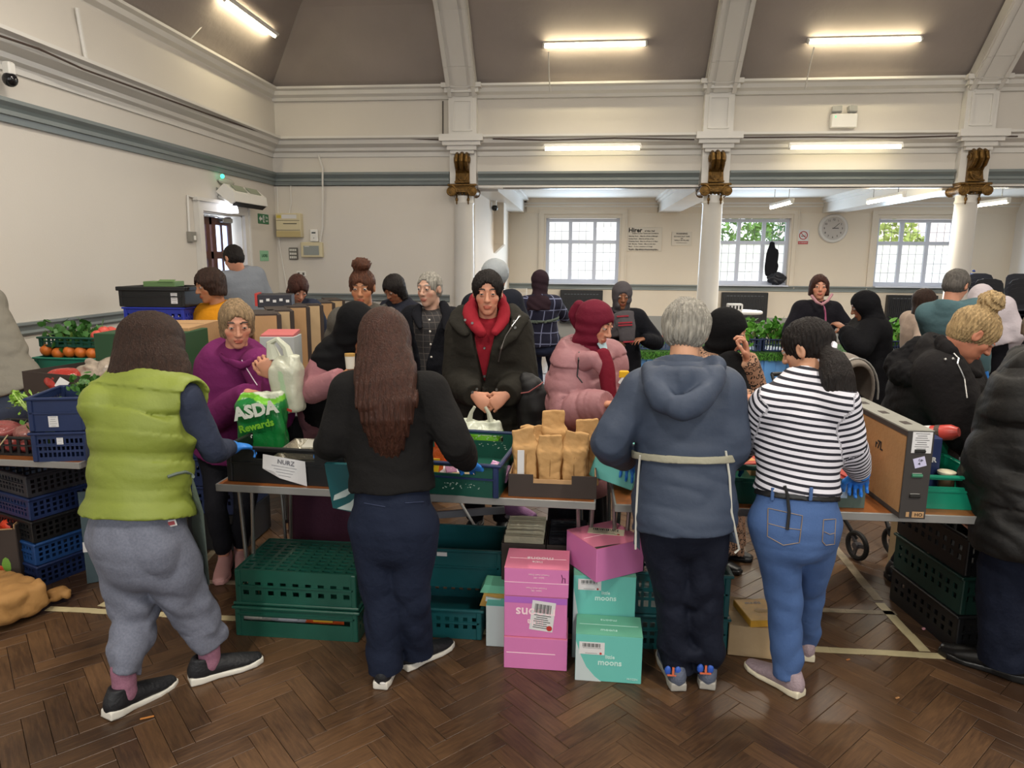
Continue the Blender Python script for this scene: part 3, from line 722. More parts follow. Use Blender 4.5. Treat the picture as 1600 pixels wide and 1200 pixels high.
def make_person(label, group=None, **k):
    """all joints in metres in the room. keys: head, pelvis, yaw, head_yaw, head_pitch, s, wrists/elbows, feet, garments"""
    g = k.get
    s = g('s', 1.0); hc = np.asarray(k['head'], float); pv = np.asarray(k['pelvis'], float); yaw = g('yaw', 0); w = g('w', 1.0)
    base = A_(pv[0], pv[1], g('floor', 0.)); root = thing('person', label, 'person', base, 0, group)
    res = g('res', 1.0); detail = res < 1.3
    Rh = frame(g('head_yaw', yaw), g('head_pitch', 8), g('head_roll', 0)); Rb = frame(yaw); rt, fw = Rb[:, 0], Rb[:, 1]; up = A_(0, 0, 1)
    spine0 = unit(hc - pv); nk = hc - Rh[:, 2] * .115 * s - Rh[:, 1] * .028 * s - spine0 * .055 * s
    nk = np.asarray(g('neck', nk), float); sp = unit(nk - pv); L = np.linalg.norm(nk - pv)
    fwd = unit(fw - sp * (fw @ sp)); rt = unit(np.cross(fwd, sp))
    sw = g('shoulder', .158) * s * (1 + (w - 1) * .4)
    sh = {1: np.asarray(g('shR', nk - sp * .055 * s + rt * sw), float), -1: np.asarray(g('shL', nk - sp * .055 * s - rt * sw), float)}
    hip = {1: pv + rt * .085 * s - up * .02, -1: pv - rt * .085 * s - up * .02}
    el, wr, kn, an, fyaw = {}, {}, {}, {}, {}
    for sd, nm in ((1, 'R'), (-1, 'L')):
        wr[sd] = np.asarray(g('wr' + nm, sh[sd] + rt * sd * .05 + fwd * .12 - up * .5 * s), float)
        if g('el' + nm) is not None: el[sd] = np.asarray(g('el' + nm), float)
        else:
            a, b = .29 * s, .26 * s; v = wr[sd] - sh[sd]; D = min(np.linalg.norm(v), (a + b) * .995); v = unit(v); wr[sd] = sh[sd] + v * D
            x = (a * a - b * b + D * D) / (2 * D); hgt = math.sqrt(max(a * a - x * x, 1e-5)); pole = rt * sd * .7 - fwd * .5 - up * .6
            pole = unit(pole - v * (pole @ v)); el[sd] = sh[sd] + v * x + pole * hgt
        f = g('ft' + nm); fa = np.asarray(f[:2] if f is not None else (hip[sd] + fwd * .02)[:2], float)
        lift = f[3] if (f is not None and len(f) > 3) else 0.
        fyaw[sd] = f[2] if (f is not None and len(f) > 2) else yaw - 8 * sd
        an[sd] = A_(fa[0], fa[1], base[2] + (.085 + lift) * s)
        kf = frame(fyaw[sd])[:, 1]; mid = (hip[sd] + an[sd]) / 2; H = np.linalg.norm(hip[sd] - an[sd]); bend = math.sqrt(max((.43 * s) ** 2 - (H / 2) ** 2, .0008)) if g('bendknee', True) else .02
        kn[sd] = np.asarray(g('kn' + nm, mid + kf * min(bend, .12) * s), float)
    o = base
    sc = g('skin', '#b98467')
    # ---------------- body: one surface, finer patches for head and hands
    def neckd(P): return cone(P, hc + Rh @ A_(0, -.025, -.05) * s, nk - sp * .03 * s, .052 * s, .06 * s)
    def body(P):
        d = loft(P, [pv - sp * .05, two(pv, nk, .35), two(pv, nk, .72), nk - sp * .06 * s], [(.13 * s * w, .09 * s), (.115 * s * w, .08 * s), (.13 * s * w, .085 * s), (.12 * s, .06 * s)], rt)
        d = smin(d, neckd(P), .04)
        for sd in (1, -1):
            d = smin(d, cone(P, sh[sd] - rt * sd * .02, el[sd], .045 * s, .036 * s), .04); d = smin(d, cone(P, el[sd], wr[sd], .037 * s, .026 * s), .03)
            if not g('nolegs'):
                d = smin(d, cone(P, hip[sd], kn[sd], .07 * s, .048 * s), .03); d = smin(d, cone(P, kn[sd], an[sd], .046 * s, .032 * s), .02)
        return smin(d, ell(P, hc, A_(.05, .05, .07) * s), .03)
    J = np.array([pv - A_(0, 0, .15), nk, hc] + list(sh.values()) + list(el.values()) + list(wr.values()) + ([] if g('nolegs') else list(an.values()) + list(kn.values())))
    parts = [(body, J.min(0) - .14, J.max(0) + .14, .02 * max(1, res))]
    hh = .0045 * res
    parts.append((lambda P: smin(head_sdf(P, hc, Rh, s), neckd(P), .02), hc - .15 * s - A_(0, 0, .05), hc + .15 * s, hh))
    gl = g('gloves'); HR = {}
    for sd, nm in ((1, 'R'), (-1, 'L')):
        dr = unit(g('hd' + nm, unit(wr[sd] - el[sd]) - up * .15)); bk = g('bk' + nm, up + fwd * .2)
        HR[sd] = hand_frame(dr, bk)
        # the thumb lies towards the body's middle when the palm looks down
        HR[sd] = (HR[sd], -1 if (np.cross(HR[sd][:, 1], HR[sd][:, 2]) @ rt) * sd > 0 else 1)
    def hf(sd): return lambda P: hand_sdf(P, wr[sd], HR[sd][0], s * g('handscale', 1.0) * (1.06 if gl else 1), HR[sd][1], g('curl', .5) if sd > 0 else g('curlL', g('curl', .5)), g('spread', .3), g('pinch', 0.))
    hide = g('hidehands', ())
    hparts = [(hf(sd), wr[sd] - .19 * s, wr[sd] + .19 * s, .0042 * res) for sd in (1, -1) if sd not in hide]
    if not gl: parts += hparts
    bo = sdf_mesh('body', parts, skin_mat(), root, o, lambda V: head_cols(V, hc, Rh, s, sc, g('lip'), g('brow', '#3a2a22'), g('beard')))
    if gl and hparts:
        M_GL = mat('nitrile_glove', '#2f7fd6', .45, bump=(60, .2))
        for hp, sd in zip(hparts, [q for q in (1, -1) if q not in hide]):
            wsd = wr[sd]; dd = HR[sd][0][:, 1]
            cuff = lambda P, wsd=wsd, dd=dd, hf_=hp[0]: smin(hf_(P), smax(cone(P, wsd - dd * .035, wsd + dd * .02, .036 * s, .031 * s), np.abs((P - wsd) @ dd) - .045, .004), .01) + .0012 * wob(P, 90, 2)
            sdf_mesh('glove', [(cuff, hp[1], hp[2], hp[3])], M_GL, root, o)
    if detail or g('face', True): eyes(root, hc, Rh, s, o)
    # ---------------- clothes
    def torso(P, th, hem, top=1.0, flare=1.0, hw=None, al=None, belly=0., waist=1., neckw=1.):
        bot = pv - (up * .6 + sp * .4) * hem if hem > .12 else pv - sp * hem
        pts = [bot, pv, two(pv, nk, .33), two(pv, nk, .7), nk - sp * .085 * s, nk - sp * .01 * s, nk + (hc - nk) * .18]
        rx = [.155 * flare, .165 * (1 + (flare - 1) * .5), .148 * waist, .168, .155, .085 * neckw, .06 * neckw]; ry = [.125 * flare, .125 * (1 + (flare - 1) * .5), .112 * waist, .118, .095, .075 * neckw, .06 * neckw]
        if hem < .03: pts, rx, ry = [bot] + pts[2:], rx[1:], ry[1:]
        n = len(pts) if top >= 1 else len(pts) - 1
        rad = [(a * s * w + th, (b + belly) * s * (1 + (w - 1) * .8) + th) for a, b in zip(rx, ry)]
        d = loft(P, pts[:n], rad[:n], rt, cut0=True, cut1=True, along=al)
        for sd in (1, -1): d = smin(d, cone(P, nk - sp * .03 * s, sh[sd], .045 * s + th * .7, .052 * s + th), .04)
        return d
    def sleeve(P, sd, th, cuffr=.036, end=1.0, al=None):
        e = two(el[sd], wr[sd], end)
        a0 = []; d = loft(P, [sh[sd] - rt * sd * .01, two(sh[sd], el[sd], .5), el[sd], two(el[sd], e, .55), e], [(.06 * s + th,) * 2, (.052 * s + th,) * 2, (.047 * s + th,) * 2, (.042 * s + th,) * 2, (cuffr * s + th * .4,) * 2], up + fwd * .3, sub=2, cut1=True, along=a0)
        if al is not None: al.append(a0[0])
        return d
    for gi, gm in enumerate(k.get('wear', [])):
        kind = gm['kind']; th = gm.get('th', {'top': .014, 'vest': .03, 'trousers': .0}.get(kind, .012)); m = gm['mat']; seed = gm.get('seed', 1.3 * gi + hc[0] * 3); hq = gm.get('h', .0085) * res; fa = gm.get('fold', .006)
        nm = gm.get('name', kind)
        if kind in ('top', 'vest'):
            hem = gm.get('hem', .06); quilt = gm.get('quilt', 0); arms = [q for q in (1, -1)] if kind == 'top' else []
            armhide = gm.get('noarm', ())
            def f(P, gm=gm):
                al = []; d = torso(P, th, hem, flare=gm.get('flare', 1), al=al, belly=gm.get('belly', 0), waist=gm.get('waist', 1), neckw=gm.get('neckw', 1))
                if quilt:
                    ph = np.abs(np.sin(PI * (al[0] + gm.get('qo', 0)) / quilt)); d = d - gm.get('qa', .016) * (ph ** .5 - .6)
                low = np.clip(1.15 - ((P - pv) @ sp) / L, 0.25, 1)
                d = d + fa * low * (fold(P, 13, seed, (.7, .7, 1.5)) * .6 + fold(P, 27, seed + 2, (.6, .6, 1.6)) * .35)
                for sd in arms:
                    if sd in armhide: continue
                    a2 = []; ds = sleeve(P, sd, th * gm.get('sth', 1.), gm.get('cuff', .034), gm.get('end', 1.), a2)
                    if quilt:
                        ph = np.abs(np.sin(PI * a2[0] / (quilt * .85))); ds = ds - gm.get('qa', .016) * .75 * (ph ** .5 - .6)
                    dl = np.linalg.norm(P - el[sd], axis=1); ax = unit(wr[sd] - el[sd])
                    ds = ds + fa * (.5 + 1.2 * np.exp(-(dl / .1) ** 2)) * (.8 * np.abs(np.sin((P @ ax) * 52 + 3.6 * wob(P, 13, seed))) ** .7 - .3) * (.55 + .6 * wob(P, 9, seed + 4)) * gm.get('armfold', 1)
                    d = smin(d, ds, .035)
                if kind == 'vest':
                    for sd in (1, -1): d = smax(d, -cone(P, sh[sd] + rt * sd * .055, sh[sd] + rt * sd * .1 - up * .1 * s, .062 * s, .09 * s), .012)
                if gm.get('open'):          # open front: a wedge is cut away
                    q = P - nk; x = q @ rt; y = q @ fwd; z = q @ sp; ow = gm['open']
                    d = smax(d, -np.maximum(np.abs(x) - ow - gm.get('vee', .12) * np.clip(1 + z / .35, 0, 1), -y - .01), .01)
                return d + gm.get('tex', 0) * wob(P, 60, seed)
            B = np.array([pv - A_(0, 0, hem + .02), nk, nk + up * .08] + ([] if kind == 'vest' else list(el.values()) + [wr[q] for q in arms if q not in armhide]) + list(sh.values()))
            pad = .16 * w + th + .06
            col = gm.get('col')
            oo = sdf_mesh(nm, [(f, B.min(0) - A_(pad, pad, .06), B.max(0) + A_(pad, pad, .08), hq)], m, root, o, col)
            if gm.get('label'): oo['label'] = gm['label']
        elif kind == 'trousers':
            ty = gm.get('fit', 1.0); cuff = gm.get('cuff', .06)
            def f(P, gm=gm):
                d = loft(P, [pv - up * .1 * s, pv - up * .03 * s, pv + sp * .06 * s, pv + sp * .2 * s], [(.14 * s * w + th, .105 * s * w + th), (.158 * s * w + th, .118 * s * w + th), (.148 * s * w + th, .11 * s * w + th), (.132 * s * w + th, .095 * s * w + th)], rt)
                d = np.maximum(d, (P - pv) @ sp - gm.get('rise_top', .17) * s)
                for sd in (1, -1):
                    e = an[sd] + up * gm.get('rise', 0.); r0 = (.088 * s + th) * ty * (1 + (w - 1) * .6)
                    ds = loft(P, [hip[sd] - up * .02, two(hip[sd], kn[sd], .5), kn[sd], two(kn[sd], e, .5), e + up * .0], [(r0, r0), (r0 * .88, r0 * .92), (r0 * .74, r0 * .76), ((r0 * .68 + cuff) / 2 + .006, (r0 * .7 + cuff) / 2 + .008), (cuff * s, cuff * s * 1.08)], rt, cut1=True)
                    lowz = np.clip((P[:, 2] - base[2]) / .8, 0, 1)
                    kd = np.exp(-((P[:, 2] - kn[sd][2]) / .1) ** 2) + 1.3 * np.exp(-((P[:, 2] - base[2] - .14) / .1) ** 2)
                    ds = ds + fa * (.25 + kd) * (fold(P, 19, seed + sd, (1.15, .8, 1.05)) * .6 + .35 * wob(P, 40, seed)) + fa * .5 * fold(P, 11, seed + 3 * sd, (1.3, 1, .7))
                    if gm.get('ankle'): ds = ds - gm['ankle'] * np.exp(-((P[:, 2] - e[2] - .09) / .05) ** 2)
                    d = smin(d, ds, .022)
                return d + fa * .4 * fold(P, 18, seed, (1.2, 1.2, .6))
            B = np.array(list(an.values()) + list(kn.values()) + [pv + sp * .2])
            sdf_mesh(nm, [(f, B.min(0) - A_(.22, .22, .02), B.max(0) + A_(.22, .22, .02), hq)], m, root, o, gm.get('col'))
        elif kind == 'skirt':
            zl = gm.get('low', .08); fl_ = gm.get('flare', 1.35)
            def f(P, gm=gm):
                ang = np.arctan2((P - pv) @ fwd, (P - pv) @ rt); dwn = np.clip((pv[2] - P[:, 2]) / .8, 0, 1)
                d = loft(P, [A_(pv[0], pv[1], base[2] + zl), A_(pv[0], pv[1], pv[2] * .5 + (base[2] + zl) * .5), pv, pv + sp * .12], [(.19 * fl_ * s * w, .16 * fl_ * s), (.18 * s * w * (1 + fl_) / 2, .15 * s * (1 + fl_) / 2), (.17 * s * w + th, .13 * s + th), (.15 * s * w + th, .11 * s + th)], rt, cut0=True, cut1=True)
                return d + dwn * .016 * np.sin(ang * 9 + 1.2 * np.sin(P[:, 2] * 5 + seed) + seed)
            sdf_mesh(nm, [(f, A_(pv[0] - .36, pv[1] - .33, base[2] + zl - .02), A_(pv[0] + .36, pv[1] + .33, pv[2] + .2), hq)], m, root, o, gm.get('col'))
        elif kind == 'band':                # apron tie, belt, waistband
            z0 = gm['at']; bw = gm['wid']; hem = gm.get('hem', .06)
            def f(P, gm=gm):
                d = torso(P, th, max(hem, .1), flare=gm.get('flare', 1), waist=gm.get('waist', 1)); ax = (P - pv) @ sp - z0 + gm.get('sag', 0) * np.sin(np.clip(((P - pv) @ rt) / .3, -1.5, 1.5) * 2)
                return smax(np.abs(d) - .0045, np.abs(ax) - bw / 2 + .002 * wob(P, 30, 1), .003)
            c0 = pv + sp * z0
            sdf_mesh(nm, [(f, c0 - A_(.3, .3, bw + .04), c0 + A_(.3, .3, bw + .04), .005 * res)], m, root, o, gm.get('col'))
        elif kind == 'shoes':
            for sd in (1, -1):
                if sd in gm.get('hide', ()): continue
                Rf = frame(fyaw[sd], gm.get('pitch', {}).get(sd, 0)); c0 = an[sd] - up * .085 * s; um, sm = gm['mat'], gm.get('sole', gm['mat'])
                pt = gm.get('pitch', {}).get(sd, 0)
                if pt: c0 = c0 + up * .0
                ls = s * gm.get('size', 1.0)
                def fu(P, Rf=Rf, c0=c0):
                    q = (P - c0) @ Rf / ls
                    d = loft(q, [(0, -.055, .05), (0, .0, .05), (0, .08, .04), (0, .14, .03), (0, .185, .026)], [(.032, .045), (.036, .045), (.04, .034), (.042, .025), (.03, .018)], (1, 0, 0))
                    d = smin(d, cone(q, (0, -.035, .05), (0, -.03, .105), .034, .036), .02); d = smax(d, q[:, 2] - .105, .004)
                    d = smax(d, -cone(q, (0, -.02, .1), (0, -.02, .13), .028, .03), .003)
                    return np.maximum(smax(d, -(q[:, 2] - .02), .004), -np.inf) * ls
                def fs_(P, Rf=Rf, c0=c0):
                    q = (P - c0) @ Rf / ls
                    w_ = np.interp(q[:, 1], [-.09, -.04, .02, .11, .17, .21], [.03, .038, .034, .047, .042, .02])
                    d = np.maximum(np.abs(q[:, 0]) - w_, np.maximum(-q[:, 1] - .082, q[:, 1] - .205)); topz = np.interp(q[:, 1], [-.08, 0, .12, .2], [.036, .028, .022, .03]); d = smax(d, np.abs(q[:, 2] - topz / 2) - topz / 2, .006)
                    return d * ls
                so = sdf_mesh('shoe', [(fu, c0 - .27, c0 + .27, .0055 * res)], um, root, o)
                sdf_mesh('sole', [(fs_, c0 - .27, c0 + .27, .0055 * res)], sm, so, o)
                for ex in gm.get('trim', []): ex(so, Rf, c0 - o, ls)
        elif kind == 'hair':
            st = gm['style']; hr = 1.0; amp = gm.get('amp', .0032); fr = gm.get('freq', 34)
            face = lambda q: ell(q, (0, .12, -.028 + gm.get('fz', 0)), (.062 + gm.get('fx', 0), .085, .094))
            def f(P, gm=gm):
                q = (P - hc) @ Rh / s; a = np.arctan2(q[:, 0], q[:, 1] + .01)
                t = gm.get('t', .014)
                cap = ell(q, (0, -.014, .032), (.075 + t, .094 + t, .085 + t))
                if st == 'short':
                    d = smin(cap, ell(q, (0, -.045, -.02), (.066 + t * .6, .06 + t * .6, .06)), .02)
                    d = smax(d, -(q[:, 2] - gm.get('line', -.062) - np.clip(q[:, 1], -.1, .1) * .9), .008)
                    qa = np.stack([np.abs(q[:, 0]), q[:, 1], q[:, 2]], 1); d = smax(d, -ell(qa, (.09, .0, -.008), (.03, .026, .036)), .006); d = smax(d, -face(q), .008)
                elif st == 'bob':
                    b_ = gm.get('len', .12)
                    d = smin(cap, loft(q, [(0, -.02, .02), (0, -.025, -.05), (0, -.02, -b_)], [(.088, .098), (.092 + gm.get('wide', 0), .085), (.085 + gm.get('wide', 0), .07)], (1, 0, 0), cut1=True), .03)
                    d = smax(d, -face(q), .01); d = smax(d, -cone(q, (0, .02, -.09), (0, .12, -.2), .055, .1), .01); d = d + .005 * np.exp(-((q[:, 0] - .012) / .006) ** 2) * (q[:, 2] > .03) - .004 * np.cos(np.clip((np.abs(q[:, 0] - .012)) * 40, 0, 12)) * (q[:, 2] > -.2)
                elif st in ('bun', 'pony'):
                    d = smin(ell(q, (0, -.012, .033), (.077 + t * .6, .096 + t * .6, .087 + t * .6)), ell(q, (0, -.04, -.025), (.062, .06, .055)), .02)
                    d = smax(d, -face(q), .008); d = smax(d, -(q[:, 2] + .075 - q[:, 1] * .5), .01)
                    qa = np.stack([np.abs(q[:, 0]), q[:, 1], q[:, 2]], 1); d = smax(d, -ell(qa, (.088, .0, -.008), (.02, .024, .034)), .005)
                    if st == 'bun':
                        bc = np.asarray(gm.get('bc', (0, -.03, .15)), float); d = smin(d, ell(q, bc, gm.get('br', (.05, .05, .045))) + .006 * wob(q, 75, 3) + .004 * np.sin(q[:, 0] * 260 + 3 * q[:, 2] * 60), .012)
                elif st == 'hood':
                    d = smin(ell(q, (0, -.02, .03), (.1, .118, .112)), loft(q, [(0, -.03, .0), (0, -.035, -.1), (0, -.01, -.2)], [(.1, .11), (.1, .1), (.15, .12)], (1, 0, 0)), .04)
                    d = smax(d, -ell(q, (0, .11, -.02), (.062, .09, .095)), .012)
                else: d = cap
                d = d - amp * np.sin(a * fr + 3 * wob(q, 20, 1.1) + q[:, 2] * gm.get('tw', 8)) - amp * .7 * wob(q, 70, 5)
                d = d * s
                if 'path' in gm:
                    al = []; dl = loft(P, gm['path'], gm['prad'], gm.get('pside', (1, 0, 0)), along=al)
                    lat = (P - np.asarray(gm['path'][0])) @ unit(gm.get('pside', (1, 0, 0)))
                    dl = dl - gm.get('groove', .0022) * np.sin(lat * gm.get('sf', 330) + 2.5 * np.sin(al[0] * 9) + 2 * wob(P, 8, 2)) * np.clip(.4 + al[0] * 2, 0, 1) - .0035 * wob(P, 26, 4)
                    d = smin(d, dl, gm.get('pk', .03))
                return d
            lo = hc - .17 * s; hi = hc + .2 * s
            if st == 'bob': lo = lo - A_(0.02, 0.02, .06)
            if st == 'hood': lo = lo - A_(.06, .06, .14)
            if 'path' in gm:
                pp_ = np.asarray(gm['path']); rm = np.max(gm['prad']); lo = np.minimum(lo, pp_.min(0) - rm - .03); hi = np.maximum(hi, pp_.max(0) + rm + .03)
            sdf_mesh(nm, [(f, lo, hi, gm.get('h', .0055) * res)], m, root, o, gm.get('col'))
        elif kind == 'hijab':
            fz = gm.get('face', .06); dp = gm.get('drape', .3)
            def f(P, gm=gm):
                q = (P - hc) @ Rh / s
                d = smin(ell(q, (0, -.015, .028), (.097, .112, .105)), ell(q, (0, .005, -.05), (.078, .085, .09)), .03)
                d = smax(d, -ell(q, (0, .12, -.028), (fz, .1, .082)), .01) * s
                fr_ = nk + fwd * .04 * s
                dr = loft(P, [hc - Rh[:, 2] * .06 * s, two(hc, nk, .75), nk - sp * .04, nk - sp * dp * .6 + fwd * gm.get('df', .03), nk - sp * dp + fwd * gm.get('df', .03) * 1.6], [(.08 * s, .09 * s), (.075 * s, .08 * s), (.125 * s * gm.get('dw', 1), .11 * s), (.165 * s * gm.get('dw', 1), .135 * s), (.15 * s * gm.get('dw', 1), .13 * s)], rt, cut1=True)
                dr = smax(dr, -ell(q, (0, .12, -.028), (fz, .1, .082)) * s, .01)
                d = smin(d, dr, .035)
                return d - gm.get('amp', .0045) * np.sin(P[:, 2] * 85 + 5 * wob(P, 9, seed) + (P @ rt) * 30) * np.clip((hc[2] + .06 - P[:, 2]) * 8, .3, 1)
            sdf_mesh(nm, [(f, np.minimum(hc, nk - sp * dp) - .27 * s, hc + A_(.25, .25, .16) * s, hq * .85)], m, root, o, gm.get('col'))
        elif kind == 'scarf':               # hood lying on the back, collar, cowl: free lofts
            def f(P, gm=gm):
                d = None
                for (pts, rad, sd_) in gm['lofts']:
                    e = loft(P, pts, rad, sd_); d = e if d is None else smin(d, e, gm.get('k', .02))
                return d + fa * (fold(P, gm.get('ff', 22), seed, gm.get('fst', (1, 1, .6))) * .7) + gm.get('tex', 0) * wob(P, 120, seed)
            B = np.vstack([np.asarray(l[0], float) for l in gm['lofts']]); r = max(np.max(l[1]) for l in gm['lofts'])
            oo = sdf_mesh(nm, [(f, B.min(0) - r - .02, B.max(0) + r + .02, hq)], m, root, o, gm.get('col'))
            if gm.get('label'): oo['label'] = gm['label']
    return root, dict(hc=hc, nk=nk, sp=sp, rt=rt, fwd=fwd, sh=sh, el=el, wr=wr, pv=pv, base=base, an=an, Rh=Rh, s=s, kn=kn, hip=hip, HR=HR)
# ================================================================== patterned cloth
def pat(name, kind, cols, rough=.85, sc=1., bump=True):
    if name in MATS: return MATS[name]
    m = mat(name, cols[0], rough); nt = m.node_tree; b = nt.nodes['Principled BSDF']; L = nt.links.new
    def M(op, a, b_=None, c=None):
        n = nt.nodes.new('ShaderNodeMath'); n.operation = op
        for i, v in enumerate((a, b_, c)):
            if v is None: continue
            if isinstance(v, (int, float)): n.inputs[i].default_value = v
            else: L(v, n.inputs[i])
        return n.outputs[0]
    def mixc(f, c1, c2):
        n = nt.nodes.new('ShaderNodeMix'); n.data_type = 'RGBA'; L(f, n.inputs[0])
        for i, c in ((6, c1), (7, c2)):
            if isinstance(c, str): n.inputs[i].default_value = (*hexc(c), 1)
            else: L(c, n.inputs[i])
        return n.outputs[2]
    tc = nt.nodes.new('ShaderNodeTexCoord'); sp = nt.nodes.new('ShaderNodeSeparateXYZ')
    if kind == 'stripe':
        a = nt.nodes.new('ShaderNodeAttribute'); a.attribute_name = 'Col'; L(a.outputs['Color'], sp.inputs[0])
        f = M('LESS_THAN', M('FRACT', M('MULTIPLY', sp.outputs[0], 1 / sc)), .42); out = mixc(f, cols[0], cols[1])
    elif kind == 'plaid':
        L(tc.outputs['Object'], sp.inputs[0]); n = nt.nodes.new('ShaderNodeTexNoise'); n.inputs['Scale'].default_value = 4; L(tc.outputs['Object'], n.inputs['Vector'])
        wv = M('MULTIPLY', n.outputs['Fac'], .02)
        fx = M('LESS_THAN', M('FRACT', M('MULTIPLY', M('ADD', M('ADD', sp.outputs[0], M('MULTIPLY', sp.outputs[1], .8)), wv), 1 / sc)), .09)
        fz = M('LESS_THAN', M('FRACT', M('MULTIPLY', M('ADD', sp.outputs[2], wv), 1 / sc)), .09)
        out = mixc(M('MAXIMUM', fx, fz), cols[0], cols[1])
    elif kind == 'leopard':
        v = nt.nodes.new('ShaderNodeTexVoronoi'); v.inputs['Scale'].default_value = sc; n = nt.nodes.new('ShaderNodeTexNoise'); n.inputs['Scale'].default_value = sc * 1.3
        L(tc.outputs['Object'], v.inputs['Vector']); L(tc.outputs['Object'], n.inputs['Vector'])
        ring = M('MULTIPLY', M('GREATER_THAN', v.outputs['Distance'], .28), M('LESS_THAN', v.outputs['Distance'], .5))
        f = M('MULTIPLY', ring, M('GREATER_THAN', n.outputs['Fac'], .42)); out = mixc(f, cols[0], cols[1])
    elif kind == 'denim':
        n = nt.nodes.new('ShaderNodeTexNoise'); n.inputs['Scale'].default_value = sc; n.inputs['Detail'].default_value = 6; L(tc.outputs['Object'], n.inputs['Vector'])
        n2 = nt.nodes.new('ShaderNodeTexNoise'); n2.inputs['Scale'].default_value = 260; L(tc.outputs['Object'], n2.inputs['Vector'])
        out = mixc(M('MULTIPLY', M('ADD', n.outputs['Fac'], M('MULTIPLY', n2.outputs['Fac'], .5)), .65), cols[0], cols[1])
    elif kind == 'heather':
        n = nt.nodes.new('ShaderNodeTexNoise'); n.inputs['Scale'].default_value = sc; n.inputs['Detail'].default_value = 5; L(tc.outputs['Object'], n.inputs['Vector'])
        out = mixc(n.outputs['Fac'], cols[0], cols[1])
    L(out, b.inputs['Base Color'])
    if bump:
        n = nt.nodes.new('ShaderNodeTexNoise'); n.inputs['Scale'].default_value = 45; n.inputs['Detail'].default_value = 4; L(tc.outputs['Object'], n.inputs['Vector'])
        bp = nt.nodes.new('ShaderNodeBump'); bp.inputs['Strength'].default_value = .18; bp.inputs['Distance'].default_value = .01; L(n.outputs['Fac'], bp.inputs['Height']); L(bp.outputs['Normal'], b.inputs['Normal'])
    return m
def cloth(n, c, rough=.85, b=.2, v=.06): return mat('cloth_' + n, c, rough, bump=(40, b), var=(5, v), spec=.16)
def hairm(n, c, r=.58): return mat('hair_' + n, c, r, bump=(210, .55), var=(95, .42), spec=.25, zs=.05)
HAIR_DK = hairm('near_black', '#17110f'); HAIR_BR = hairm('dark_brown', '#2e1d15'); HAIR_AUB = hairm('auburn', '#4a2a1a'); HAIR_GR = hairm('grey', '#8f8b82', .55)
HAIR_ASH = hairm('ash_blonde', '#8a7356'); HAIR_BL = hairm('blonde', '#a88e66'); HAIR_RED = hairm('red_brown', '#3d2018')
J = atY
_bvh = {}
def H(root, px, py, off=.003, sub=None):
    """the point of a person's surface behind a pixel of the photograph"""
    from mathutils.bvhtree import BVHTree
    best = None; d = Vector(unit(ray(px, py))); o0 = Vector((0, 0, CAM_H)) - root.location
    for ch in root.children:
        if ch.type != 'MESH' or len(ch.data.polygons) < 500 or (sub and sub not in ch.name): continue
        if ch.name not in _bvh: _bvh[ch.name] = BVHTree.FromPolygons([v.co for v in ch.data.vertices], [tuple(p.vertices) for p in ch.data.polygons])
        h_ = _bvh[ch.name].ray_cast(o0, d)
        if h_[0] is not None and (best is None or h_[3] < best[1]): best = (h_[0], h_[3])
    if best is None: return J(px, py, root.location[1])
    return np.array(best[0] - d * off) + np.array(root.location)
# ------------------------------------------------ the four helpers in front
# green gilet
lz = atZ(206, 1100); rz_ = atZ(330, 1058)
sp_g, JG = make_person('woman seen from behind in a lime green quilted gilet and grey joggers',
    head=J(238, 543, 2.62), pelvis=J(215, 828, 2.42), yaw=-18, head_yaw=-52, head_pitch=22, s=1.02, w=1.2, skin='#c08a70', neck=J(228, 592, 2.56), shoulder=.15,
    shR=J(290, 622, 2.5), elR=J(334, 704, 2.58), wrR=J(357, 700, 2.84), hdR=(.35, .9, -.1), shL=J(160, 630, 2.45), elL=J(158, 720, 2.62), wrL=J(190, 705, 2.86),
    ftL=(lz[0], lz[1] - .03, -22), ftR=(rz_[0], rz_[1], -48), knL=J(212, 965, 2.42), knR=J(300, 945, 2.5), gloves=True, curl=.9, hidehands=(),
    wear=[dict(kind='top', name='sweatshirt', mat=cloth('navy_sweat', '#343a4c'), th=.002, hem=-.12, cuff=.038, sth=1.6, fold=.008),
          dict(kind='vest', name='gilet', mat=mat('gilet_nylon', '#7c8836', .55, bump=(30, .15), spec=.4), th=.03, hem=-.068, quilt=.15, qa=.024, qo=.07, fold=.006, h=.007, waist=.95),
          dict(kind='trousers', name='joggers', rise_top=.22, mat=pat('jogger_marl', 'heather', ('#585c6c', '#7e8290'), sc=120), th=.012, fit=1.08, cuff=.058, rise=.06, ankle=.008, fold=.014, h=.007),
          dict(kind='shoes', mat=mat('shoe_black', '#17181c', .6, bump=(80, .2)), sole=mat('sole_white', '#d9d5ca', .5), size=1.02, pitch={-1: 4}),
          dict(kind='hair', style='bob', mat=HAIR_BR, len=.15, wide=.02, t=.02, path=[J(238, 530, 2.6), J(234, 565, 2.56), J(232, 592, 2.52)], prad=[(.115, .1), (.145, .1), (.165, .08)], pside=C_R, groove=.0015, sf=260)])
o = JG['base']
for sd in (-1, 1):
    a0 = JG['an'][sd]; ky = a0 + A_(0, 0, .085)
    sdf_mesh('sock', [(lambda P, a0=a0, ky=ky: cone(P, a0 - A_(0, 0, .02), ky, .042, .044) + .0015 * wob(P, 120, 1), a0 - .1, a0 + .16, .006)], pat('sock_marl', 'heather', ('#7a4a5c', '#a3748a'), sc=160), sp_g, o)
b = MB(); M_APR = cloth('apron_sage', '#68736a')
pts = [J(301, 745, 2.42), J(318, 800, 2.45), J(328, 915, 2.52), J(312, 905, 2.6), J(300, 820, 2.56)]
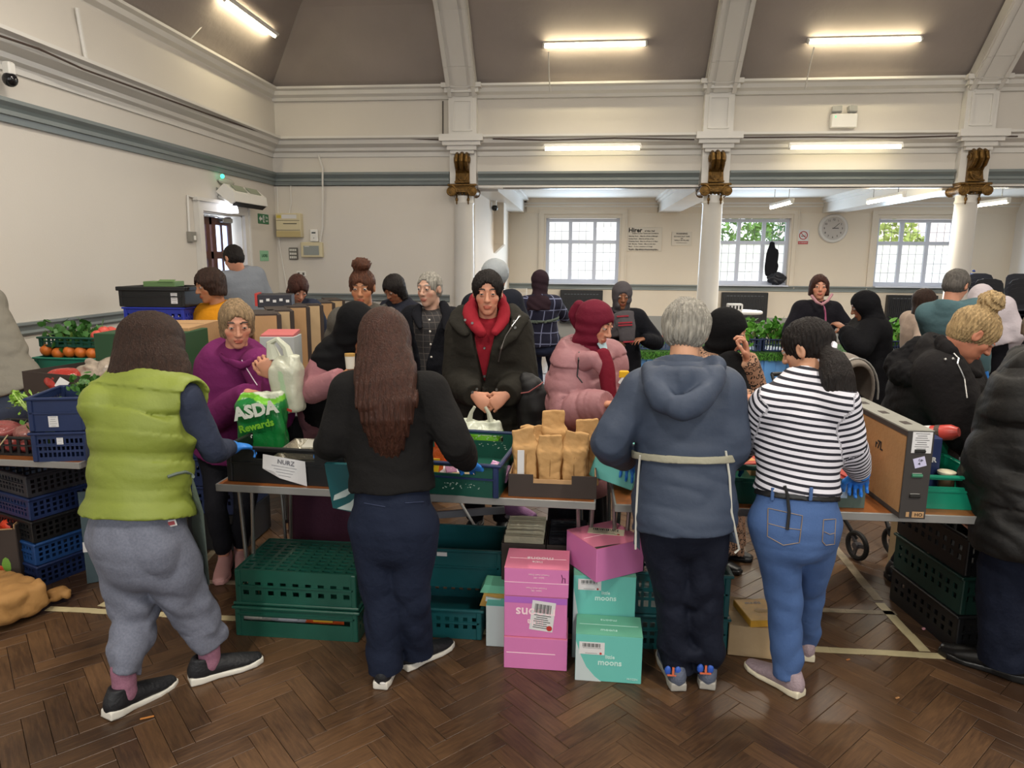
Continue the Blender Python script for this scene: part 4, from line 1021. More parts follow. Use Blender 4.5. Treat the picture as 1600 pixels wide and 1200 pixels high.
b.add([p - o for p in pts] + [p - o + A_(-.004, .004, 0) for p in pts], [(0, 1, 2, 3, 4), (5, 6, 7, 8, 9)] + [(i, (i + 1) % 5, (i + 1) % 5 + 5, i + 5) for i in range(5)]); b.build('apron', M_APR, sp_g)
b = MB(); b.tube([H(sp_g, x, y) - o for x, y in ((262, 745), (276, 740), (290, 737), (300, 742))] + [J(302, 745, 2.42) - o], .006, 6); b.build('apron_string', M_APR, sp_g, True)
b = MB(); q = H(sp_g, 266, 818) - o; b.use(mat('patch_white', '#d8d4d0', .6)).box(q, (.052, .004, .026), rotm(0, math.radians(-14), 0), bev=.006); b.use(mat('patch_red', '#a5484c', .6)).box(q + A_(0, -.003, .001), (.04, .003, .014), rotm(0, math.radians(-14), 0)); b.build('pocket_patch', None, sp_g)
# black jumper, long hair
lf = atZ(598, 1072); rf = atZ(648, 1048)
sp_b, JB = make_person('woman seen from behind in a black jumper with waist-length dark brown hair',
    head=J(601, 540, 2.72), pelvis=J(614, 806, 2.58), yaw=-4, head_yaw=4, head_pitch=18, s=.99, w=1.02, neck=J(603, 592, 2.66), shoulder=.15,
    shL=J(545, 612, 2.64), elL=J(521, 690, 2.6), wrL=J(507, 700, 2.84), hdL=(-.35, .85, -.2), shR=J(672, 612, 2.64), elR=J(713, 694, 2.58), wrR=J(730, 722, 2.8), hdR=(.3, .7, -.5),
    ftL=(lf[0], lf[1] + .05, -2), ftR=(rf[0], rf[1] + .06, -38), knL=J(596, 945, 2.6), knR=J(642, 940, 2.62), gloves=True, curl=.8, skin='#a87a60',
    wear=[dict(kind='top', name='jumper', mat=cloth('black_jumper', '#191818', .9), th=.016, hem=-.105, cuff=.036, fold=.007, sth=1.3, waist=1.04),
          dict(kind='trousers', mat=cloth('navy_trousers', '#1c2335', .8), th=.008, fit=1.08, cuff=.075, rise=-.045, fold=.007, h=.007),
          dict(kind='shoes', mat=mat('shoe_black', '#17181c', .6), sole=mat('sole_white', '#d9d5ca', .5), size=.98),
          dict(kind='hair', style='cap', mat=hairm('chestnut', '#3a2118', .5), amp=.002, t=.02, h=.0052,
               path=[J(601, 515, 2.7), J(602, 575, 2.6), J(604, 630, 2.5), J(606, 675, 2.49), J(604, 712, 2.5)], prad=[(.085, .085), (.118, .08), (.112, .05), (.088, .04), (.05, .02)], pside=(1, 0, 0), sf=300, pk=.05)])
o = JB['base']
for (px, py, Y) in ((598, 1068, 2.418),):
    b = MB(); b.ico(J(px, py, atZ(598, 1086)[1] + .01) - o, .013, 1, (1, .3, .5)); b.build('heel_logo', mat('patch_white', '#d8d4d0', .6), sp_b)
for s0, s1 in (((569, 786), (602, 792)), ((633, 786), (662, 784))):
    b = MB(); b.tube([H(sp_b, s0[0] + (s1[0] - s0[0]) * u, s0[1] + (s1[1] - s0[1]) * u) - o for u in (0, .25, .5, .75, 1)], .0022, 5); b.build('pocket_welt', mat('cloth_navy_edge', '#2b3550', .8), sp_b)
# navy jacket, grey hair
a1 = atZ(1056, 1076); a2 = atZ(1107, 1074)
M_NJ = mat('navy_shell', '#3a4456', .62, bump=(22, .2), var=(3, .05), spec=.35)
sp_m, JM = make_person('grey-haired man seen from behind in a navy hooded jacket with a pale waist tie',
    head=J(1072, 520, 2.8), pelvis=J(1069, 792, 2.66), yaw=-2, head_yaw=-16, head_pitch=24, s=.98, w=1.05, neck=J(1068, 574, 2.74), shoulder=.16, skin='#c89678',
    shL=J(1003, 612, 2.7), elL=J(952, 692, 2.66), wrL=J(976, 716, 2.9), shR=J(1130, 610, 2.7), elR=J(1143, 697, 2.68), wrR=J(1133, 716, 2.92),
    ftL=(a1[0], a1[1] + .06, 6), ftR=(a2[0], a2[1] + .06, -6), knL=J(1050, 930, 2.68), knR=J(1098, 930, 2.68), gloves=True, curl=.8,
    wear=[dict(kind='top', name='jacket', mat=M_NJ, th=.028, hem=.09, flare=1.1, cuff=.046, fold=.009, sth=1.0, h=.007, waist=1.05),
          dict(kind='trousers', mat=cloth('black_ski', '#171b28', .75), th=.012, fit=1.05, cuff=.068, rise=-.02, fold=.014, ankle=.01, h=.007),
          dict(kind='band', name='apron_tie', mat=cloth('tie_beige', '#9d9a88'), th=.036, hem=.09, flare=1.1, waist=1.05, at=.205, wid=.03, sag=.004),
          dict(kind='shoes', mat=mat('shoe_greyblue', '#565d6e', .6, bump=(90, .3)), sole=mat('sole_grey', '#9c9890', .6), size=1.04),
          dict(kind='hair', style='short', mat=HAIR_GR, t=.022, line=-.07, amp=.004, freq=30, tw=22, h=.0048),
          dict(kind='scarf', name='hood', mat=M_NJ, fold=.008, h=.007, k=.03, lofts=[
              ([J(1012, 578, 2.66), J(1020, 606, 2.56), J(1050, 634, 2.49), J(1085, 632, 2.49), J(1116, 600, 2.56), J(1122, 574, 2.66)], [(.035, .03), (.045, .035), (.045, .035), (.045, .035), (.045, .035), (.035, .03)], (0, 0, 1)),
              ([J(1028, 574, 2.68), J(1068, 580, 2.65), J(1110, 572, 2.68)], [(.035, .035), (.035, .035), (.035, .035)], (0, 0, 1)),
              ([J(1035, 590, 2.59), J(1068, 604, 2.56), J(1103, 590, 2.59)], [(.05, .04), (.075, .045), (.05, .04)], (0, 0, 1))])])
o = JM['base']
for pl in ([(1000, 712, 2.58), (997, 745, 2.6), (994, 800, 2.62), (993, 858, 2.64)], [(1134, 705, 2.58), (1140, 745, 2.6), (1143, 800, 2.62), (1155, 858, 2.64), (1148, 864, 2.64)]):
    b = MB(); b.tube([(H(sp_m, p[0], p[1], .006) if k < 3 else J(p[0], p[1], 2.6)) - o for k, p in enumerate(pl)], .0045, 6); b.build('apron_edge', mat('tie_edge', '#c4c2b8', .8), sp_m, True)
b = MB(); pq = [(1138, 818, 2.66), (1146, 815, 2.66), (1152, 850, 2.68), (1140, 846, 2.7)]
b.add([J(*p) - o for p in pq] + [J(*p) - o + A_(0, .004, 0) for p in pq], [(0, 1, 2, 3), (4, 5, 6, 7), (0, 1, 5, 4), (1, 2, 6, 5), (2, 3, 7, 6), (3, 0, 4, 7)]); b.build('apron_flap', cloth('apron_blue', '#5b6678'), sp_m); b = MB()
pq = [(992, 820, 2.66), (1000, 815, 2.66), (1000, 860, 2.7), (990, 850, 2.68)]
b.add([J(*p) - o for p in pq] + [J(*p) - o + A_(0, .004, 0) for p in pq], [(0, 1, 2, 3), (4, 5, 6, 7), (0, 1, 5, 4), (1, 2, 6, 5), (2, 3, 7, 6), (3, 0, 4, 7)]); b.build('apron_flap', cloth('apron_blue', '#5b6678'), sp_m)
for (x, y) in ((1052, 1050), (1103, 1047)):
    b = MB(); q = H(sp_m, x, y + 4, .002) - o if False else J(x, y, atZ(x, 1084)[1] + .012) - o
    b.use(mat('shoe_blue', '#2c55b0', .5)).ico(q + A_(-.02, .012, -.002), .014, 1, (1, .6, 1.5)).ico(q + A_(.02, .012, -.002), .014, 1, (1, .6, 1.5)); b.use(mat('shoe_orange', '#d06a48', .5)).box(q + A_(0, .003, .0), (.008, .006, .035)).box(q + A_(0, .004, -.018), (.045, .006, .005))
    b.build('heel_panel', None, sp_m, True)
# stripes
JZ = dict(shL=J(1200, 634, 2.68), elL=J(1160, 694, 2.82), wrL=J(1142, 716, 3.02), shR=J(1313, 630, 2.64), elR=J(1328, 694, 2.66), wrR=J(1344, 742, 2.8))
def stripe_col(V):
    al = V[:, 2] * 1.0 + .12 * (V[:, 0] - 1.0) ; nk = J(1258, 600, 2.74)
    for a, b_ in (('sh', 'el'), ('el', 'wr')):
        for sd in 'LR':
            p, q = JZ[a + sd], JZ[b_ + sd]; ba = q - p; Ln = np.linalg.norm(ba); t = ((V - p) @ ba) / Ln / Ln; dd = np.linalg.norm(V - p - np.clip(t, 0, 1)[:, None] * ba, axis=1)
            inw = (V[:, 0] > JZ['shR'][0] - .03) if sd == 'R' else (V[:, 0] < JZ['shL'][0] + .02)
            k = (dd < .075) & inw & (t > -.2 if a == 'sh' else t > 0); base0 = 0 if a == 'sh' else np.linalg.norm(JZ['el' + sd] - JZ['sh' + sd])
            al = np.where(k, base0 + t * Ln, al)
    return np.stack([al, al, al], 1)
z1 = atZ(1240, 1088); z2 = atZ(1262, 1032)
sp_z, JS = make_person('woman seen from behind in a black and white striped top with a black ponytail',
    head=J(1262, 546, 2.84), pelvis=J(1243, 803, 2.64), yaw=2, head_yaw=48, head_pitch=22, s=.97, w=1.0, neck=J(1256, 596, 2.74), shoulder=.145, skin='#c08f72',
    ftL=(z1[0] - .02, z1[1] + .05, 38), ftR=(z2[0], z2[1] + .06, -4), knL=J(1226, 940, 2.7), knR=J(1262, 925, 2.86), gloves=True, curl=1.15, curlL=.8, hdR=(.25, .75, -.5), spread=.1, **JZ,
    wear=[dict(kind='top', name='striped_top', mat=pat('breton_stripe', 'stripe', ('#d9d7e0', '#1c1c28'), sc=.0245), th=.01, hem=-.085, cuff=.032, fold=.006, h=.007, col=stripe_col, sth=1.6, waist=1.0),
          dict(kind='trousers', name='jeans', mat=pat('mid_denim', 'denim', ('#2c4776', '#5676ab'), sc=5), th=.006, fit=1.03, cuff=.058, rise=-.02, fold=.006, h=.007),
          dict(kind='band', name='belt', mat=mat('belt_leather', '#1a1a1c', .45), th=.0, hem=.0, at=.085, wid=.04),
          dict(kind='shoes', mat=mat('shoe_mauve', '#9c8a90', .6, bump=(120, .3)), sole=mat('sole_cream', '#d6cdb4', .5), size=.98),
          dict(kind='hair', style='pony', mat=HAIR_DK, t=.016, path=[J(1288, 548, 2.78), J(1302, 562, 2.7), J(1310, 592, 2.64), J(1318, 630, 2.62), J(1332, 662, 2.62)], prad=[(.028, .028), (.048, .042), (.062, .045), (.05, .035), (.02, .014)], pside=(1, 0, .2), sf=420, pk=.015)])
o = JS['base']
b = MB(); cc = J(1291, 550, 2.765) - o; R_s = rotm(0, math.radians(38), 0)
b.tube([cc + R_s @ A_(0, .04 * math.cos(a), .04 * math.sin(a)) for a in np.linspace(0, 2 * PI, 17)], .011, 8); b.build('hair_tie', mat('tie_white', '#dcd8e2', .8), sp_z, True)
b = MB(); b.tube([H(sp_z, x, y, .007) - o for x, y in ((1226, 759), (1230, 772), (1233, 800), (1230, 828))], .006, 6); b.build('strap_end', mat('belt_leather', '#1a1a1c', .45), sp_z, True)
M_ST = mat('jeans_stitch', '#8d7b6a', .7)
for poly in ([(1200, 794), (1254, 806), (1249, 848), (1224, 852), (1199, 838)], [(1287, 812), (1306, 811), (1304, 850), (1290, 852), (1285, 846)]):
    b = MB(); Yp = 2.497 if poly[0][0] < 1260 else 2.53; b.tube([H(sp_z, p[0] + (q[0] - p[0]) * u, p[1] + (q[1] - p[1]) * u) - o for p, q in zip(poly, poly[1:] + poly[:1]) for u in (0, .34, .67)] + [H(sp_z, *poly[0]) - o], .0018, 4); b.tube([H(sp_z, poly[0][0] + 1, (poly[0][1] + poly[-1][1]) / 2 + 2) - o, H(sp_z, (poly[0][0] + poly[1][0]) / 2, (poly[0][1] + poly[2][1]) / 2 + 4) - o, H(sp_z, poly[1][0] - 2, poly[1][1] + 22) - o], .0016, 4); b.build('pocket_stitching', M_ST, sp_z)
for px, py in ((1207, 772), (1267, 772)):
    b = MB(); b.box(H(sp_z, px, py, .002) - o, (.012, .01, .05), bev=.002); b.build('belt_loop', pat('mid_denim', 'denim', ('#2c4776', '#5676ab')), sp_z)
# ------------------------------------------------ everyone behind the tables
def standing(head, lean=0., side=0., yaw=0., pz=None):
    """pelvis under a head centre: lean = forward shift of the head over the pelvis"""
    f = frame(yaw); h = np.asarray(head); p = h - f[:, 1] * lean - f[:, 0] * side; p[2] = pz if pz else h[2] * .565
    return p
SK_L, SK_M, SK_D = '#c98f74', '#b07a58', '#8a5a40'
BLACKW = lambda n, c='#15151a': cloth(n, c, .85)
# purple sweatshirt
h = J(370, 506, 3.55); pu, JU = make_person('woman in a purple zip-neck sweatshirt facing the tables with carrier bags',
    head=h, pelvis=J(360, 700, 3.72), yaw=-158, head_yaw=-150, head_pitch=18, s=1.0, w=1.15, skin=SK_L, shoulder=.165,
    shR=J(336, 572, 3.62), elR=J(330, 655, 3.5), wrR=J(388, 614, 3.32), hdR=(.8, -.45, -.1), shL=J(408, 572, 3.5), elL=J(436, 648, 3.42), wrL=J(428, 588, 3.3), hdL=(-.35, -.3, .75), bkL=(.4, -.8, -.2), curl=.75, curlL=1.5,
    ftR=(*atZ(352, 890)[:2], -160), ftL=(*atZ(378, 880)[:2], -150), res=1.25,
    wear=[dict(kind='top', name='sweatshirt', mat=cloth('purple_sweat', '#6b2457', .85), th=.022, hem=.02, cuff=.042, fold=.009, sth=1.6, belly=.03, neckw=.85),
          dict(kind='scarf', name='collar', mat=cloth('purple_sweat', '#6b2457'), lofts=[([J(345, 556, 3.5), J(352, 562, 3.44), J(377, 572, 3.4), J(398, 560, 3.42), J(402, 548, 3.48)], [(.022, .012)] * 5, (0, 0, 1))]),
          dict(kind='trousers', name='leggings', mat=BLACKW('leggings'), th=.0, fit=.85, cuff=.045, rise=.02),
          dict(kind='shoes', mat=mat('shoe_pink', '#b98a86', .6)),
          dict(kind='hair', style='bob', mat=HAIR_ASH, len=.085, t=.011, fz=.02, fx=.004)])
b = MB(); o = JU['base']; b.tube([H(pu, x, y) - o for x, y in ((378, 563), (383, 572), (390, 583), (396, 593), (402, 602))], .0028, 6); b.build('zip', mat('zip_white', '#d8c8d8', .5), pu)
# black khimar, bending
h = J(556, 512, 3.45); pv_, JV = make_person('woman in a long black khimar and pink sleeves bending over the table',
    head=h, pelvis=J(500, 712, 3.75), neck=J(530, 548, 3.5), yaw=-120, head_yaw=-110, head_pitch=40, s=.98, w=1.05, skin=SK_M, res=1.3, nolegs=True,
    shR=J(508, 580, 3.5), elR=J(488, 612, 3.36), wrR=J(533, 590, 3.25), hdR=(.6, -.1, .5), shL=J(545, 572, 3.7), elL=J(560, 640, 3.75), wrL=J(572, 640, 3.5), curl=.9, pinch=.6,
    wear=[dict(kind='top', mat=cloth('dusty_pink', '#9a6a70'), th=.014, hem=.0, cuff=.045, sth=1.3, fold=.01),
          dict(kind='skirt', mat=cloth('plum', '#412434'), flare=1.1, low=.1),
          dict(kind='hijab', name='khimar', mat=BLACKW('khimar', '#0d0d0f'), drape=.38, dw=1.25, face=.055, amp=.003),
          dict(kind='scarf', name='cape', mat=BLACKW('khimar', '#0d0d0f'), k=.05, lofts=[([J(542, 534, 3.5), J(522, 570, 3.52), J(508, 608, 3.6), J(498, 655, 3.68)], [(.09, .09), (.125, .11), (.13, .12), (.12, .11)], (1, 0, 0))])])
# woman with bun
h = J(566, 450, 4.6); _, JE = make_person('woman with a high auburn bun and grey padded jacket facing the tables',
    head=h, pelvis=standing(h, .03, yaw=180, pz=.93), yaw=176, head_yaw=188, head_pitch=12, s=1.0, w=1.1, skin=SK_M, res=1.5,
    wear=[dict(kind='top', name='coat', mat=cloth('olive_grey', '#55524c'), th=.03, hem=.15, quilt=.11, fold=.006),
          dict(kind='scarf', name='shawl_collar', mat=cloth('sand_fleece', '#a0968a'), lofts=[([J(543, 488, 4.55), J(534, 508, 4.48), J(536, 530, 4.44)], [(.03, .03), (.04, .03), (.04, .02)], (1, 0, 0)), ([J(589, 488, 4.55), J(598, 508, 4.48), J(600, 530, 4.44)], [(.03, .03), (.04, .03), (.04, .02)], (1, 0, 0))]),
          dict(kind='trousers', mat=BLACKW('black_trs')), dict(kind='shoes', mat=M_BLK),
          dict(kind='hair', style='bun', mat=HAIR_AUB, t=.018, bc=(0, -.01, .155), br=(.062, .055, .05))])
# grey-haired man in front
h = J(671, 452, 4.95); _, JG2 = make_person('older man with short grey hair in a black coat over a dark checked shirt',
    head=h, pelvis=standing(h, .03, yaw=168, pz=.95), yaw=168, head_yaw=160, head_pitch=6, s=1.0, w=1.1, skin='#c49a84', brow='#77706a', res=1.4,
    wear=[dict(kind='top', name='shirt', mat=pat('dark_check', 'plaid', ('#2c2a2b', '#57504c'), sc=.045), th=.006, hem=.05, belly=.02, noarm=(1, -1)),
          dict(kind='top', name='coat', mat=BLACKW('coat_black', '#121319'), th=.032, hem=.2, open=.02, vee=.1, sth=1.2),
          dict(kind='scarf', name='collar', mat=BLACKW('coat_black', '#121319'), lofts=[([J(655, 478, 4.95), J(651, 492, 4.88), J(657, 512, 4.8)], [(.03, .02), (.045, .02), (.025, .015)], (1, 0, 0)), ([J(692, 474, 4.95), J(699, 490, 4.88), J(697, 515, 4.8)], [(.03, .02), (.05, .02), (.03, .015)], (1, 0, 0))]),
          dict(kind='trousers', mat=BLACKW('black_trs')), dict(kind='shoes', mat=M_BLK),
          dict(kind='hair', style='short', mat=HAIR_GR, t=.009, line=-.05, fz=.025)])
o = JG2['base']
for y in (500, 518, 538, 558): part('button', mat('button_white', '#d8d4cc', .4), _, lambda b: b.ico(H(_, 671 + (y - 500) * .05, y) - o, .008, 1))
# man in parka, red hoodie
h = J(762, 458, 4.2); ph, JH = make_person('man in an open charcoal parka and red hoodie holding a carrier bag in front',
    head=h, pelvis=J(765, 640, 4.3), yaw=178, head_yaw=186, head_pitch=10, s=1.04, w=1.2, skin=SK_L, brow='#1c1512', shoulder=.17, res=1.1,
    shR=J(724, 516, 4.28), elR=J(716, 596, 4.2), wrR=J(742, 618, 3.98), hdR=(.7, -.3, -.5), bkR=(-.1, -1, .3), shL=J(805, 516, 4.28), elL=J(816, 596, 4.2), wrL=J(790, 618, 3.98), hdL=(-.7, -.3, -.5), bkL=(.1, -1, .3), curl=1.2,
    wear=[dict(kind='top', name='hoodie', mat=cloth('red_jersey', '#8c1f2b'), th=.012, hem=.05, noarm=(1, -1)),
          dict(kind='top', name='parka', mat=cloth('charcoal_parka', '#26241f', .8), th=.046, hem=.16, open=.004, vee=.075, sth=1.15, cuff=.046, fold=.012, flare=1.05, belly=.02, armfold=1.2, label='charcoal padded parka with snap fasteners'),
          dict(kind='scarf', name='hood', mat=cloth('red_jersey', '#8c1f2b'), fold=.006, lofts=[([J(747, 472, 4.32), J(736, 482, 4.24), J(737, 500, 4.14), J(752, 520, 4.06)], [(.03, .05), (.045, .05), (.05, .04), (.03, .03)], (1, 0, 0)), ([J(778, 470, 4.32), J(788, 482, 4.24), J(786, 500, 4.14), J(772, 520, 4.06)], [(.03, .04), (.035, .04), (.04, .035), (.025, .02)], (1, 0, 0)), ([J(745, 470, 4.36), J(762, 466, 4.38), J(780, 470, 4.36)], [(.05, .05)] * 3, (0, 0, 1))]),
          dict(kind='scarf', name='collar', mat=cloth('charcoal_parka', '#26241f', .8), lofts=[([J(722, 480, 4.3), J(716, 500, 4.15), J(730, 522, 4.08)], [(.04, .02), (.05, .02), (.03, .015)], (1, 0, 0))]), dict(kind='scarf', name='collar', mat=cloth('charcoal_parka', '#26241f', .8), lofts=[([J(798, 478, 4.3), J(812, 500, 4.15), J(800, 524, 4.08), J(782, 545, 4.05)], [(.04, .02), (.055, .02), (.035, .015), (.02, .015)], (1, 0, 0))]),
          dict(kind='trousers', mat=BLACKW('black_trs')), dict(kind='shoes', mat=M_BLK),
          dict(kind='hair', style='short', mat=HAIR_DK, t=.017, line=-.05, amp=.004, fz=.022)])
o = JH['base']
for i, (x, y) in enumerate(((727, 500), (738, 505), (757, 544), (757, 588), (745, 608), (803, 502), (812, 494), (805, 512), (738, 613), (776, 609))):
    b = MB(); b.lathe([(.009, 0), (.007, .004)], H(ph, x, y) - o, 8, rotm(PI / 2)); b.build('snap', M_STEEL, ph)
b = MB(); b.tube([H(ph, x, y) - o for x, y in ((812, 494), (800, 510), (790, 526), (783, 545), (779, 565))], .004, 5); b.build('zip', M_STEEL, ph)
# silver beanie behind
h = J(775, 432, 5.9); _, _j = make_person('person in a silver grey beanie standing behind the man in the parka',
    head=h, pelvis=standing(h, 0, yaw=10, pz=.95), yaw=10, head_yaw=-40, s=1.02, w=1.1, res=1.8, skin=SK_M,
    shR=J(800, 470, 5.8), wear=[dict(kind='top', name='coat', mat=BLACKW('coat_blue_black', '#1c1f28'), th=.035, hem=.2), dict(kind='trousers', mat=BLACKW('black_trs')), dict(kind='shoes', mat=M_BLK),
    dict(kind='hair', style='cap', name='beanie', mat=cloth('silver_knit', '#9aa0a4', .5), t=.03, amp=.002)])
# plaid shirt, back view
h = J(844, 441, 8.0); pj, JJ = make_person('woman seen from behind in a navy checked shirt and brown headscarf',
    head=h, pelvis=J(847, 528, 8.05), yaw=-6, head_yaw=-4, head_pitch=10, s=1.06, w=1.05, skin=SK_D, res=1.8, shoulder=.16,
    wrR=J(877, 492, 8.45), wrL=J(822, 500, 8.4), ftL=(*atZ(842, 630)[:2], 8), ftR=(*atZ(863, 630)[:2], -10), gloves=True, curl=.6,
    wear=[dict(kind='top', name='shirt', mat=pat('navy_check', 'plaid', ('#191a33', '#7f85a5'), sc=.13), th=.02, hem=.07, flare=1.05, cuff=.04, end=.85),
          dict(kind='band', name='apron_tie', mat=cloth('apron_sage', '#68736a'), th=.03, hem=.07, at=.24, wid=.04),
          dict(kind='trousers', name='jeans', mat=pat('dark_denim', 'denim', ('#161d33', '#2b3758'), sc=6)), dict(kind='shoes', mat=M_BLK, sole=mat('sole_white', '#d9d5ca')),
          dict(kind='hijab', mat=cloth('brown_hijab', '#33242c'), drape=.13, dw=.95, face=.03, df=-.02)])
# grey hijab, black coat
h = J(972, 462, 6.3); pk, JK = make_person('woman in a black coat and grey headscarf with red stripes by the green table',
    head=h, pelvis=standing(h, .03, yaw=178, pz=.86), yaw=176, head_yaw=184, head_pitch=14, s=.95, w=1.02, skin=SK_D, res=1.6, nolegs=True,
    wrL=J(1004, 530, 6.15), wrR=J(955, 535, 6.2),
    wear=[dict(kind='top', name='coat', mat=BLACKW('coat_black', '#121319'), th=.028, hem=.3, flare=1.1),
          dict(kind='skirt', mat=BLACKW('black_trs'), flare=1.1), dict(kind='shoes', mat=M_BLK),
          dict(kind='hijab', mat=cloth('grey_hijab', '#4e4a4d'), drape=.24, dw=.85, face=.05, df=.05),
          dict(kind='scarf', name='scarf_end', mat=cloth('grey_hijab', '#4e4a4d'), lofts=[([J(974, 490, 6.1), J(977, 510, 6.06), J(979, 532, 6.05)], [(.1, .03), (.085, .025), (.075, .02)], (1, 0, 0))])])
b = MB(); o = JK['base']
for i, (x, y, w_) in enumerate(((973, 494, .1), (977, 504, .12), (977, 508, .12), (982, 534, .09))): b.box(H(pk, x, y) - o, (w_, .012, .012), rotm(0, math.radians(-4)))
b.build('red_stripe', cloth('red_stripe', '#9a3540'), pk)
# pink puffer
h = J(930, 506, 3.78); pl, JL = make_person('woman in a dusty pink quilted coat and burgundy headscarf looking down at the table',
    head=h, pelvis=J(905, 712, 3.86), yaw=-118, head_yaw=-122, head_pitch=22, s=.97, w=1.2, skin=SK_L, shoulder=.16, res=1.05, nolegs=True,
    shR=J(898, 570, 3.74), elR=J(888, 640, 3.62), wrR=J(948, 632, 3.46), hdR=(.7, -.4, .2), shL=J(950, 560, 3.95), elL=J(965, 640, 3.9), wrL=J(975, 630, 3.62), curl=.9, pinch=.5,
    wear=[dict(kind='top', name='quilted_coat', mat=mat('dusty_pink_nylon', '#9a6c70', .6, bump=(30, .2), spec=.35), th=.05, hem=.2, quilt=.115, qa=.02, sth=1.05, cuff=.045, fold=.008, flare=1.08, h=.0075),
          dict(kind='scarf', name='hood', mat=mat('dusty_pink_nylon', '#9a6c70'), k=.03, fold=.01, lofts=[([J(928, 548, 3.9), J(896, 540, 3.9), J(882, 552, 3.86), J(896, 566, 3.7), J(926, 562, 3.6), J(942, 580, 3.6)], [(.05, .05), (.065, .06), (.07, .06), (.07, .055), (.05, .04), (.03, .02)], (0, 0, 1))]),
          dict(kind='top', name='shirt', mat=cloth('burgundy_shirt', '#6d1828'), th=.056, hem=-.1, noarm=(1, -1), fold=.004, w=.8) if False else dict(kind='scarf', name='shirt_front', mat=cloth('burgundy_shirt', '#6d1828'), lofts=[([J(941, 552, 3.62), J(948, 585, 3.6), J(953, 625, 3.58), J(953, 655, 3.6)], [(.04, .03), (.045, .04), (.04, .04), (.03, .03)], (1, 0, 0))]),
          dict(kind='skirt', mat=BLACKW('black_trs'), flare=1.0), dict(kind='shoes', mat=M_BLK),
          dict(kind='hijab', name='headscarf', mat=cloth('burgundy_scarf', '#64162a', .75), drape=.11, dw=.75, face=.072, amp=.004),
          dict(kind='scarf', name='scarf_knot', mat=cloth('burgundy_scarf', '#64162a', .75), lofts=[([J(905, 478, 3.86), J(900, 492, 3.88), J(904, 506, 3.88)], [(.035, .035), (.045, .045), (.035, .035)], (1, 0, 0))])])
b = MB(); o = JL['base']; R_ = JL['Rh']; c = JL['hc'] - o
b.add([c + R_ @ A_(x, y, z) for x, y, z in ((-.05, .07, -.07), (.05, .07, -.07), (.035, .105, -.1), (-.035, .105, -.1), (-.035, .075, -.14), (.035, .075, -.14))], [(0, 1, 2, 3), (3, 2, 5, 4)]); b.build('face_mask', mat('mask_blue', '#a9c3cc', .8), pl)
b = MB(); b.tube([H(pl, x, y) - o for x, y in ((905, 550), (904, 562), (903, 576), (902, 588), (910, 598))], .004, 5); b.build('drawcord', M_BLK, pl)
# black hijab, leopard
h = J(1136, 518, 3.85); pm_, JMM = make_person('woman in a black headscarf and leopard print dress with her hand at her face',
    head=h, pelvis=J(1120, 700, 3.98), yaw=-120, head_yaw=-108, head_pitch=18, s=.97, w=1.08, skin=SK_L, res=1.25, nolegs=True,
    shR=J(1110, 580, 3.75), elR=J(1150, 650, 3.6), wrR=J(1172, 622, 3.45), hdR=(.8, -.2, .1), shL=J(1150, 575, 3.95), elL=J(1180, 620, 3.8), wrL=J(1166, 560, 3.66), hdL=(-.1, -.1, 1), curl=1.0, pinch=.5,
    wear=[dict(kind='top', name='leopard_dress', mat=pat('leopard', 'leopard', ('#a57f66', '#1d1512'), sc=45), th=.02, hem=.2, cuff=.045, sth=1.4),
          dict(kind='skirt', mat=pat('leopard', 'leopard', ('#a57f66', '#1d1512'), sc=45), flare=1.2), dict(kind='shoes', mat=M_BLK),
          dict(kind='hijab', name='headscarf', mat=BLACKW('khimar', '#0d0d0f'), drape=.2, dw=.85, face=.062),
          dict(kind='scarf', name='scarf_end', mat=BLACKW('khimar', '#0d0d0f'), lofts=[([J(1138, 560, 3.68), J(1150, 590, 3.62), J(1163, 622, 3.58)], [(.07, .04), (.06, .03), (.05, .03)], (1, 0, 0))])])
# far helper with pink zip
h = J(1280, 449, 7.3); pn, JN = make_person('woman with short dark brown hair in a black fleece with a pink zip',
    head=h, pelvis=standing(h, .0, yaw=180, pz=.93), yaw=178, head_yaw=170, head_pitch=2, s=.98, w=1.1, skin=SK_L, res=1.8, wrL=J(1322, 512, 7.0), wrR=J(1262, 520, 7.0),
    wear=[dict(kind='top', name='fleece', mat=BLACKW('fleece_black', '#17161d'), th=.024, hem=.1), dict(kind='trousers', mat=BLACKW('black_trs')), dict(kind='shoes', mat=M_BLK),
          dict(kind='hair', style='bob', mat=HAIR_RED, len=.09, wide=.012, t=.016, fz=.012)])
b = MB(); o = JN['base']; b.tube([H(pn, x, y) - o for x, y in ((1285, 472), (1289, 485), (1290, 500), (1290, 520))], .009, 5); b.build('zip', mat('zip_pink', '#a8567a'), pn)
b = MB(); b.tube([J(1268, 462, 7.2) - o, J(1276, 472, 7.12) - o, J(1284, 476, 7.1) - o, J(1293, 470, 7.12) - o, J(1300, 460, 7.2) - o], .014, 8); b.build('collar', mat('collar_pink', '#b08088'), pn, True)
# hooded black coat
h = J(1349, 479, 6.4); _, _j = make_person('person in a long black hooded coat seen from the side beside the pushchair handle',
    head=h, pelvis=A_(J(1362, 540, 6.45)[0], 6.45, .84), yaw=72, head_yaw=80, head_pitch=25, s=.97, w=1.3, skin=SK_D, res=1.7, wrL=J(1318, 514, 6.25), wrR=J(1318, 522, 6.6), neck=J(1357, 500, 6.42),
    wear=[dict(kind='top', name='coat', mat=BLACKW('coat_jet', '#0c0c10'), th=.045, hem=.4, flare=1.1), dict(kind='trousers', mat=BLACKW('black_trs')), dict(kind='shoes', mat=M_BLK),
          dict(kind='hair', style='hood', name='hood', mat=BLACKW('coat_jet', '#0c0c10'), amp=.002)])
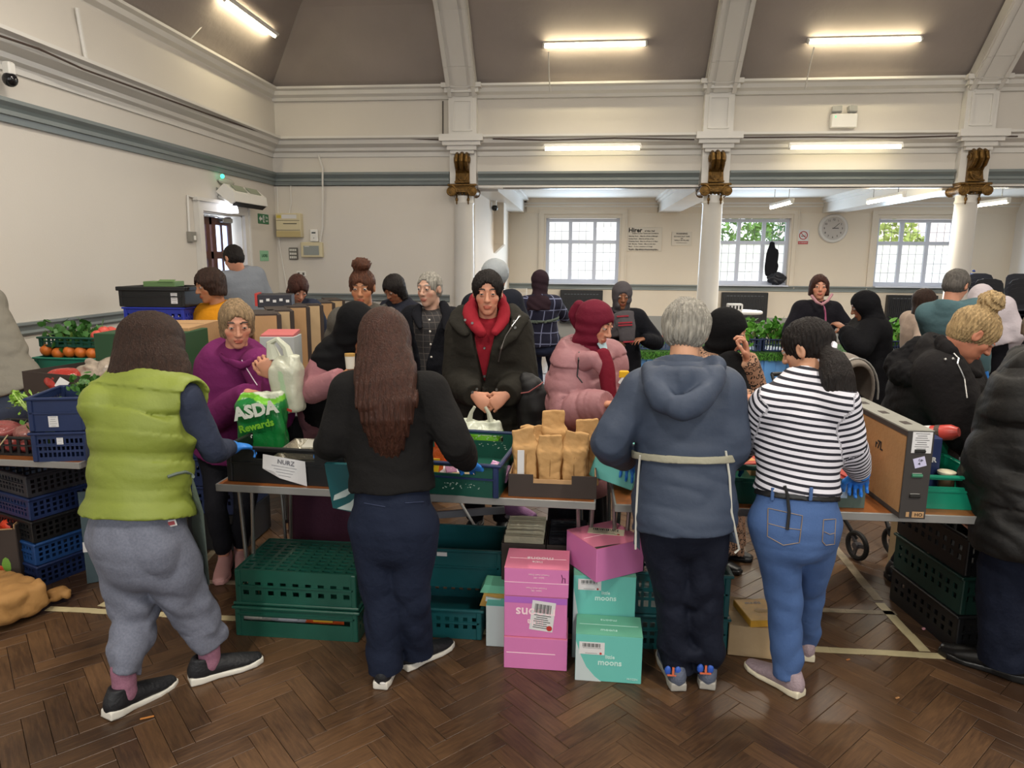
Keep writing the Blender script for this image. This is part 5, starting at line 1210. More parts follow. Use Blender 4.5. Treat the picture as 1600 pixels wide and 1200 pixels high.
# brunette, teal shirt, white hoodie
h = J(1445, 472, 7.0); _, _j = make_person('woman with long dark hair and a beige jumper beside the man in teal',
    head=h, pelvis=A_(J(1432, 550, 7.1)[0], 7.1, .72), yaw=-85, head_yaw=-90, head_pitch=12, s=.95, skin=SK_L, res=1.8, wrL=J(1470, 530, 6.9), wrR=J(1468, 536, 6.8),
    wear=[dict(kind='top', name='jumper', mat=cloth('beige_knit', '#b09c8e'), th=.02, hem=.1, sth=1.4), dict(kind='trousers', mat=BLACKW('black_trs')), dict(kind='shoes', mat=M_BLK),
          dict(kind='hair', style='cap', mat=HAIR_BR, t=.016, path=[J(1443, 468, 7.0), J(1438, 500, 6.98), J(1440, 532, 6.95)], prad=[(.09, .09), (.08, .08), (.05, .05)])])
h = J(1494, 447, 6.0); _, _j = make_person('man with short grey hair in a teal shirt and blue gloves leaning over the produce',
    head=h, pelvis=J(1500, 565, 6.15), yaw=-35, head_yaw=-55, head_pitch=22, s=1.04, w=1.15, skin=SK_L, res=1.5, gloves=True, wrR=J(1536, 578, 6.0), elR=J(1530, 530, 5.95), wrL=J(1470, 545, 6.5),
    wear=[dict(kind='top', name='shirt', mat=cloth('teal_shirt', '#4f6a70'), th=.02, hem=.12, sth=1.3), dict(kind='trousers', mat=BLACKW('black_trs')), dict(kind='shoes', mat=M_BLK),
          dict(kind='hair', style='short', mat=hairm('dark_grey', '#57534f', .5), t=.014)])
h = J(1532, 468, 7.0); _, _j = make_person('person in a white hooded top bending with their back turned by the stacked chairs',
    head=h, pelvis=J(1548, 520, 6.9), neck=J(1535, 478, 6.9), yaw=-20, head_yaw=-20, head_pitch=45, s=.98, w=1.1, skin=SK_M, res=1.8,
    wear=[dict(kind='top', name='hoodie', mat=cloth('white_jersey', '#bdb4ba'), th=.03, hem=.1), dict(kind='trousers', mat=BLACKW('black_trs')), dict(kind='shoes', mat=M_BLK),
          dict(kind='hair', style='hood', name='hood', mat=cloth('white_jersey', '#bdb4ba'), amp=.002)])
# blonde bun, bending in black parka
h = J(1519, 523, 3.5); ps, JS2 = make_person('woman with a blonde top bun bending forward in a black parka with silver snaps',
    head=h, pelvis=J(1425, 700, 3.72), neck=J(1478, 556, 3.56), yaw=-100, head_yaw=-98, head_pitch=38, s=1.04, w=1.3, skin='#c98468', brow='#9c7a58', res=1.0, shoulder=.15,
    shR=J(1470, 588, 3.4), elR=J(1508, 668, 3.3), wrR=J(1540, 700, 3.25), shL=J(1490, 578, 3.72), elL=J(1530, 660, 3.7), wrL=J(1560, 700, 3.55), hdR=(.8, 0, -.6), curl=.9,
    ftR=(*atZ(1408, 905)[:2], -85), ftL=(*atZ(1440, 880)[:2], -95),
    wear=[dict(kind='top', name='parka', mat=BLACKW('parka_black', '#1b191a'), th=.05, hem=.12, fold=.013, cuff=.05, sth=1.2, flare=1.05, h=.008),
          dict(kind='scarf', name='fur_trimmed_hood', mat=BLACKW('parka_fur', '#131214'), fold=.012, tex=.006, lofts=[([J(1458, 540, 3.62), J(1425, 556, 3.64), J(1402, 575, 3.62), J(1420, 590, 3.5), J(1450, 588, 3.4)], [(.07, .05), (.075, .06), (.065, .06), (.06, .05), (.05, .04)], (0, 0, 1))]),
          dict(kind='scarf', name='collar', mat=BLACKW('parka_black', '#1b191a'), lofts=[([J(1470, 535, 3.45), J(1482, 552, 3.38), J(1502, 575, 3.36), J(1530, 586, 3.4)], [(.04, .03), (.045, .03), (.035, .025), (.02, .02)], (0, 0, 1))]),
          dict(kind='trousers', mat=BLACKW('black_trs'), fit=1.1), dict(kind='shoes', mat=M_BLK),
          dict(kind='hair', style='bun', mat=HAIR_BL, t=.018, bc=(.0, -.045, .155), br=(.055, .05, .05), amp=.004, h=.005, col=None)])
o = JS2['base']
for x, y in ((1477, 562), (1489, 561)):
    b = MB(); b.ico(H(ps, x, y) - o, .008, 1); b.build('snap', M_STEEL, ps, True)
b = MB(); b.tube([H(ps, x, y) - o for x, y in ((1490, 552), (1498, 560), (1496, 568), (1502, 580), (1507, 592), (1509, 608), (1511, 622))], .004, 5); b.build('zip', M_STEEL, ps)
# right edge coat
h = J(1652, 525, 3.0); pt, JT = make_person('person in a long black quilted coat and navy trousers cut off by the right edge',
    head=h, pelvis=J(1622, 800, 2.88), neck=J(1640, 572, 2.95), yaw=35, head_yaw=60, head_pitch=30, s=1.03, w=1.3, skin=SK_L, shoulder=.17,
    shL=J(1586, 640, 2.95), elL=J(1552, 725, 2.9), wrL=J(1532, 782, 3.05), shR=J(1680, 620, 2.8), elR=J(1680, 700, 2.8), wrR=J(1640, 760, 3.0),
    ftL=(*atZ(1562, 1052)[:2], 50), ftR=(*atZ(1650, 1075)[:2], 20), knL=J(1568, 920, 2.9), curl=.8, hdL=(-.2, .5, -.7),
    wear=[dict(kind='top', name='quilted_coat', mat=mat('black_nylon', '#141312', .6, bump=(30, .2), spec=.35), th=.05, hem=.16, quilt=.17, qa=.018, sth=1.25, cuff=.05, fold=.012, flare=1.05, h=.008),
          dict(kind='scarf', name='collar', mat=mat('black_nylon', '#141312'), lofts=[([J(1556, 618, 2.95), J(1578, 588, 2.9), J(1606, 572, 2.85), J(1640, 566, 2.8)], [(.02, .02), (.05, .04), (.06, .05), (.06, .05)], (0, 0, 1))]),
          dict(kind='trousers', mat=cloth('navy_slacks', '#181d2c', .85), fit=1.15, cuff=.085, rise=-.04, fold=.008, th=.01),
          dict(kind='shoes', mat=mat('shoe_patent', '#141414', .3), size=1.1),
          dict(kind='hair', style='bob', mat=hairm('mousy', '#6d5c4c'), len=.14, t=.02)])
# left edge, grey sweater
h = J(-95, 440, 4.0); _, _j = make_person('person in a grey jumper and jeans leaning away at the left edge',
    head=h, pelvis=J(18, 632, 3.95), neck=J(-72, 478, 4.0), yaw=25, head_yaw=60, head_pitch=20, s=1.08, w=1.28, skin=SK_M, res=1.1,
    wrR=J(-20, 600, 4.5), wrL=J(-90, 600, 4.4),
    wear=[dict(kind='top', name='jumper', mat=cloth('grey_marl', '#7c786e'), th=.025, hem=-.02, fold=.011),
          dict(kind='trousers', name='jeans', mat=pat('dark_denim2', 'denim', ('#1f2634', '#38435a'), sc=6), th=.012, fit=1.15, fold=.009), dict(kind='shoes', mat=M_BLK),
          dict(kind='hair', style='short', mat=HAIR_DK)])
# yellow top
h = J(328, 447, 5.1); py_, JY = make_person('woman in a mustard yellow T-shirt behind the tall boxes',
    head=h, pelvis=standing(h, .02, yaw=150, pz=.86), yaw=160, head_yaw=140, head_pitch=14, s=1.0, w=1.15, skin=SK_M, res=1.5,
    wrR=J(300, 520, 4.85), wrL=J(372, 520, 4.85),
    wear=[dict(kind='top', name='tee', mat=cloth('mustard', '#c9861a'), th=.018, hem=.08, end=.05, cuff=.055, sth=1.3), dict(kind='trousers', mat=BLACKW('black_trs')), dict(kind='shoes', mat=M_BLK),
          dict(kind='hair', style='bob', mat=HAIR_BR, len=.08, wide=.014, t=.022)])
h = J(365, 404, 6.7); _, _j = make_person('man with short dark hair in a grey long-sleeved top by the door',
    head=h, pelvis=A_(J(392, 520, 6.8)[0], 6.8, .97), neck=J(374, 424, 6.75), yaw=50, head_yaw=62, head_pitch=25, s=1.05, w=1.12, skin=SK_L, res=1.6,
    elL=J(352, 455, 6.9), wrL=J(335, 470, 7.1), wear=[dict(kind='top', name='jumper', mat=cloth('light_grey', '#7b8088'), th=.02, hem=.05), dict(kind='trousers', mat=BLACKW('black_trs')), dict(kind='shoes', mat=M_BLK),
    dict(kind='hair', style='short', mat=HAIR_DK, t=.01)])
h = J(466, 452, 5.9); _, _j = make_person('person with red-brown hair in a navy top behind the row of boxes',
    head=h, pelvis=standing(h, .08, yaw=200, pz=.82), yaw=-150, head_yaw=-140, head_pitch=35, s=.93, skin=SK_L, res=1.8,
    wear=[dict(kind='top', mat=cloth('navy_top', '#2a3040'), th=.02, hem=.08), dict(kind='trousers', mat=BLACKW('black_trs')), dict(kind='shoes', mat=M_BLK), dict(kind='hair', style='bob', mat=HAIR_RED, len=.04, wide=.01, t=.022)])
h = J(616, 452, 6.0); _, _j = make_person('woman with dark hair in a grey top and dark vest looking down behind the boxes',
    head=h, pelvis=standing(h, .06, yaw=170, pz=.85), yaw=158, head_yaw=150, head_pitch=32, s=.95, w=1.05, skin=SK_D, res=1.7, wrL=J(642, 496, 5.7), wrR=J(604, 500, 5.7),
    wear=[dict(kind='top', name='jumper', mat=cloth('grey_top', '#66645f'), th=.016, hem=.1, end=.7), dict(kind='vest', name='body_warmer', mat=BLACKW('vest_navy', '#23252f'), th=.03, hem=.06), dict(kind='trousers', mat=BLACKW('black_trs')), dict(kind='shoes', mat=M_BLK),
          dict(kind='hair', style='bob', mat=HAIR_DK, len=.12, t=.02)])
# ================================================================== props: builders
M_KRAFT = mat('kraft_board', '#b08b62', .85, bump=(30, .1), var=(8, .06)); M_KRAFT2 = mat('kraft_board_pale', '#b99f7a', .85, bump=(30, .1), var=(7, .06))
M_DKBOX = mat('dark_board', '#3a302b', .8, var=(6, .08)); M_LABEL = mat('label_white', '#d5d4d4', .7); M_PINK = mat('pink_board', '#cd76ad', .6, var=(3, .04)); M_PINK2 = mat('pink_board_top', '#da7c98', .6)
M_MINT = mat('mint_board', '#66b9ae', .6, var=(3, .03)); M_MINT2 = mat('mint_board_top', '#68b093', .6); M_MINTW = mat('mint_pale', '#bcc8c8', .6); M_LPINK = mat('print_pale', '#f2d6dc', .7); M_LMINT = mat('print_mint', '#c2e2da', .7)
M_GCR = mat('green_crate', '#184d40', .38, bump=(12, .08), var=(5, .12)); M_GCR2 = mat('bright_green_crate', '#108064', .35, var=(5, .08)); M_TEAL = mat('teal_crate', '#135257', .4, var=(5, .1))
M_BCR = mat('navy_crate', '#1b2b52', .45, var=(5, .1)); M_BCR2 = mat('blue_crate', '#2636a0', .45); M_KCR = mat('black_crate', '#18191b', .4)
M_TOP = mat('laminate_teak', '#96592c', .35, bump=(50, .05), var=(12, .12)); M_ALU = mat('alu_edge', '#a6a5a2', .38, .55)
M_FOIL = mat('foil', '#b9b3a4', .32, .8, bump=(60, .4)); M_RED = mat('print_red', '#b3322c', .5); M_CLING = mat('cling_bag', '#9c8f80', .25, bump=(25, .5), var=(15, .3))

def panel(b, o, U, V, w, h, t, spec):
    """a panel in the U,V plane with rows of slots; spec: list of (row height, None | (n slots, solid share))"""
    U = unit(U); V = unit(V); N = np.cross(U, V); o = np.asarray(o, float); R = np.stack([U, N, V], 1); z = 0.
    tot = sum(s[0] for s in spec)
    for hh, sl in spec:
        hh = hh / tot * h
        if sl is None: b.box(o + U * w / 2 + V * (z + hh / 2), (w, t, hh), R)
        else:
            n, q = sl; bw = w * q / (n + 1)
            for i in range(n + 1): b.box(o + U * ((w - bw) * i / n + bw / 2) + V * (z + hh / 2), (bw, t, hh), R)
        z += hh
LAT = {'mesh': [(2, None)] + [(2, (12, .4)), (1, None)] * 3 + [(2, None)], 'slot': [(5, None), (2, (9, .55)), (1.5, None), (2, (9, .55)), (4, None)],
       'solid': [(1, None)], 'hand': [(10, None), (3.2, (1, .5)), (2, None)], 'wide': [(6.5, None), (2.2, (1, .12)), (4.5, None)], 'bars': [(1.5, None), (10, (10, .35)), (1.5, None)]}
def crate(name, label, cat, loc, rz, L, D, H, m, front='solid', side='slot', base='solid', group=None, rim=.014, rim_m=None, flip=False, parts_extra=None):
    t = thing(name, label, cat, loc, rz, group); w = .006; f = (lambda z: H - z) if flip else (lambda z: z)
    zz = H - .008 if flip else .008
    def _b(b):
        if base == 'solid': b.box((0, 0, zz), (L, D, .01))
        else: panel(b, (-L / 2, -D / 2, zz), (1, 0, 0), (0, 1, 0), L, D, .008, [(1, None)] + [(1, (10, .35)), (.8, None)] * 9 + [(1, None)])
    part('crate_base', m, t, _b)
    for (o, U, wd, sp) in (((-L / 2, -D / 2, 0), (1, 0, 0), L, front), ((-L / 2, D / 2, 0), (1, 0, 0), L, front), ((-L / 2, -D / 2, 0), (0, 1, 0), D, side), ((L / 2, -D / 2, 0), (0, 1, 0), D, side)):
        part('crate_side', m, t, lambda b: panel(b, o, U, (0, 0, 1), wd, H, w, LAT[sp] if not flip else LAT[sp][::-1]))
    zr = .006 if flip else H - .006
    def _r(b):
        for s in (-1, 1): b.box((0, s * (D / 2 + .005), zr), (L + .03, rim + .006, rim), bev=.004); b.box((s * (L / 2 + .005), 0, zr), (rim + .006, D + .02, rim), bev=.004)
        for sx in (-1, 1):
            for sy in (-1, 1): b.box((sx * (L / 2 - .01), sy * (D / 2), H / 2), (.025, .02, H * .98), bev=.004)
        b.box((0, -D / 2 - .006, H * (.55 if front != 'wide' else .75)), (L * .96, .008, .008)).box((0, D / 2 + .006, H * .55), (L * .96, .008, .008))
    part('crate_rim', rim_m or m, t, _r)
    return t
def carton(name, label, cat, loc, rz, L, D, H, m, inner=None, open_=True, group=None, cut=False, tilt=None, t_=.005):
    t = thing(name, label, cat, loc, rz, group)
    if tilt: t.rotation_euler = (tilt[0], tilt[1], rz)
    if open_:
        part('carton_base', inner or m, t, lambda b: b.box((0, 0, .004), (L, D, .006)))
        for k, (c, d) in enumerate((((0, -D / 2, H / 2), (L, t_, H)), ((0, D / 2, H / 2), (L, t_, H)), ((-L / 2, 0, H / 2), (t_, D, H)), ((L / 2, 0, H / 2), (t_, D, H)))):
            def _w(b):
                b.use(m)
                if cut and k < 2:
                    hh = H * .62; b.box((c[0], c[1], hh / 2), (L, t_, hh)).box((-L * .36, c[1], (hh + H) / 2), (L * .28, t_, H - hh)).box((L * .36, c[1], (hh + H) / 2), (L * .28, t_, H - hh))
                else: b.box(c, d)
                if inner: b.use(inner).box((c[0] * .985, c[1] * .985, c[2]), (d[0] * .97, d[1] * .97 if d[1] > .1 else d[1], d[2] * (.6 if cut and k < 2 else .995)))
            part('carton_side', None, t, _w)
    else:
        part('carton_body', m, t, lambda b: b.box((0, 0, H / 2), (L, D, H), bev=.003))
        part('carton_seam', inner or M_DKBOX, t, lambda b: b.box((0, 0, H + .0004), (L * .98, .0025, .0008)))
    return t
def label_on(t, c, w, h, nrm='-y', lines=5, bar=True, m=None, rot=0., red=False):
    """paper label with a bar code block and lines of small print on the -y or +z face"""
    R = rotm(0, rot, 0) if nrm == '-y' else rotm(0, 0, rot); c = np.asarray(c, float)
    U = R @ A_(1, 0, 0); V = R @ (A_(0, 0, 1) if nrm == '-y' else A_(0, 1, 0)); N = A_(0, -1, 0) if nrm == '-y' else A_(0, 0, 1)
    RR = np.stack([U, V, N], 1)
    def _l(b): b.box(c + N * .0006, (w, h, .0012), RR)
    lb = part('paper_label', m or M_LABEL, t, _l)
    def _p(b):
        top = h * .42
        if bar:
            n = 14
            for i in range(n): b.box(c + N * .0014 + U * (-w * .36 + w * .72 * i / n) + V * h * .25, (w * (.02 + .02 * ((i * 7) % 3) / 2), h * .3, .0006), RR)
            top = h * .02
        for i in range(lines): b.box(c + N * .0014 + U * (-.02 * w * (i % 3)) + V * (top - (top + h * .4) * i / max(1, lines - 1)), (w * (.72 - .12 * ((i * 5) % 3)), h * .022, .0006), RR)
    tag(part('small_print', M_PRINT, lb, _p), kind='stuff')
    if red: part('red_dot', M_RED, lb, lambda b: b.lathe([(h * .09, 0), (h * .09, .001)], c + N * .0014 + U * w * .35 - V * h * .38, 12, RR))
    return lb

# ------------------------------------------------ folding tables
def folding_table(label, loc, rz, L, D, H=.73, legs=True):
    t = thing('folding_table', label, 'table', loc, rz, None)
    part('tabletop', M_TOP, t, lambda b: b.box((0, 0, H - .012), (L - .012, D - .012, .022)))
    def _e(b):
        for s in (-1, 1): b.box((0, s * (D / 2 - .003), H - .016), (L, .008, .034), bev=.002); b.box((s * (L / 2 - .003), 0, H - .016), (.008, D - .012, .034), bev=.002)
    part('edge_trim', M_ALU, t, _e)
    for sx in (-1, 1):
        for sy in (-1, 1):
            x = sx * (L / 2 - .045); y = -D / 2 + .18 if sy < 0 else D / 2 - .08
            part('leg', M_STEEL, t, lambda b: b.tube([(x - .035, y, H - .03), (x - .008, y, .02), (x, y, .01), (x + .008, y, .02), (x + .035, y, H - .03)], .0095, 8), True)
            part('rubber_foot', M_BLK, t, lambda b: b.lathe([(.014, 0), (.014, .02)], (x, y, 0), 8))
    part('underframe', M_STEEL, t, lambda b: [b.tube([(s * (L / 2 - .045), -D / 2 + .06, H - .035), (s * (L / 2 - .045), D / 2 - .06, H - .035)], .009, 6) for s in (-1, 1)])
    return t
TZ = .73
folding_table('folding table with teak laminate top and metal edge under the black tray crate', (-.76, 3.2, 0), math.radians(-1.5), 1.71, .68)
folding_table('folding table with teak laminate top under the tall open carton at right', (1.03, 3.19, 0), math.radians(1), 1.74, .7)
folding_table('folding table at the left edge holding crates of vegetables', (-3.32, 3.5, 0), math.radians(-1), 1.74, .74)

# ------------------------------------------------ on the first table
tc = crate('bread_crate', 'black plastic tray crate with foil trays and a paper sheet on its front', 'crate', (-1.29, 3.22, TZ), math.radians(-3), .56, .6, .17, M_KCR, 'hand', 'slot')
lb = MB(); lb.add([(-.1, -.312, .14), (.1, -.312, .115), (.105, -.314, .0), (-.02, -.314, .03), (-.105, -.313, .075)], [(0, 1, 2, 3, 4)]); lb.add([(-.02, -.316, .03), (-.105, -.317, .075), (-.05, -.322, .065)], [(0, 1, 2)])
sh_ = lb.build('paper_sheet', M_LABEL, tc); text('handwriting', 'NURZ', .03, (.01, -.3165, .105), (PI / 2, math.radians(7), 0), mat('biro', '#6a6a72', .8), sh_)
tag(part('small_print', mat('biro', '#6a6a72'), sh_, lambda b: [b.box((.0, -.3155, .085 - i * .014), (.12 - .02 * i, .0006, .0012), rotm(0, math.radians(7), 0)) for i in range(4)]), kind='stuff')
def foil_tray(x, y, z, rz, lab, lid=True):
    t = thing('foil_tray', lab, 'foil tray', (x, y, z), rz); 
    def _t(b):
        a = [(-.15, -.1), (.15, -.1), (.15, .1), (-.15, .1)]; lo = [(-.13, -.08, 0), (.13, -.08, 0), (.13, .08, 0), (-.13, .08, 0)]; hi = [(p[0], p[1], .05) for p in a]; rm = [(p[0] * 1.05, p[1] * 1.07, .052) for p in a]; rd = [(p[0] * 1.05, p[1] * 1.07, .047) for p in a]
        b.add(lo + hi + rm + rd, [(0, 1, 2, 3)] + [(i, (i + 1) % 4, (i + 1) % 4 + 4, i + 4) for i in range(4)] + [(i + 4, (i + 1) % 4 + 4, (i + 1) % 4 + 8, i + 8) for i in range(4)] + [(i + 8, (i + 1) % 4 + 8, (i + 1) % 4 + 12, i + 12) for i in range(4)])
    part('tray', M_FOIL, t, _t)
    if lid: part('card_lid', mat('card_grey', '#a8a69b', .7), t, lambda b: b.box((.03, .0, .057), (.2, .13, .003), rotm(.02, .02, .1)))
    return t
foil_tray(-1.3, 3.1, TZ + .015, .02, 'foil tray at the front of the black crate'); foil_tray(-1.2, 3.36, TZ + .02, -.03, 'foil tray at the back of the black crate'); foil_tray(-1.22, 3.12, TZ + .082, .05, 'foil tray lying on top of the front foil tray')
# green insulated bag between crate and woman in black
t = thing('freezer_bag', 'dark green bag with white stripes hanging over the table edge beside the black crate', 'bag', (-1.0, 2.86, .66))
part('bag_body', M_TEAL, t, lambda b: b.prism([(-.06, .0), (.1, -.03), (.16, .2), (-.09, .2)], (0, .03, 0), (0, -.03, 0)))
part('stripe', mat('stripe_pale', '#b8c4c0', .6), t, lambda b: b.prism([(-.055, .035), (-.05, .06), (.1, .14), (.1, .115), (.04, .085), (.0, .055)], (0, -.002, 0), (0, -.031, 0)).prism([(-.04, .0), (.02, .03), (.05, .06), (.09, .08), (.1, -.02)], (0, -.002, 0), (0, -.031, 0)))
t = thing('jar', 'small clear jar with a bent silver lid behind the green striped bag', 'jar', (-1.0, 3.05, TZ + .1)); part('glass_body', mat('jar_glass', '#a5a497', .15), t, lambda b: b.lathe([(.03, 0), (.034, .01), (.034, .06), (.028, .07)], (0, 0, 0), 14), True); part('lid', M_STEEL, t, lambda b: b.lathe([(.031, .07), (.031, .085)], (0, 0, 0), 14))
t = thing('crate_stand', 'upturned black crate behind the green striped bag', 'crate', (-1.0, 3.12, TZ)); part('shell', M_KCR, t, lambda b: b.box((0, 0, .05), (.12, .2, .095), bev=.008))
# green crate with snacks
gc = crate('picking_crate', 'scuffed green plastic crate with a navy rim and a few snacks inside on the table', 'crate', (-.5, 3.14, TZ), math.radians(-6), .4, .56, .15, M_GCR, 'hand', 'solid', rim_m=M_BCR)
tag(part('scuff_marks', mat('scuff', '#b9c9bd', .8), gc, lambda b: [b.box((rng.uniform(-.06, .12), -.2845 if i < 26 else .2765, rng.uniform(.03, .06) if i < 26 else rng.uniform(.06, .13)), (rng.uniform(.003, .011), .001, rng.uniform(.001, .004)), rotm(0, rng.uniform(-.6, .6), 0)) for i in range(60)]), kind='stuff')
def packet(x, y, z, w, h, c1, c2, lab, R=(0, 0, 0), nm='snack_packet'):
    t = thing(nm, lab, 'packet', (x, y, z)); t.rotation_euler = R
    def _p(b):
        n = 6
        for i in range(n):
            z0, z1 = h * i / n, h * (i + 1) / n; th = lambda q: .004 + .035 * math.sin(PI * min(max(q / h, 0), 1)) * min(1, w / .08)
            a0, a1 = th(z0) / 2, th(z1) / 2
            b.add([(-w / 2, 0, z0), (0, -a0, z0), (w / 2, 0, z0), (0, a0, z0), (-w / 2, 0, z1), (0, -a1, z1), (w / 2, 0, z1), (0, a1, z1)], [(0, 1, 5, 4), (1, 2, 6, 5), (2, 3, 7, 6), (3, 0, 4, 7)])
    part('wrapper', mat('pk_' + c1, '#' + c1, .3, bump=(40, .3)), t, _p, True)
    part('print_panel', mat('pk_' + c2, '#' + c2, .4), t, lambda b: b.box((0, -.017, h * .5), (w * .5, .004, h * .45), bev=.002))
    return t
packet(-.65, 2.98, TZ + .015, .09, .17, 'cf5d22', 'e5b71c', 'orange snack packet standing at the left of the green crate', (.1, .12, .3))
packet(-.6, 3.03, TZ + .015, .07, .19, 'd4501c', 'e0461b', 'tall orange packet behind the yellow panelled one', (-.1, -.12, -.2))
packet(-.55, 2.96, TZ + .04, .1, .09, 'c9c0c4', '8d5b78', 'white and plum snack packet beside the gloved hand', (-1.0, 0, .4))
packet(-.36, 2.98, TZ + .04, .11, .09, 'b07ba6', 'e28030', 'lilac and orange packet in the right corner of the crate', (-.9, .2, -.3))
packet(-.47, 2.9, TZ + .02, .14, .07, 'cdb48a', 'b59a6c', 'beige packet showing through the crate handle hole', (-.3, .0, .1))
t = thing('carrier_bag', 'crumpled green carrier bag rising behind the woman in the black jumper', 'bag', (-.66, 3.3, TZ + .12))
f = lambda P: loft(P, [(0, 0, -.08), (0.02, 0, .05), (-.02, 0, .14), (-.02, 0, .2)], [(.09, .05), (.08, .05), (.04, .025), (.014, .01)], (1, 0, 0)) + .008 * fold(P, 30, 2, (1.4, 1.4, .4))
sdf_mesh('bag_body', [(f, (-.13, -.1, -.14), (.13, .1, .24), .006)], mat('thin_green_film', '#2f7058', .3, attr=True), t, (0, 0, 0), lambda V: np.where(((V[:, 2:3] * 22 + V[:, :1] * 10) % 1) < .3, np.array(hexc('#a9bcae')), np.array(hexc('#2c6b52'))))
# paper sacks in the dark carton
cb = carton('display_carton', 'dark brown open carton holding brown paper flour bags', 'box', (-.1, 3.03, TZ), 0, .375, .3, .1, M_DKBOX, M_KRAFT, True, cut=True)
M_PAPER = mat('brown_paper', '#bd935e', .8, bump=(18, .5), var=(6, .08))
def paper_bag(x, y, rz, h, lab, lean=0., side_lab=False):
    t = thing('paper_bag', lab, 'bag', (x, y, TZ + .012), rz, 'brown paper bags in the dark carton'); t.rotation_euler = (lean, 0, rz)
    sd = x * 37 + y * 11
    def f(P):
        d = rbox(P, (0, 0, h * .36), (.05, .034, h * .36), .012); z = P[:, 2]
        top = rbox(P, (.006 * math.sin(sd), 0, h * .82), (.052, .011, h * .19), .006, rotm(.0, .25 * math.sin(sd * 3), 0)); d = smin(d, top, .05)
        return d + .0035 * fold(P, 34, sd, (1.2, 1.2, .8)) + .002 * fold(P, 70, sd)
    sdf_mesh('bag_body', [(f, (-.085, -.06, -.01), (.085, .06, h * 1.06), .0048)], M_PAPER, t, (0, 0, 0))
    if side_lab: part('paper_label', M_LABEL, t, lambda b: b.box((-.02, -.0375, h * .42), (.03, .002, h * .5), bev=.001))
    part('fold_crease', mat('paper_crease', '#8e6a3e', .85), t, lambda b: b.tube([(.0, -.036, .01), (.003, -.036, h * .6)], .0012, 4))
for i, (x, y, rz, h, ln, lb_, sl) in enumerate(((-.225, 2.97, .1, .27, .0, 'paper bag with a white label at the left of the dark carton', True), (-.115, 2.96, 0, .25, .05, 'paper bag second from the left in the dark carton', False), (-.01, 2.96, -.05, .26, -.03, 'paper bag third from the left with the wide flat top', False),
        (.05, 3.06, .1, .3, .04, 'paper bag at the right rear of the dark carton', False), (-.1, 3.1, .15, .32, -.08, 'tallest paper bag behind the others with a small sticker', False), (-.21, 3.1, .0, .25, 0, 'paper bag at the left rear of the dark carton', False))): paper_bag(x, y, rz, h, lb_, ln, sl)
# mint box held tilted by the man
t = thing('ice_cream_carton', 'mint green carton tipped in the hands of the man in the navy jacket', 'box', (.165, 3.06, .755), 0); t.rotation_euler = (math.radians(-12), math.radians(14), math.radians(-14))
part('carton_body', M_MINT, t, lambda b: b.box((0, 0, .1), (.2, .15, .2), bev=.003)); part('carton_flap', M_MINT2, t, lambda b: b.box((.03, .03, .225), (.13, .004, .06), rotm(.3, 0, 0)).box((-.1, 0, .21), (.004, .14, .05), rotm(0, -.4, 0)))
for s_, z_, w_ in (('little', .125, .022), ('moons', .1, .034)): text('printed_name', s_, w_, (0, -.0765, z_), FRONT, M_LPINK, t, bold=.0006)
# green crate with red trays, seen between the man and the striped top
crate('picking_crate', 'dark green plastic crate with red trays between the navy jacket and the striped top', 'crate', (.66, 3.15, TZ), math.radians(0), .4, .5, .17, M_GCR, 'hand', 'solid')
for i, (x, y, rr) in enumerate(((.7, 3.02, .3), (.62, 3.12, -.2))):
    t = thing('meal_box', ('flat red ready meal box on top in the green crate', 'flat red ready meal box underneath in the green crate')[i], 'box', (x, y, TZ + .13 - i * .03), rr); part('card_box', mat('meal_red', '#c04a3c', .5), t, lambda b: b.box((0, 0, .015), (.2, .14, .03), bev=.003)); part('lid_print', mat('meal_orange', '#d99a5a', .5), t, lambda b: b.box((.02, 0, .031), (.1, .08, .001)))
carton('shipping_carton', 'small plain kraft carton behind the striped top on the second table', 'box', (.93, 3.36, TZ), 0, .22, .2, .2, M_KRAFT, M_KRAFT2, False)
t = carton('shoe_carton', 'grey green carton with a pale blue bar code label by the gloved hand', 'box', (1.1, 3.0, TZ), math.radians(2), .19, .2, .125, mat('sage_board', '#506259', .7), M_KRAFT, True)
label_on(t, (-.02, -.1035, .07), .085, .055, m=mat('label_blue', '#a9c3d8', .6), lines=1)
for i, (x, y, a) in enumerate(((1.06, 2.99, .2), (1.13, 3.02, -.5), (1.09, 3.05, 1.0))):
    packet(x, y, TZ + .07, .11, .12, 'b23a34', 'c8564c', ('glossy red packet at the front of the sage carton', 'glossy red packet at the right of the sage carton', 'glossy red packet at the back of the sage carton')[i], (-.9, .3, a), 'red_packet')
# the tall open carton standing on its long edge
t = thing('tray_carton', 'large shallow carton standing on edge with kraft face and dark printed end', 'box', (1.335, 3.13, TZ), math.radians(1)); t.rotation_euler = (0, 0, math.radians(1.5))
Lc, Tc, Hc = .66, .1, .36
part('kraft_face', mat('kraft_face', '#a87d4f', .85, bump=(40, .12), var=(9, .07)), t, lambda b: b.box((-Tc / 2 + .004, 0, Hc / 2), (.006, Lc - .02, Hc - .03)))
part('end_panel', mat('end_dark', '#35312f', .75), t, lambda b: b.box((0, -Lc / 2, Hc / 2), (Tc, .006, Hc)))
part('end_panel', mat('end_dark', '#35312f', .75), t, lambda b: b.box((0, Lc / 2, Hc / 2), (Tc, .006, Hc)))
part('top_panel', mat('top_grey', '#85847b', .75, var=(9, .12)), t, lambda b: b.box((0, 0, Hc), (Tc, Lc, .006)))
part('bottom_panel', M_DKBOX, t, lambda b: b.box((0, 0, .004), (Tc, Lc, .006)))
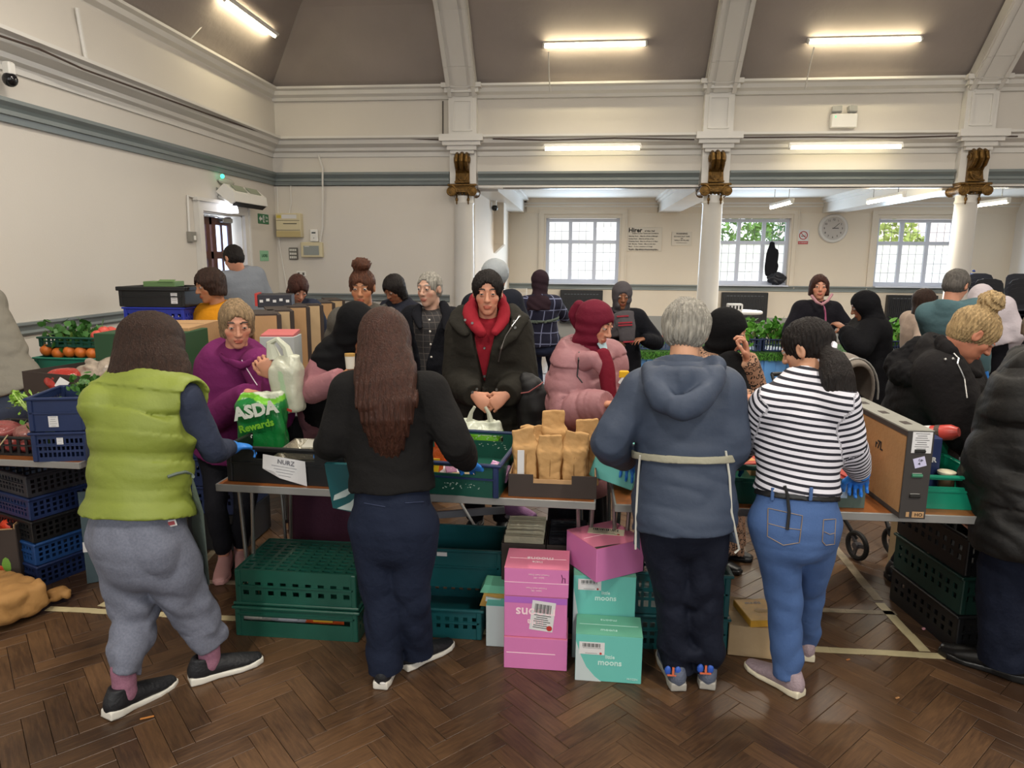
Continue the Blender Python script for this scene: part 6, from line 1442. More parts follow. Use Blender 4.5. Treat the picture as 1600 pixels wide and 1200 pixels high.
part('edge_gap', M_DKBOX, t, lambda b: b.box((-Tc / 2, 0, Hc - .012), (.004, Lc, .02)).box((-Tc / 2, 0, .012), (.004, Lc, .018)))
for z in (.115, .2, .3): part('handle_hole', M_DARK if z != .2 else mat('hole_green', '#3a7a5c', .6), t, lambda b: b.tube([(-.02, -Lc / 2 - .004, z - .02), (.02, -Lc / 2 - .004, z - .02)], .0075, 8)); part('hole_rim', M_ALU, t, lambda b: b.tube([(-.018, -Lc / 2 - .0035, z - .011), (.018, -Lc / 2 - .0035, z - .011)], .0016, 4))
for y in (-.2, .0, .2): part('handle_hole', M_DKBOX, t, lambda b: b.box((0, y, Hc + .0035), (.03, .05, .002)))
label_on(t, (.005, -Lc / 2 - .0035, .315), .075, .085, lines=9, bar=False); lb2 = label_on(t, (.005, -Lc / 2 - .0035, .235), .045, .04, lines=0, bar=False, m=mat('label_lilac', '#c3c0dc', .6), rot=-.3); text('label_text', 'UP\nA', .014, (.005, -Lc / 2 - .006, .236), (PI / 2, .3, 0), M_PRINT, t)
part('printed_code', M_KRAFT, t, lambda b: b.box((.02, -Lc / 2 - .004, .018), (.045, .002, .024)).box((-.02, -Lc / 2 - .004, .018), (.012, .002, .02))); text('printed_code', 'HO', .02, (.022, -Lc / 2 - .0062, .018), FRONT, M_PRINT, t)
text('printed_mark', 'r7L', .05, (-Tc / 2 - .0005, -.1, .24), (PI / 2, 0, -PI / 2), M_PRINT, t, bold=.001)
# bright green crate, right
crate('picking_crate', 'bright green plastic crate at the right with navy box and jars', 'crate', (1.53, 3.1, TZ), 0, .3, .34, .145, M_GCR2, 'hand', 'solid')
t = thing('picking_crate', 'taller bright green crate standing behind the bright green crate', 'crate', (1.56, 3.36, TZ), 0); part('crate_shell', M_GCR2, t, lambda b: b.prism([(-.18, 0), (.18, 0), (.18, .19), (.0, .26), (-.18, .3)], (0, .14, 0), (0, 0, 0)))
t = thing('medicine_box', 'navy carton standing in the bright green crate', 'box', (1.47, 3.08, TZ + .02), math.radians(-3)); part('card_box', mat('navy_card', '#1a2a57', .5), t, lambda b: b.box((0, 0, .13), (.16, .08, .25), bev=.003)); text('printed_name', 'POWER', .03, (.01, -.042, .16), FRONT, M_LABEL, t, bold=.001)
t = thing('relish_jar', 'white lidded jar lying in front of the navy carton', 'jar', (1.56, 3.0, TZ + .13)); part('lid', mat('cream_lid', '#cfc9ae', .5), t, lambda b: b.lathe([(.034, 0), (.036, .004), (.036, .012), (.03, .015)], (0, 0, 0), 18), True); part('glass_body', mat('jar_dark', '#4a3a28', .2), t, lambda b: b.lathe([(.028, -.07), (.033, -.06), (.033, -.01), (.03, 0)], (0, 0, 0), 16), True)
t = thing('sauce_bottle', 'red and white rolled bottle lying across the bright green crate', 'bottle', (1.6, 3.2, TZ + .26)); t.rotation_euler = (math.radians(75), math.radians(20), math.radians(40))
part('bottle_body', mat('sauce_red', '#c2453c', .35), t, lambda b: b.lathe([(.026, -.1), (.034, -.09), (.035, .06), (.02, .09)], (0, 0, 0), 16), True); part('bottle_band', M_LABEL, t, lambda b: b.lathe([(.0355, -.05), (.0355, -.02)], (0, 0, 0), 16)); part('bottle_band', mat('band_dark', '#4b4038', .6), t, lambda b: b.lathe([(.036, 0), (.036, .02)], (0, 0, 0), 16))

# ------------------------------------------------ under and in front of the tables
def box_text(t, x, y, z, up_down, size, m):
    r = (PI / 2, PI, 0) if up_down else FRONT
    text('printed_name', 'moons', size, (x, y, z), r, m, t, bold=.0008); text('printed_name', 'little', size * .62, (x, y, z + (-1 if up_down else 1) * size * .72), r, m, t, bold=.0004)
def icebox(loc, rz, L, D, H, front, top, lab, group=None, mint=False, tilt=None, textz=.5, ud=False, name=True, ts=.03):
    t = thing('ice_cream_carton', lab, 'box', loc, rz, group)
    if tilt: t.rotation_euler = (tilt[0], tilt[1], rz)
    part('carton_body', front, t, lambda b: b.box((0, 0, H / 2), (L, D, H), bev=.002)); part('top_panel', top, t, lambda b: b.box((0, 0, H + .001), (L, D, .002)))
    part('flap_edge', M_LPINK if not mint else M_LMINT, t, lambda b: b.box((0, 0, H + .0024), (L * .9, .002, .001)))
    if mint:
        part('pale_wave', M_MINTW, t, lambda b: b.prism([(-L / 2 + .001, 0), (-L * .1, 0), (-L * .2, H * .1), (-L * .33, H * .3), (-L * .42, H * .55), (-L / 2 + .001, H * .85)], (0, -.001, 0), (0, -D / 2, 0)))
    if name: box_text(t, 0 if not mint else L * .02, -D / 2 - .0012, H * textz, ud, ts, M_LPINK if not mint else M_LMINT)
    return t
px_ = -.155
t1 = icebox((px_, 2.835, 0), 0, .272, .19, .145, M_PINK, M_PINK2, 'bottom pink carton of the stack, plain front', 'pink ice cream cartons', name=False); part('front_slit', M_LPINK, t1, lambda b: b.box((-.02, -.0955, .075), (.21, .001, .003)))
t2 = icebox((px_ - .002, 2.84, .148), 0, .268, .19, .185, M_PINK, M_PINK2, 'middle pink carton of the stack with a large white bar code label', 'pink ice cream cartons', ud=True, textz=.62, ts=.062)
label_on(t2, (.03, -.0955, .1), .1, .135, lines=7, rot=math.radians(6), red=True)
part('purple_band', mat('purple_band', '#a862ba', .6), t2, lambda b: b.box((0, -.0954, .17), (.266, .001, .028)))
t3 = icebox((px_, 2.842, .336), 0, .272, .2, .125, M_PINK, M_PINK2, 'top pink carton of the stack with upside down print', 'pink ice cream cartons', name=False)
for z, sx_ in ((.1, .01), (.087, .01), (.04, 0), (.028, 0)): text('printed_line', 'Premium mochi frozen' if z in (.1, .04) else 'below -18C', .0095, (sx_, -.101, z), (PI / 2, PI, 0), M_LPINK, t3)
part('front_crease', M_LPINK, t3, lambda b: b.box((0, -.1005, .063), (.27, .001, .002))); part('printed_deer', mat('print_plum', '#7a3a66', .7), t3, lambda b: b.tube([(.105, -.101, .105), (.11, -.101, .09), (.108, -.101, .07)], .002, 4).tube([(.11, -.101, .09), (.12, -.101, .09), (.121, -.101, .07)], .002, 4))
text('printed_name', 'moons', .042, (.01, .0, .1285), (0, 0, PI), M_LPINK, t3, bold=.001); text('printed_name', 'little', .026, (.0, -.035, .1285), (0, 0, PI), M_LPINK, t3)
mx = .155
t4 = icebox((mx, 2.765, 0), math.radians(-1), .275, .165, .21, M_MINT, M_MINT2, 'bottom mint carton standing furthest forward', 'mint ice cream cartons', True, textz=.42, ts=.036)
label_on(t4, (-.07, -.083, .15), .105, .055, lines=2, red=True); text('printed_line', 'FROZEN', .012, (.1, -.084, .02), FRONT, M_LMINT, t4)
for y_ in (-.04, .04): text('printed_name', 'moons', .026, (0, y_, .2125), (0, 0, PI if y_ > 0 else 0), M_LMINT, t4)
t5 = icebox((.135, 2.935, .0), math.radians(1), .27, .16, .39, M_MINT, M_MINT2, 'taller mint carton standing behind, below the tilted pink one', 'mint ice cream cartons', True, textz=.74, ts=.034)
label_on(t5, (-.065, -.081, .35), .1, .05, lines=2, red=True)
t6 = icebox((.135, 2.95, .394), math.radians(33), .25, .24, .15, M_PINK, M_PINK2, 'torn pink carton resting at an angle on the mint cartons', 'pink ice cream cartons', name=False)
label_on(t6, (.02, .02, .1525), .16, .07, '+z', lines=4, rot=math.radians(-40), red=True, m=mat('label_cream', '#d6ccb0', .7)); part('torn_gap', M_DKBOX, t6, lambda b: b.add([(-.125, -.1, .1532), (-.03, -.112, .1532), (.0, -.1195, .1532), (-.06, -.1195, .1532), (-.126, -.119, .1532)], [(0, 1, 2, 3, 4)]))
t7 = icebox((-.31, 3.0, 0), 0, .16, .2, .2, M_MINTW, M_MINT, 'pale mint carton half hidden behind the pink stack', None, name=False)
t = thing('flattened_carton', 'opened mint and mustard card box sticking out left of the pink stack', 'box', (-.33, 2.98, .2)); part('card_flap', M_MINT2, t, lambda b: b.prism([(-.1, .02), (-.08, .06), (.06, .055), (.06, .02)], (0, .1, 0))); part('card_flap', mat('mustard_board', '#b08a44', .7), t, lambda b: b.prism([(-.1, -.04), (-.08, .02), (.06, .02), (.06, -.05)], (0, .06, 0), (0, -.01, 0))); part('card_flap', M_MINTW, t, lambda b: b.box((-.02, -.02, -.005), (.1, .01, .02), rotm(0, .15, 0)))
# open cases of pouches behind the pink stack
for k, (x, mm, ml, lab) in enumerate(((-.235, mat('silver_pouch', '#c2b99e', .35, .3, bump=(30, .3)), .2, 'open case packed with silver pouches behind the pink cartons'), (-.03, mat('black_pouch', '#1c1c20', .3, bump=(30, .3)), .19, 'open case packed with black pouches behind the pink cartons'))):
    cs = carton('pouch_case', lab, 'box', (x, 3.2, .0), 0, ml, .3, .44, M_DKBOX, None, True)
    pr0 = None
    for i in range(11):
        if pr0 is None:
            pr0 = thing('pouch', ('silver' if k == 0 else 'black') + ' foil pouch standing on edge in the open case', 'pouch', (x, 3.08, .34), 0, ('silver' if k == 0 else 'black') + ' pouches in the case')
            part('pouch_body', mm, pr0, lambda b: b.add([(-ml * .46, -.006, 0), (ml * .46, -.006, 0), (ml * .46, .006, 0), (-ml * .46, .006, 0), (-ml * .46, -.002, .125), (-ml * .15, .003, .128), (ml * .2, -.004, .127), (ml * .46, .002, .125)], [(0, 1, 7, 6, 5, 4), (2, 3, 4, 5, 6, 7), (0, 3, 4), (1, 7, 2)]))
            o = pr0
        else: o = copy_tree(pr0)
        o.location = (x, 3.075 + i * .025, .34 + .002 * (i % 3)); o.rotation_euler = (rng.uniform(-.12, .12), 0, 0)
# stacked green crates on the floor, left
g1 = crate('bread_crate', 'lower dark green crate on the floor showing packets through its slot', 'crate', (-1.27, 3.06, 0), 0, .58, .38, .15, M_GCR, 'wide', 'slot')
for i, (x, c, lab) in enumerate(((-.2, 'c9c4ba', 'white packet showing at the left of the crate slot'), (-.03, 'b8b8bc', 'grey packet showing in the middle of the crate slot'), (.14, 'd85a2a', 'orange packet showing at the right of the crate slot'))): packet(-1.295 + x, 2.915, .055, .19, .06, c, 'd8a030' if i == 2 else c, lab, (0, 0, 0), 'food_packet')
crate('bread_crate', 'upper dark green crate turned over with a perforated top', 'crate', (-1.27, 3.06, .155), 0, .57, .36, .17, M_GCR, 'slot', 'slot', base='mesh', flip=True)
crate('bread_crate', 'teal crate on the floor right of the navy trousers', 'crate', (-.62, 3.14, 0), 0, .4, .38, .15, M_TEAL, 'slot', 'slot')
t = crate('bread_crate', 'teal crate with a perforated lid on top behind the mint flaps', 'crate', (-.6, 3.3, .155), 0, .5, .3, .2, M_TEAL, 'solid', 'slot'); label_on(t, (-.04, -.152, .17), .05, .02, lines=0, bar=False)
crate('bread_crate', 'teal lattice crate behind the legs of the man in the navy jacket', 'crate', (.48, 3.14, 0), 0, .42, .36, .17, M_TEAL, 'mesh', 'mesh', group='lattice crates'); crate('bread_crate', 'upper teal lattice crate seen between two pairs of legs', 'crate', (.48, 3.14, .175), 0, .42, .36, .2, M_TEAL, 'mesh', 'mesh', group='lattice crates')
t = carton('shipping_carton', 'small brown carton on the floor with a yellow box on top', 'box', (.86, 3.07, 0), math.radians(-6), .3, .28, .145, M_KRAFT2, M_KRAFT, False)
t = thing('dessert_box', 'flat yellow printed box lying on the small brown carton', 'box', (.84, 3.04, .147), math.radians(10)); part('card_box', mat('yellow_card', '#d6a23a', .5, var=(20, .15)), t, lambda b: b.box((0, 0, .016), (.15, .2, .032), bev=.003)); text('printed_name', 'mochi', .03, (0, .06, .0325), (0, 0, 0), M_LABEL, t); part('food_picture', mat('food_pale', '#dcb87e', .6), t, lambda b: b.ico((0.01, -.01, .032), .035, 1, (1, .6, .08)))
for i in range(3): crate('bread_crate', ('bottom', 'middle', 'top')[i] + ' black crate of the stack under the right end of the table', 'crate', (1.86, 3.35, i * .185), math.radians(8), .34, .5, .18, M_KCR if i != 1 else mat('dark_green_crate', '#12302a', .45), 'slot', 'slot', group='black crates under the right table')
carton('shipping_carton', 'pale carton on the floor beyond the right table legs', 'box', (1.95, 3.95, .0), math.radians(25), .22, .2, .3, M_KRAFT2, M_KRAFT, False)
for i, (px, py) in enumerate(((1450, 963), (1443, 984))):
    q = atZ(px, py); t = thing('petal', ('pink petal nearer the table leg', 'pink petal nearer the court line')[i], 'litter', (q[0], q[1], .003), i); part('leaf', mat('petal_pink', '#c98f9a', .6), t, lambda b: b.ico((0, 0, .003), .014, 1, (1, .6, .25)), True)
for i, (px, py, c, lab) in enumerate(((230, 1123, '#b0702e', 'orange peeled sliver on the floor beside the black shoe'), (1325, 1032, '#a86a38', 'brown scrap on the floor left of the court line corner'), (1402, 1092, '#a87848', 'small tan scrap on the parquet at the right'))):
    q = atZ(px, py); t = thing('scrap', lab, 'litter', (q[0], q[1], .002), .5); part('piece', mat('scrap%d' % i, c, .7), t, lambda b: b.box((0, 0, .003), (.05 if i == 0 else .02, .008, .006), bev=.002))
# ================================================================== left produce table
LT = .73
crate('bread_crate', 'navy plastic mesh crate, lower of two at the end of the left table', 'crate', (-2.6, 3.3, LT), math.radians(14), .26, .34, .15, M_BCR, 'mesh', 'mesh', group='navy crates at the table end')
nb = crate('bread_crate', 'navy plastic crate with a white label, upper of two at the left table end', 'crate', (-2.6, 3.3, LT + .155), math.radians(14), .26, .34, .17, M_BCR, 'solid', 'mesh', group='navy crates at the table end')
label_on(nb, (-.02, -.176, .05), .045, .055, lines=5, bar=False); label_on(nb, (-.0, -.176, -.05), .03, .035, lines=3, bar=False)
bt = crate('mesh_crate', 'black mesh crate holding bags of red onions beside the celery', 'crate', (-2.98, 3.38, LT), 0, .46, .36, .1, M_KCR, 'bars', 'bars')
def blob_bag(loc, r, sq, col, lab, nm='produce_bag', cat='bag', seed=1., m=None):
    t = thing(nm, lab, cat, loc); r = np.asarray(sq) * r
    f = lambda P: ell(P, (0, 0, r[2]), r) + .012 * fold(P, 26, seed, (1, 1, 1.2)) * (r.min() / .06)
    sdf_mesh('bag_body', [(f, (-r[0] * 1.2, -r[1] * 1.2, -.02), (r[0] * 1.2, r[1] * 1.2, r[2] * 2.3), .007)], m or mat('film_' + col[1:], col, .25, bump=(30, .4), var=(12, .25)), t, (0, 0, 0)); return t
blob_bag((-3.08, 3.32, LT + .03), 1, (.13, .11, .06), '#8e4a48', 'clear bag of red onions at the left end of the black mesh crate', seed=2); blob_bag((-2.88, 3.36, LT + .03), 1, (.11, .11, .055), '#8f5f58', 'clear bag of red onions behind the celery', seed=3)
for i in range(10):
    a = i % 5; t = thing('red_onion', 'red onion showing through the side of the black mesh crate', 'onion', (-3.17 + a * .085, 3.23 + .06 * (i // 5), LT + .045), 0, 'red onions in the mesh crate'); part('bulb', mat('onion_red', '#8d3b38', .4, var=(30, .2)), t, lambda b: b.ico((0, 0, 0), .034, 1).tube([(0, 0, .03), (.003, 0, .046)], .005, 5), True)
t = thing('squash', 'yellow squash in a paper wrap beside the celery', 'squash', (-2.86, 3.42, LT + .12)); part('fruit', mat('squash_yellow', '#d99a22', .4), t, lambda b: b.lathe([(.01, -.06), (.055, -.045), (.07, 0), (.05, .04), (.02, .06)], (0, 0, .07), 14, rotm(.5, .5, 0)), True); part('paper_wrap', M_PAPER, t, lambda b: b.prism([(-.09, .0), (.08, 0), (.1, .07), (.0, .09), (-.1, .06)], (0, .04, 0), (0, .05, 0)))
def leafy(loc, rz, n, h, spread, c1, c2, lab, nm='celery', cat='vegetable', stalk=.006, leaf=.03, seed=1, lean=(0, 0)):
    t = thing(nm, lab, cat, loc, rz); rd = np.random.default_rng(seed)
    sb = MB(); lb = MB()
    for i in range(n):
        a = rd.uniform(0, 2 * PI); r = spread * rd.uniform(.1, 1); top = np.array([r * math.cos(a) + lean[0] * h, r * math.sin(a) + lean[1] * h, h * rd.uniform(.6, 1)]); b0 = np.array([r * .2 * math.cos(a), r * .2 * math.sin(a), 0])
        mid = (b0 + top) / 2 + np.array([r * .2 * math.cos(a), r * .2 * math.sin(a), 0]); sb.tube([b0, mid, top], [stalk, stalk * .8, stalk * .35], 4)
        for k in range(6):
            q = top + rd.normal(size=3) * leaf * .9 - A_(0, 0, .02); u = unit(rd.normal(size=3)); v = unit(np.cross(u, rd.normal(size=3))); s = leaf * rd.uniform(.5, 1)
            lb.add([q - u * s, q - u * s * .3 + v * s * .5, q + u * s * .4 + v * s * .55, q + u * s, q + u * s * .3 - v * s * .5, q - u * s * .4 - v * s * .4], [(0, 1, 2, 3, 4, 5)])
    tag(sb.build('stalks', mat('stalk_' + c1[1:], c1, .5), t, True), kind='stuff'); tag(lb.build('leaves', mat('leaf_' + c2[1:], c2, .5, var=(20, .3)), t), kind='stuff'); return t
leafy((-2.72, 3.24, LT + .06), 0, 26, .22, .06, '#9db85a', '#56862e', 'head of leafy celery standing between the mesh crate and the navy crates', seed=3, leaf=.028)
leafy((-2.72, 3.2, LT + .2), 0, 14, .14, .05, '#b6cf78', '#7fa63c', 'pale celery tops sticking up left of the navy crate', seed=5, lean=(-.5, 0), leaf=.02)
t = thing('string', 'loose pale string hanging over the black mesh crate', 'string', (-2.95, 3.15, LT)); part('strand', mat('string_m', '#b8a780', .8), t, lambda b: b.tube([(.06, .04, .11), (.05, .0, .07), (.02, -.03, .02), (-.05, -.06, .004)], .003, 5), True)
# dark carton of bagged peppers behind
cb2 = carton('produce_carton', 'open black carton of bagged peppers and potatoes', 'box', (-2.84, 3.78, LT + .2), math.radians(-14), .56, .42, .16, M_DKBOX, None, True)
carton('shipping_carton', 'closed dark carton under the open carton of bagged peppers', 'box', (-2.84, 3.78, LT), math.radians(-14), .54, .4, .19, M_DKBOX, M_DKBOX, False)
blob_bag((-2.93, 3.67, LT + .24), 1, (.11, .1, .075), '#a8352c', 'clear bag of red peppers with a white label', seed=4); blob_bag((-2.75, 3.78, LT + .26), 1, (.18, .12, .08), '#9b8262', 'brown bag of potatoes lying across the black carton', seed=6, m=M_CLING)
blob_bag((-2.64, 3.62, LT + .22), 1, (.1, .09, .06), '#a04a34', 'clear bag of tomatoes at the right of the black carton', seed=7); blob_bag((-2.62, 3.9, LT + .26), 1, (.14, .1, .09), '#b25a48', 'clear bag of red potatoes at the back of the black carton', seed=8)
t = thing('produce_tag', 'white printed card on the bag of red peppers', 'label', tuple(J(97, 600, 3.52)), 0); part('card', M_LABEL, t, lambda b: b.box((0, 0, 0), (.06, .003, .055), rotm(-.3, .5, 0)))
leafy(tuple(J(135, 610, 3.4)), 0, 12, .06, .06, '#7f9c48', '#41702c', 'bunch of parsley leaning on the gilet side of the black carton', nm='parsley', seed=9)
# rear produce: green cartons, orange crates
carton('produce_carton', 'tall dark green closed carton behind the woman in the green gilet', 'box', (-2.62, 4.06, .73), math.radians(4), .5, .4, .56, mat('green_board', '#1d4527', .6), M_DKBOX, False)
folding_table('folding table at the rear left carrying orange crates', (-3.8, 4.75, 0), 0, 1.5, .74)
oc = crate('bread_crate', 'teal crate of oranges on the rear left table', 'crate', (-3.42, 4.62, LT + .12), 0, .62, .4, .2, mat('teal_bright', '#157a63', .4), 'solid', 'slot')
carton('produce_carton', 'low open dark carton under the crate of oranges', 'box', (-3.42, 4.62, LT), 0, .6, .4, .11, M_DKBOX, None, False)
oc2 = crate('bread_crate', 'upper green crate of carrots and greens on the oranges', 'crate', (-3.42, 4.68, LT + .385), 0, .62, .4, .07, M_GCR, 'bars', 'bars')
def fruit(nm, lab, cat, grp, col, spots, r, sq=(1, 1, 1)):
    p = None
    for q in spots:
        if p is None:
            p = thing(nm, lab, cat, q, 0, grp); part('fruit', mat('fruit_' + col[1:], col, .45, bump=(90, .15)), p, lambda b: b.ico((0, 0, 0), r, 2, sq), True); part('stem_end', mat('stem_green', '#5a6b2c', .7), p, lambda b: b.ico((0, 0, r * .93 * sq[2]), r * .13, 1)); o = p
        else: o = copy_tree(p); o.location = q
        o.rotation_euler = (rng.uniform(-.6, .6), rng.uniform(-.6, .6), rng.uniform(0, 6))
fruit('orange', 'orange in the teal crate on the rear left table', 'fruit', 'oranges in the teal crate', '#d9742a', [(-3.7 + .085 * (i % 7), 4.5 + .085 * (i // 7), LT + .345 + rng.uniform(-.01, .015)) for i in range(21)], .042)
fruit('tomato', 'pink red tomato in the upper green crate', 'fruit', 'tomatoes in the upper green crate', '#d2564a', [(-3.36 + .075 * (i % 4), 4.56 + .075 * (i // 4), LT + .46 + rng.uniform(-.01, .02)) for i in range(12)], .04)
leafy((-3.6, 4.62, LT + .4), 0, 30, .1, .16, '#7f9c48', '#3f7030', 'heap of parsley in the upper green crate', nm='parsley', seed=12, leaf=.045)
fruit('carrot', 'bundled carrot lying below the orange crate', 'vegetable', 'carrots on the rear table', '#c9633a', [(-3.28 + .05 * i, 4.4, LT + .26) for i in range(5)], .035, (2.2, .8, .8))
# crates stacked high by the left wall, small green box
crate('bread_crate', 'royal blue crate under the black crate by the left wall', 'crate', (-3.2, 5.15, 1.19), math.radians(3), .46, .34, .17, M_BCR2, 'slot', 'slot')
bk = crate('bread_crate', 'black deep crate with a white label on the royal blue crate', 'crate', (-3.2, 5.15, 1.365), math.radians(3), .5, .36, .14, M_KCR, 'solid', 'solid', rim=.03); label_on(bk, (.17, -.184, .065), .05, .08, lines=5, bar=False)
t = thing('card_box', 'small flat green box on top of the black deep crate', 'box', (-3.2, 5.15, 1.51), .1); part('lid', mat('green_small', '#5d7a4a', .6), t, lambda b: b.box((0, 0, .02), (.24, .16, .04), bev=.003)); part('flap', mat('green_small', '#5d7a4a', .6), t, lambda b: b.box((.05, -.06, .045), (.12, .05, .003), rotm(.3, 0, 0)))
for i in range(2): carton('shipping_carton', ('lower', 'upper')[i] + ' hidden brown carton supporting the royal blue crate', 'box', (-3.2, 5.15, .735 + i * .228), 0, .42, .34, .226, M_KRAFT, M_KRAFT2, False)
# under the left table
for i, (mm, lab) in enumerate(((M_BCR, 'bottom dark blue crate under the left table'), (mat('mid_blue_crate', '#1d4378', .45), 'mid blue crate second from the floor under the left table'), (M_KCR, 'black crate with a white tag in the middle of the stack under the left table'), (M_BCR, 'navy crate second from the top under the left table'), (mat('tan_mesh', '#2a2a30', .5), 'dark mesh crate on top of the stack under the left table'))):
    c_ = crate('bread_crate', lab, 'crate', (-2.92, 3.46, i * .125), math.radians(-22), .36, .4, .12, mm, 'mesh', 'mesh', group='crates under the left table')
t = thing('produce_carton', 'open printed carton of tomatoes on the floor at the left edge', 'box', (-3.28, 3.3, 0), math.radians(18))
for c, d in (((0, -.19, .16), (.6, .006, .32)), ((0, .19, .18), (.6, .006, .36)), ((-.3, 0, .16), (.006, .38, .32)), ((.3, 0, .17), (.006, .38, .34))): part('carton_side', M_DKBOX, t, lambda b: b.box(c, d)); part('carton_lining', M_KRAFT, t, lambda b: b.box((c[0] * .97, c[1] * .96, c[2] + .005), (d[0] * .95, d[1] * .95 if d[1] > .1 else .004, d[2])))
part('printed_fruit', mat('print_tomato', '#c24a2c', .5), t, lambda b: [b.ico((x, -.194, z), r, 1, (1, .05, 1)) for x, z, r in ((.0, .08, .05), (.1, .06, .045), (.2, .09, .04))]); [part('printed_leaf', mat('print_leaf', '#6f9a3c', .5), t, lambda b: b.ico(c, .036, 1, q)) for c, q in (((.24, -.194, .12), (.6, .05, 1.4)), ((-.08, -.194, .1), (1.5, .05, .5)))]
fruit('tomato', 'large red tomato in the printed carton on the floor', 'fruit', 'tomatoes in the floor carton', '#d13f1e', [(-3.42 + .11 * (i % 4) + .03 * (i // 4), 3.22 + .11 * (i // 4), .27 + .02 * (i % 2)) for i in range(12)], .058, (1, 1, .85))
t = thing('cardboard_sheet', 'grey green board leaning on the left table leg with a white tag', 'board', (-2.5, 3.32, 0), math.radians(28)); t.rotation_euler = (math.radians(-8), 0, math.radians(22))
part('board', mat('board_grey', '#3d4f55', .7, var=(4, .1)), t, lambda b: b.prism([(-.12, 0), (.12, .02), (.1, .5), (-.14, .5)], (0, .02, 0))); part('paper_tag', M_LABEL, t, lambda b: b.box((-.11, -.002, .2), (.04, .003, .055)))
t = thing('paper_sack', 'crumpled brown paper sack lying on the floor at the left', 'sack', (-2.88, 2.96, 0), 0)
f = lambda P: smin(rbox(P @ rotm(0, -.06, math.radians(-22)), (0, 0, .085), (.3, .13, .075), .035), ell(P, (.27, .11, .05), (.07, .05, .04)), .05) + .01 * fold(P, 9, 3, (1.6, .8, 1.2)) + .008 * fold(P, 28, 5, (1.8, .8, 1))
sdf_mesh('sack_body', [(f, (-.36, -.3, -.005), (.4, .32, .22), .008)], mat('sack_paper', '#a57a45', .8, bump=(16, .4), var=(5, .08)), t, (0, 0, 0)); part('string', mat('string_m', '#b8a780', .8), t, lambda b: b.tube([(.12, -.18, .03), (.13, -.24, .004), (.1, -.33, .003)], .003, 5))
# stack of navy crates behind, between table ends
for i in range(3): crate('bread_crate', ('lowest', 'middle', 'top')[i] + ' navy crate of the stack between the two tables', 'crate', (-2.14, 3.95, .24 + i * .17), 0, .34, .4, .165, M_BCR, 'slot', 'slot', group='navy crates between the tables')
t = thing('low_stool', 'low dark crate base under the navy crates', 'crate', (-2.14, 3.95, 0)); part('shell', M_KCR, t, lambda b: b.box((0, 0, .12), (.34, .4, .235), bev=.01))

# ------------------------------------------------ row of tall cartons
folding_table('long folding table under the row of six tall cartons', (-2.1, 6.02, 0), math.radians(98), 3.0, .5)
folding_table('short folding table under the kraft and white tall cartons', (-2.34, 4.32, 0), 0, .95, .5)
row = [(-2.6, 4.3, .34, .55, .58, M_KRAFT, 'kraft carton with a green printed edge behind the purple sweatshirt', 10), (-1.97, 4.44, .22, .2, .5, mat('white_board', '#b4b9b8', .6), 'white carton with a pink flap beside the purple sweatshirt', 8)]
for i, (x, y, w_, d_, h_, mm, lab, a) in enumerate(row):
    t = carton('tall_carton', lab, 'box', (x, y, .73), math.radians(a), w_, d_, h_ - .0, mm, M_DKBOX, False)
    if i == 0: part('green_band', mat('band_green', '#3f6a3a', .6), t, lambda b: b.box((-.02, -d_ / 2 - .001, h_ * .5), (.012, .002, h_ * .9)).box((-.1, -d_ / 2 - .001, h_ * .93), (.17, .002, .012))); part('hand_slot', M_DARK, t, lambda b: b.box((.06, -d_ / 2 - .001, h_ * .62), (.014, .002, .03)))
    else: part('pink_flap', mat('flap_pink', '#c56a6a', .6), t, lambda b: b.box((0, 0, h_ + .012), (w_ * .95, d_ * .9, .02), rotm(.12, 0, 0))); part('hand_slot', M_DARK, t, lambda b: b.box((.1, -d_ / 2 - .001, h_ * .7), (.01, .002, .04)))
for i in range(6):
    u = i / 5.; x0 = 398 + 0; pxl = (447, 466, 490, 510, 528, 543)[i]; Y = (4.75, 5.1, 5.5, 6.0, 6.6, 7.3)[i]; q = J(pxl, 520, Y)
    t = thing('tall_carton', ('nearest', 'second', 'third', 'fourth', 'fifth', 'farthest')[i] + ' tall kraft carton in the row of six behind the bending woman', 'box', (q[0] - .16, Y, .73), math.radians(-62), 'tall cartons in a row')
    h_ = (.62, .62, .62, .6, .58, .56)[i]; w_ = (.42, .44, .44, .44, .44, .44)[i]
    part('kraft_face', (M_KRAFT, M_KRAFT2)[i % 2], t, lambda b: b.box((0, 0, h_ / 2), (w_, .15, h_), bev=.004)); part('dark_lid', M_DKBOX, t, lambda b: b.box((0, .0, h_ + .003), (w_, .16, .012)).box((0, .09, h_ / 2), (w_, .03, h_)).box((-w_ / 2 - .003, 0, h_ / 2), (.006, .15, h_)))
    part('centre_joint', M_DKBOX, t, lambda b: b.box((.0, -.0755, h_ / 2), (.004, .002, h_)))
    part('hand_slot', M_DARK, t, lambda b: [b.box((sx * w_ * .25, -.0756, z), (.012, .002, .035)) for sx in (-1, 1) for z in (h_ * .35, h_ * .72)])
t = thing('can_tray', 'dark printed tray of cans behind the tall cartons', 'tray', tuple(J(432, 469, 5.5)), .3); part('tray_body', mat('can_dark', '#20202a', .5), t, lambda b: b.box((0, 0, 0), (.26, .25, .1), bev=.004)); part('printed_band', M_LABEL, t, lambda b: [b.box((-.1 + .05 * i, -.127, .01 * (i % 2)), (.025, .002, .02)) for i in range(5)]); part('red_end', M_RED, t, lambda b: b.box((-.14, 0, .01), (.02, .24, .1)))

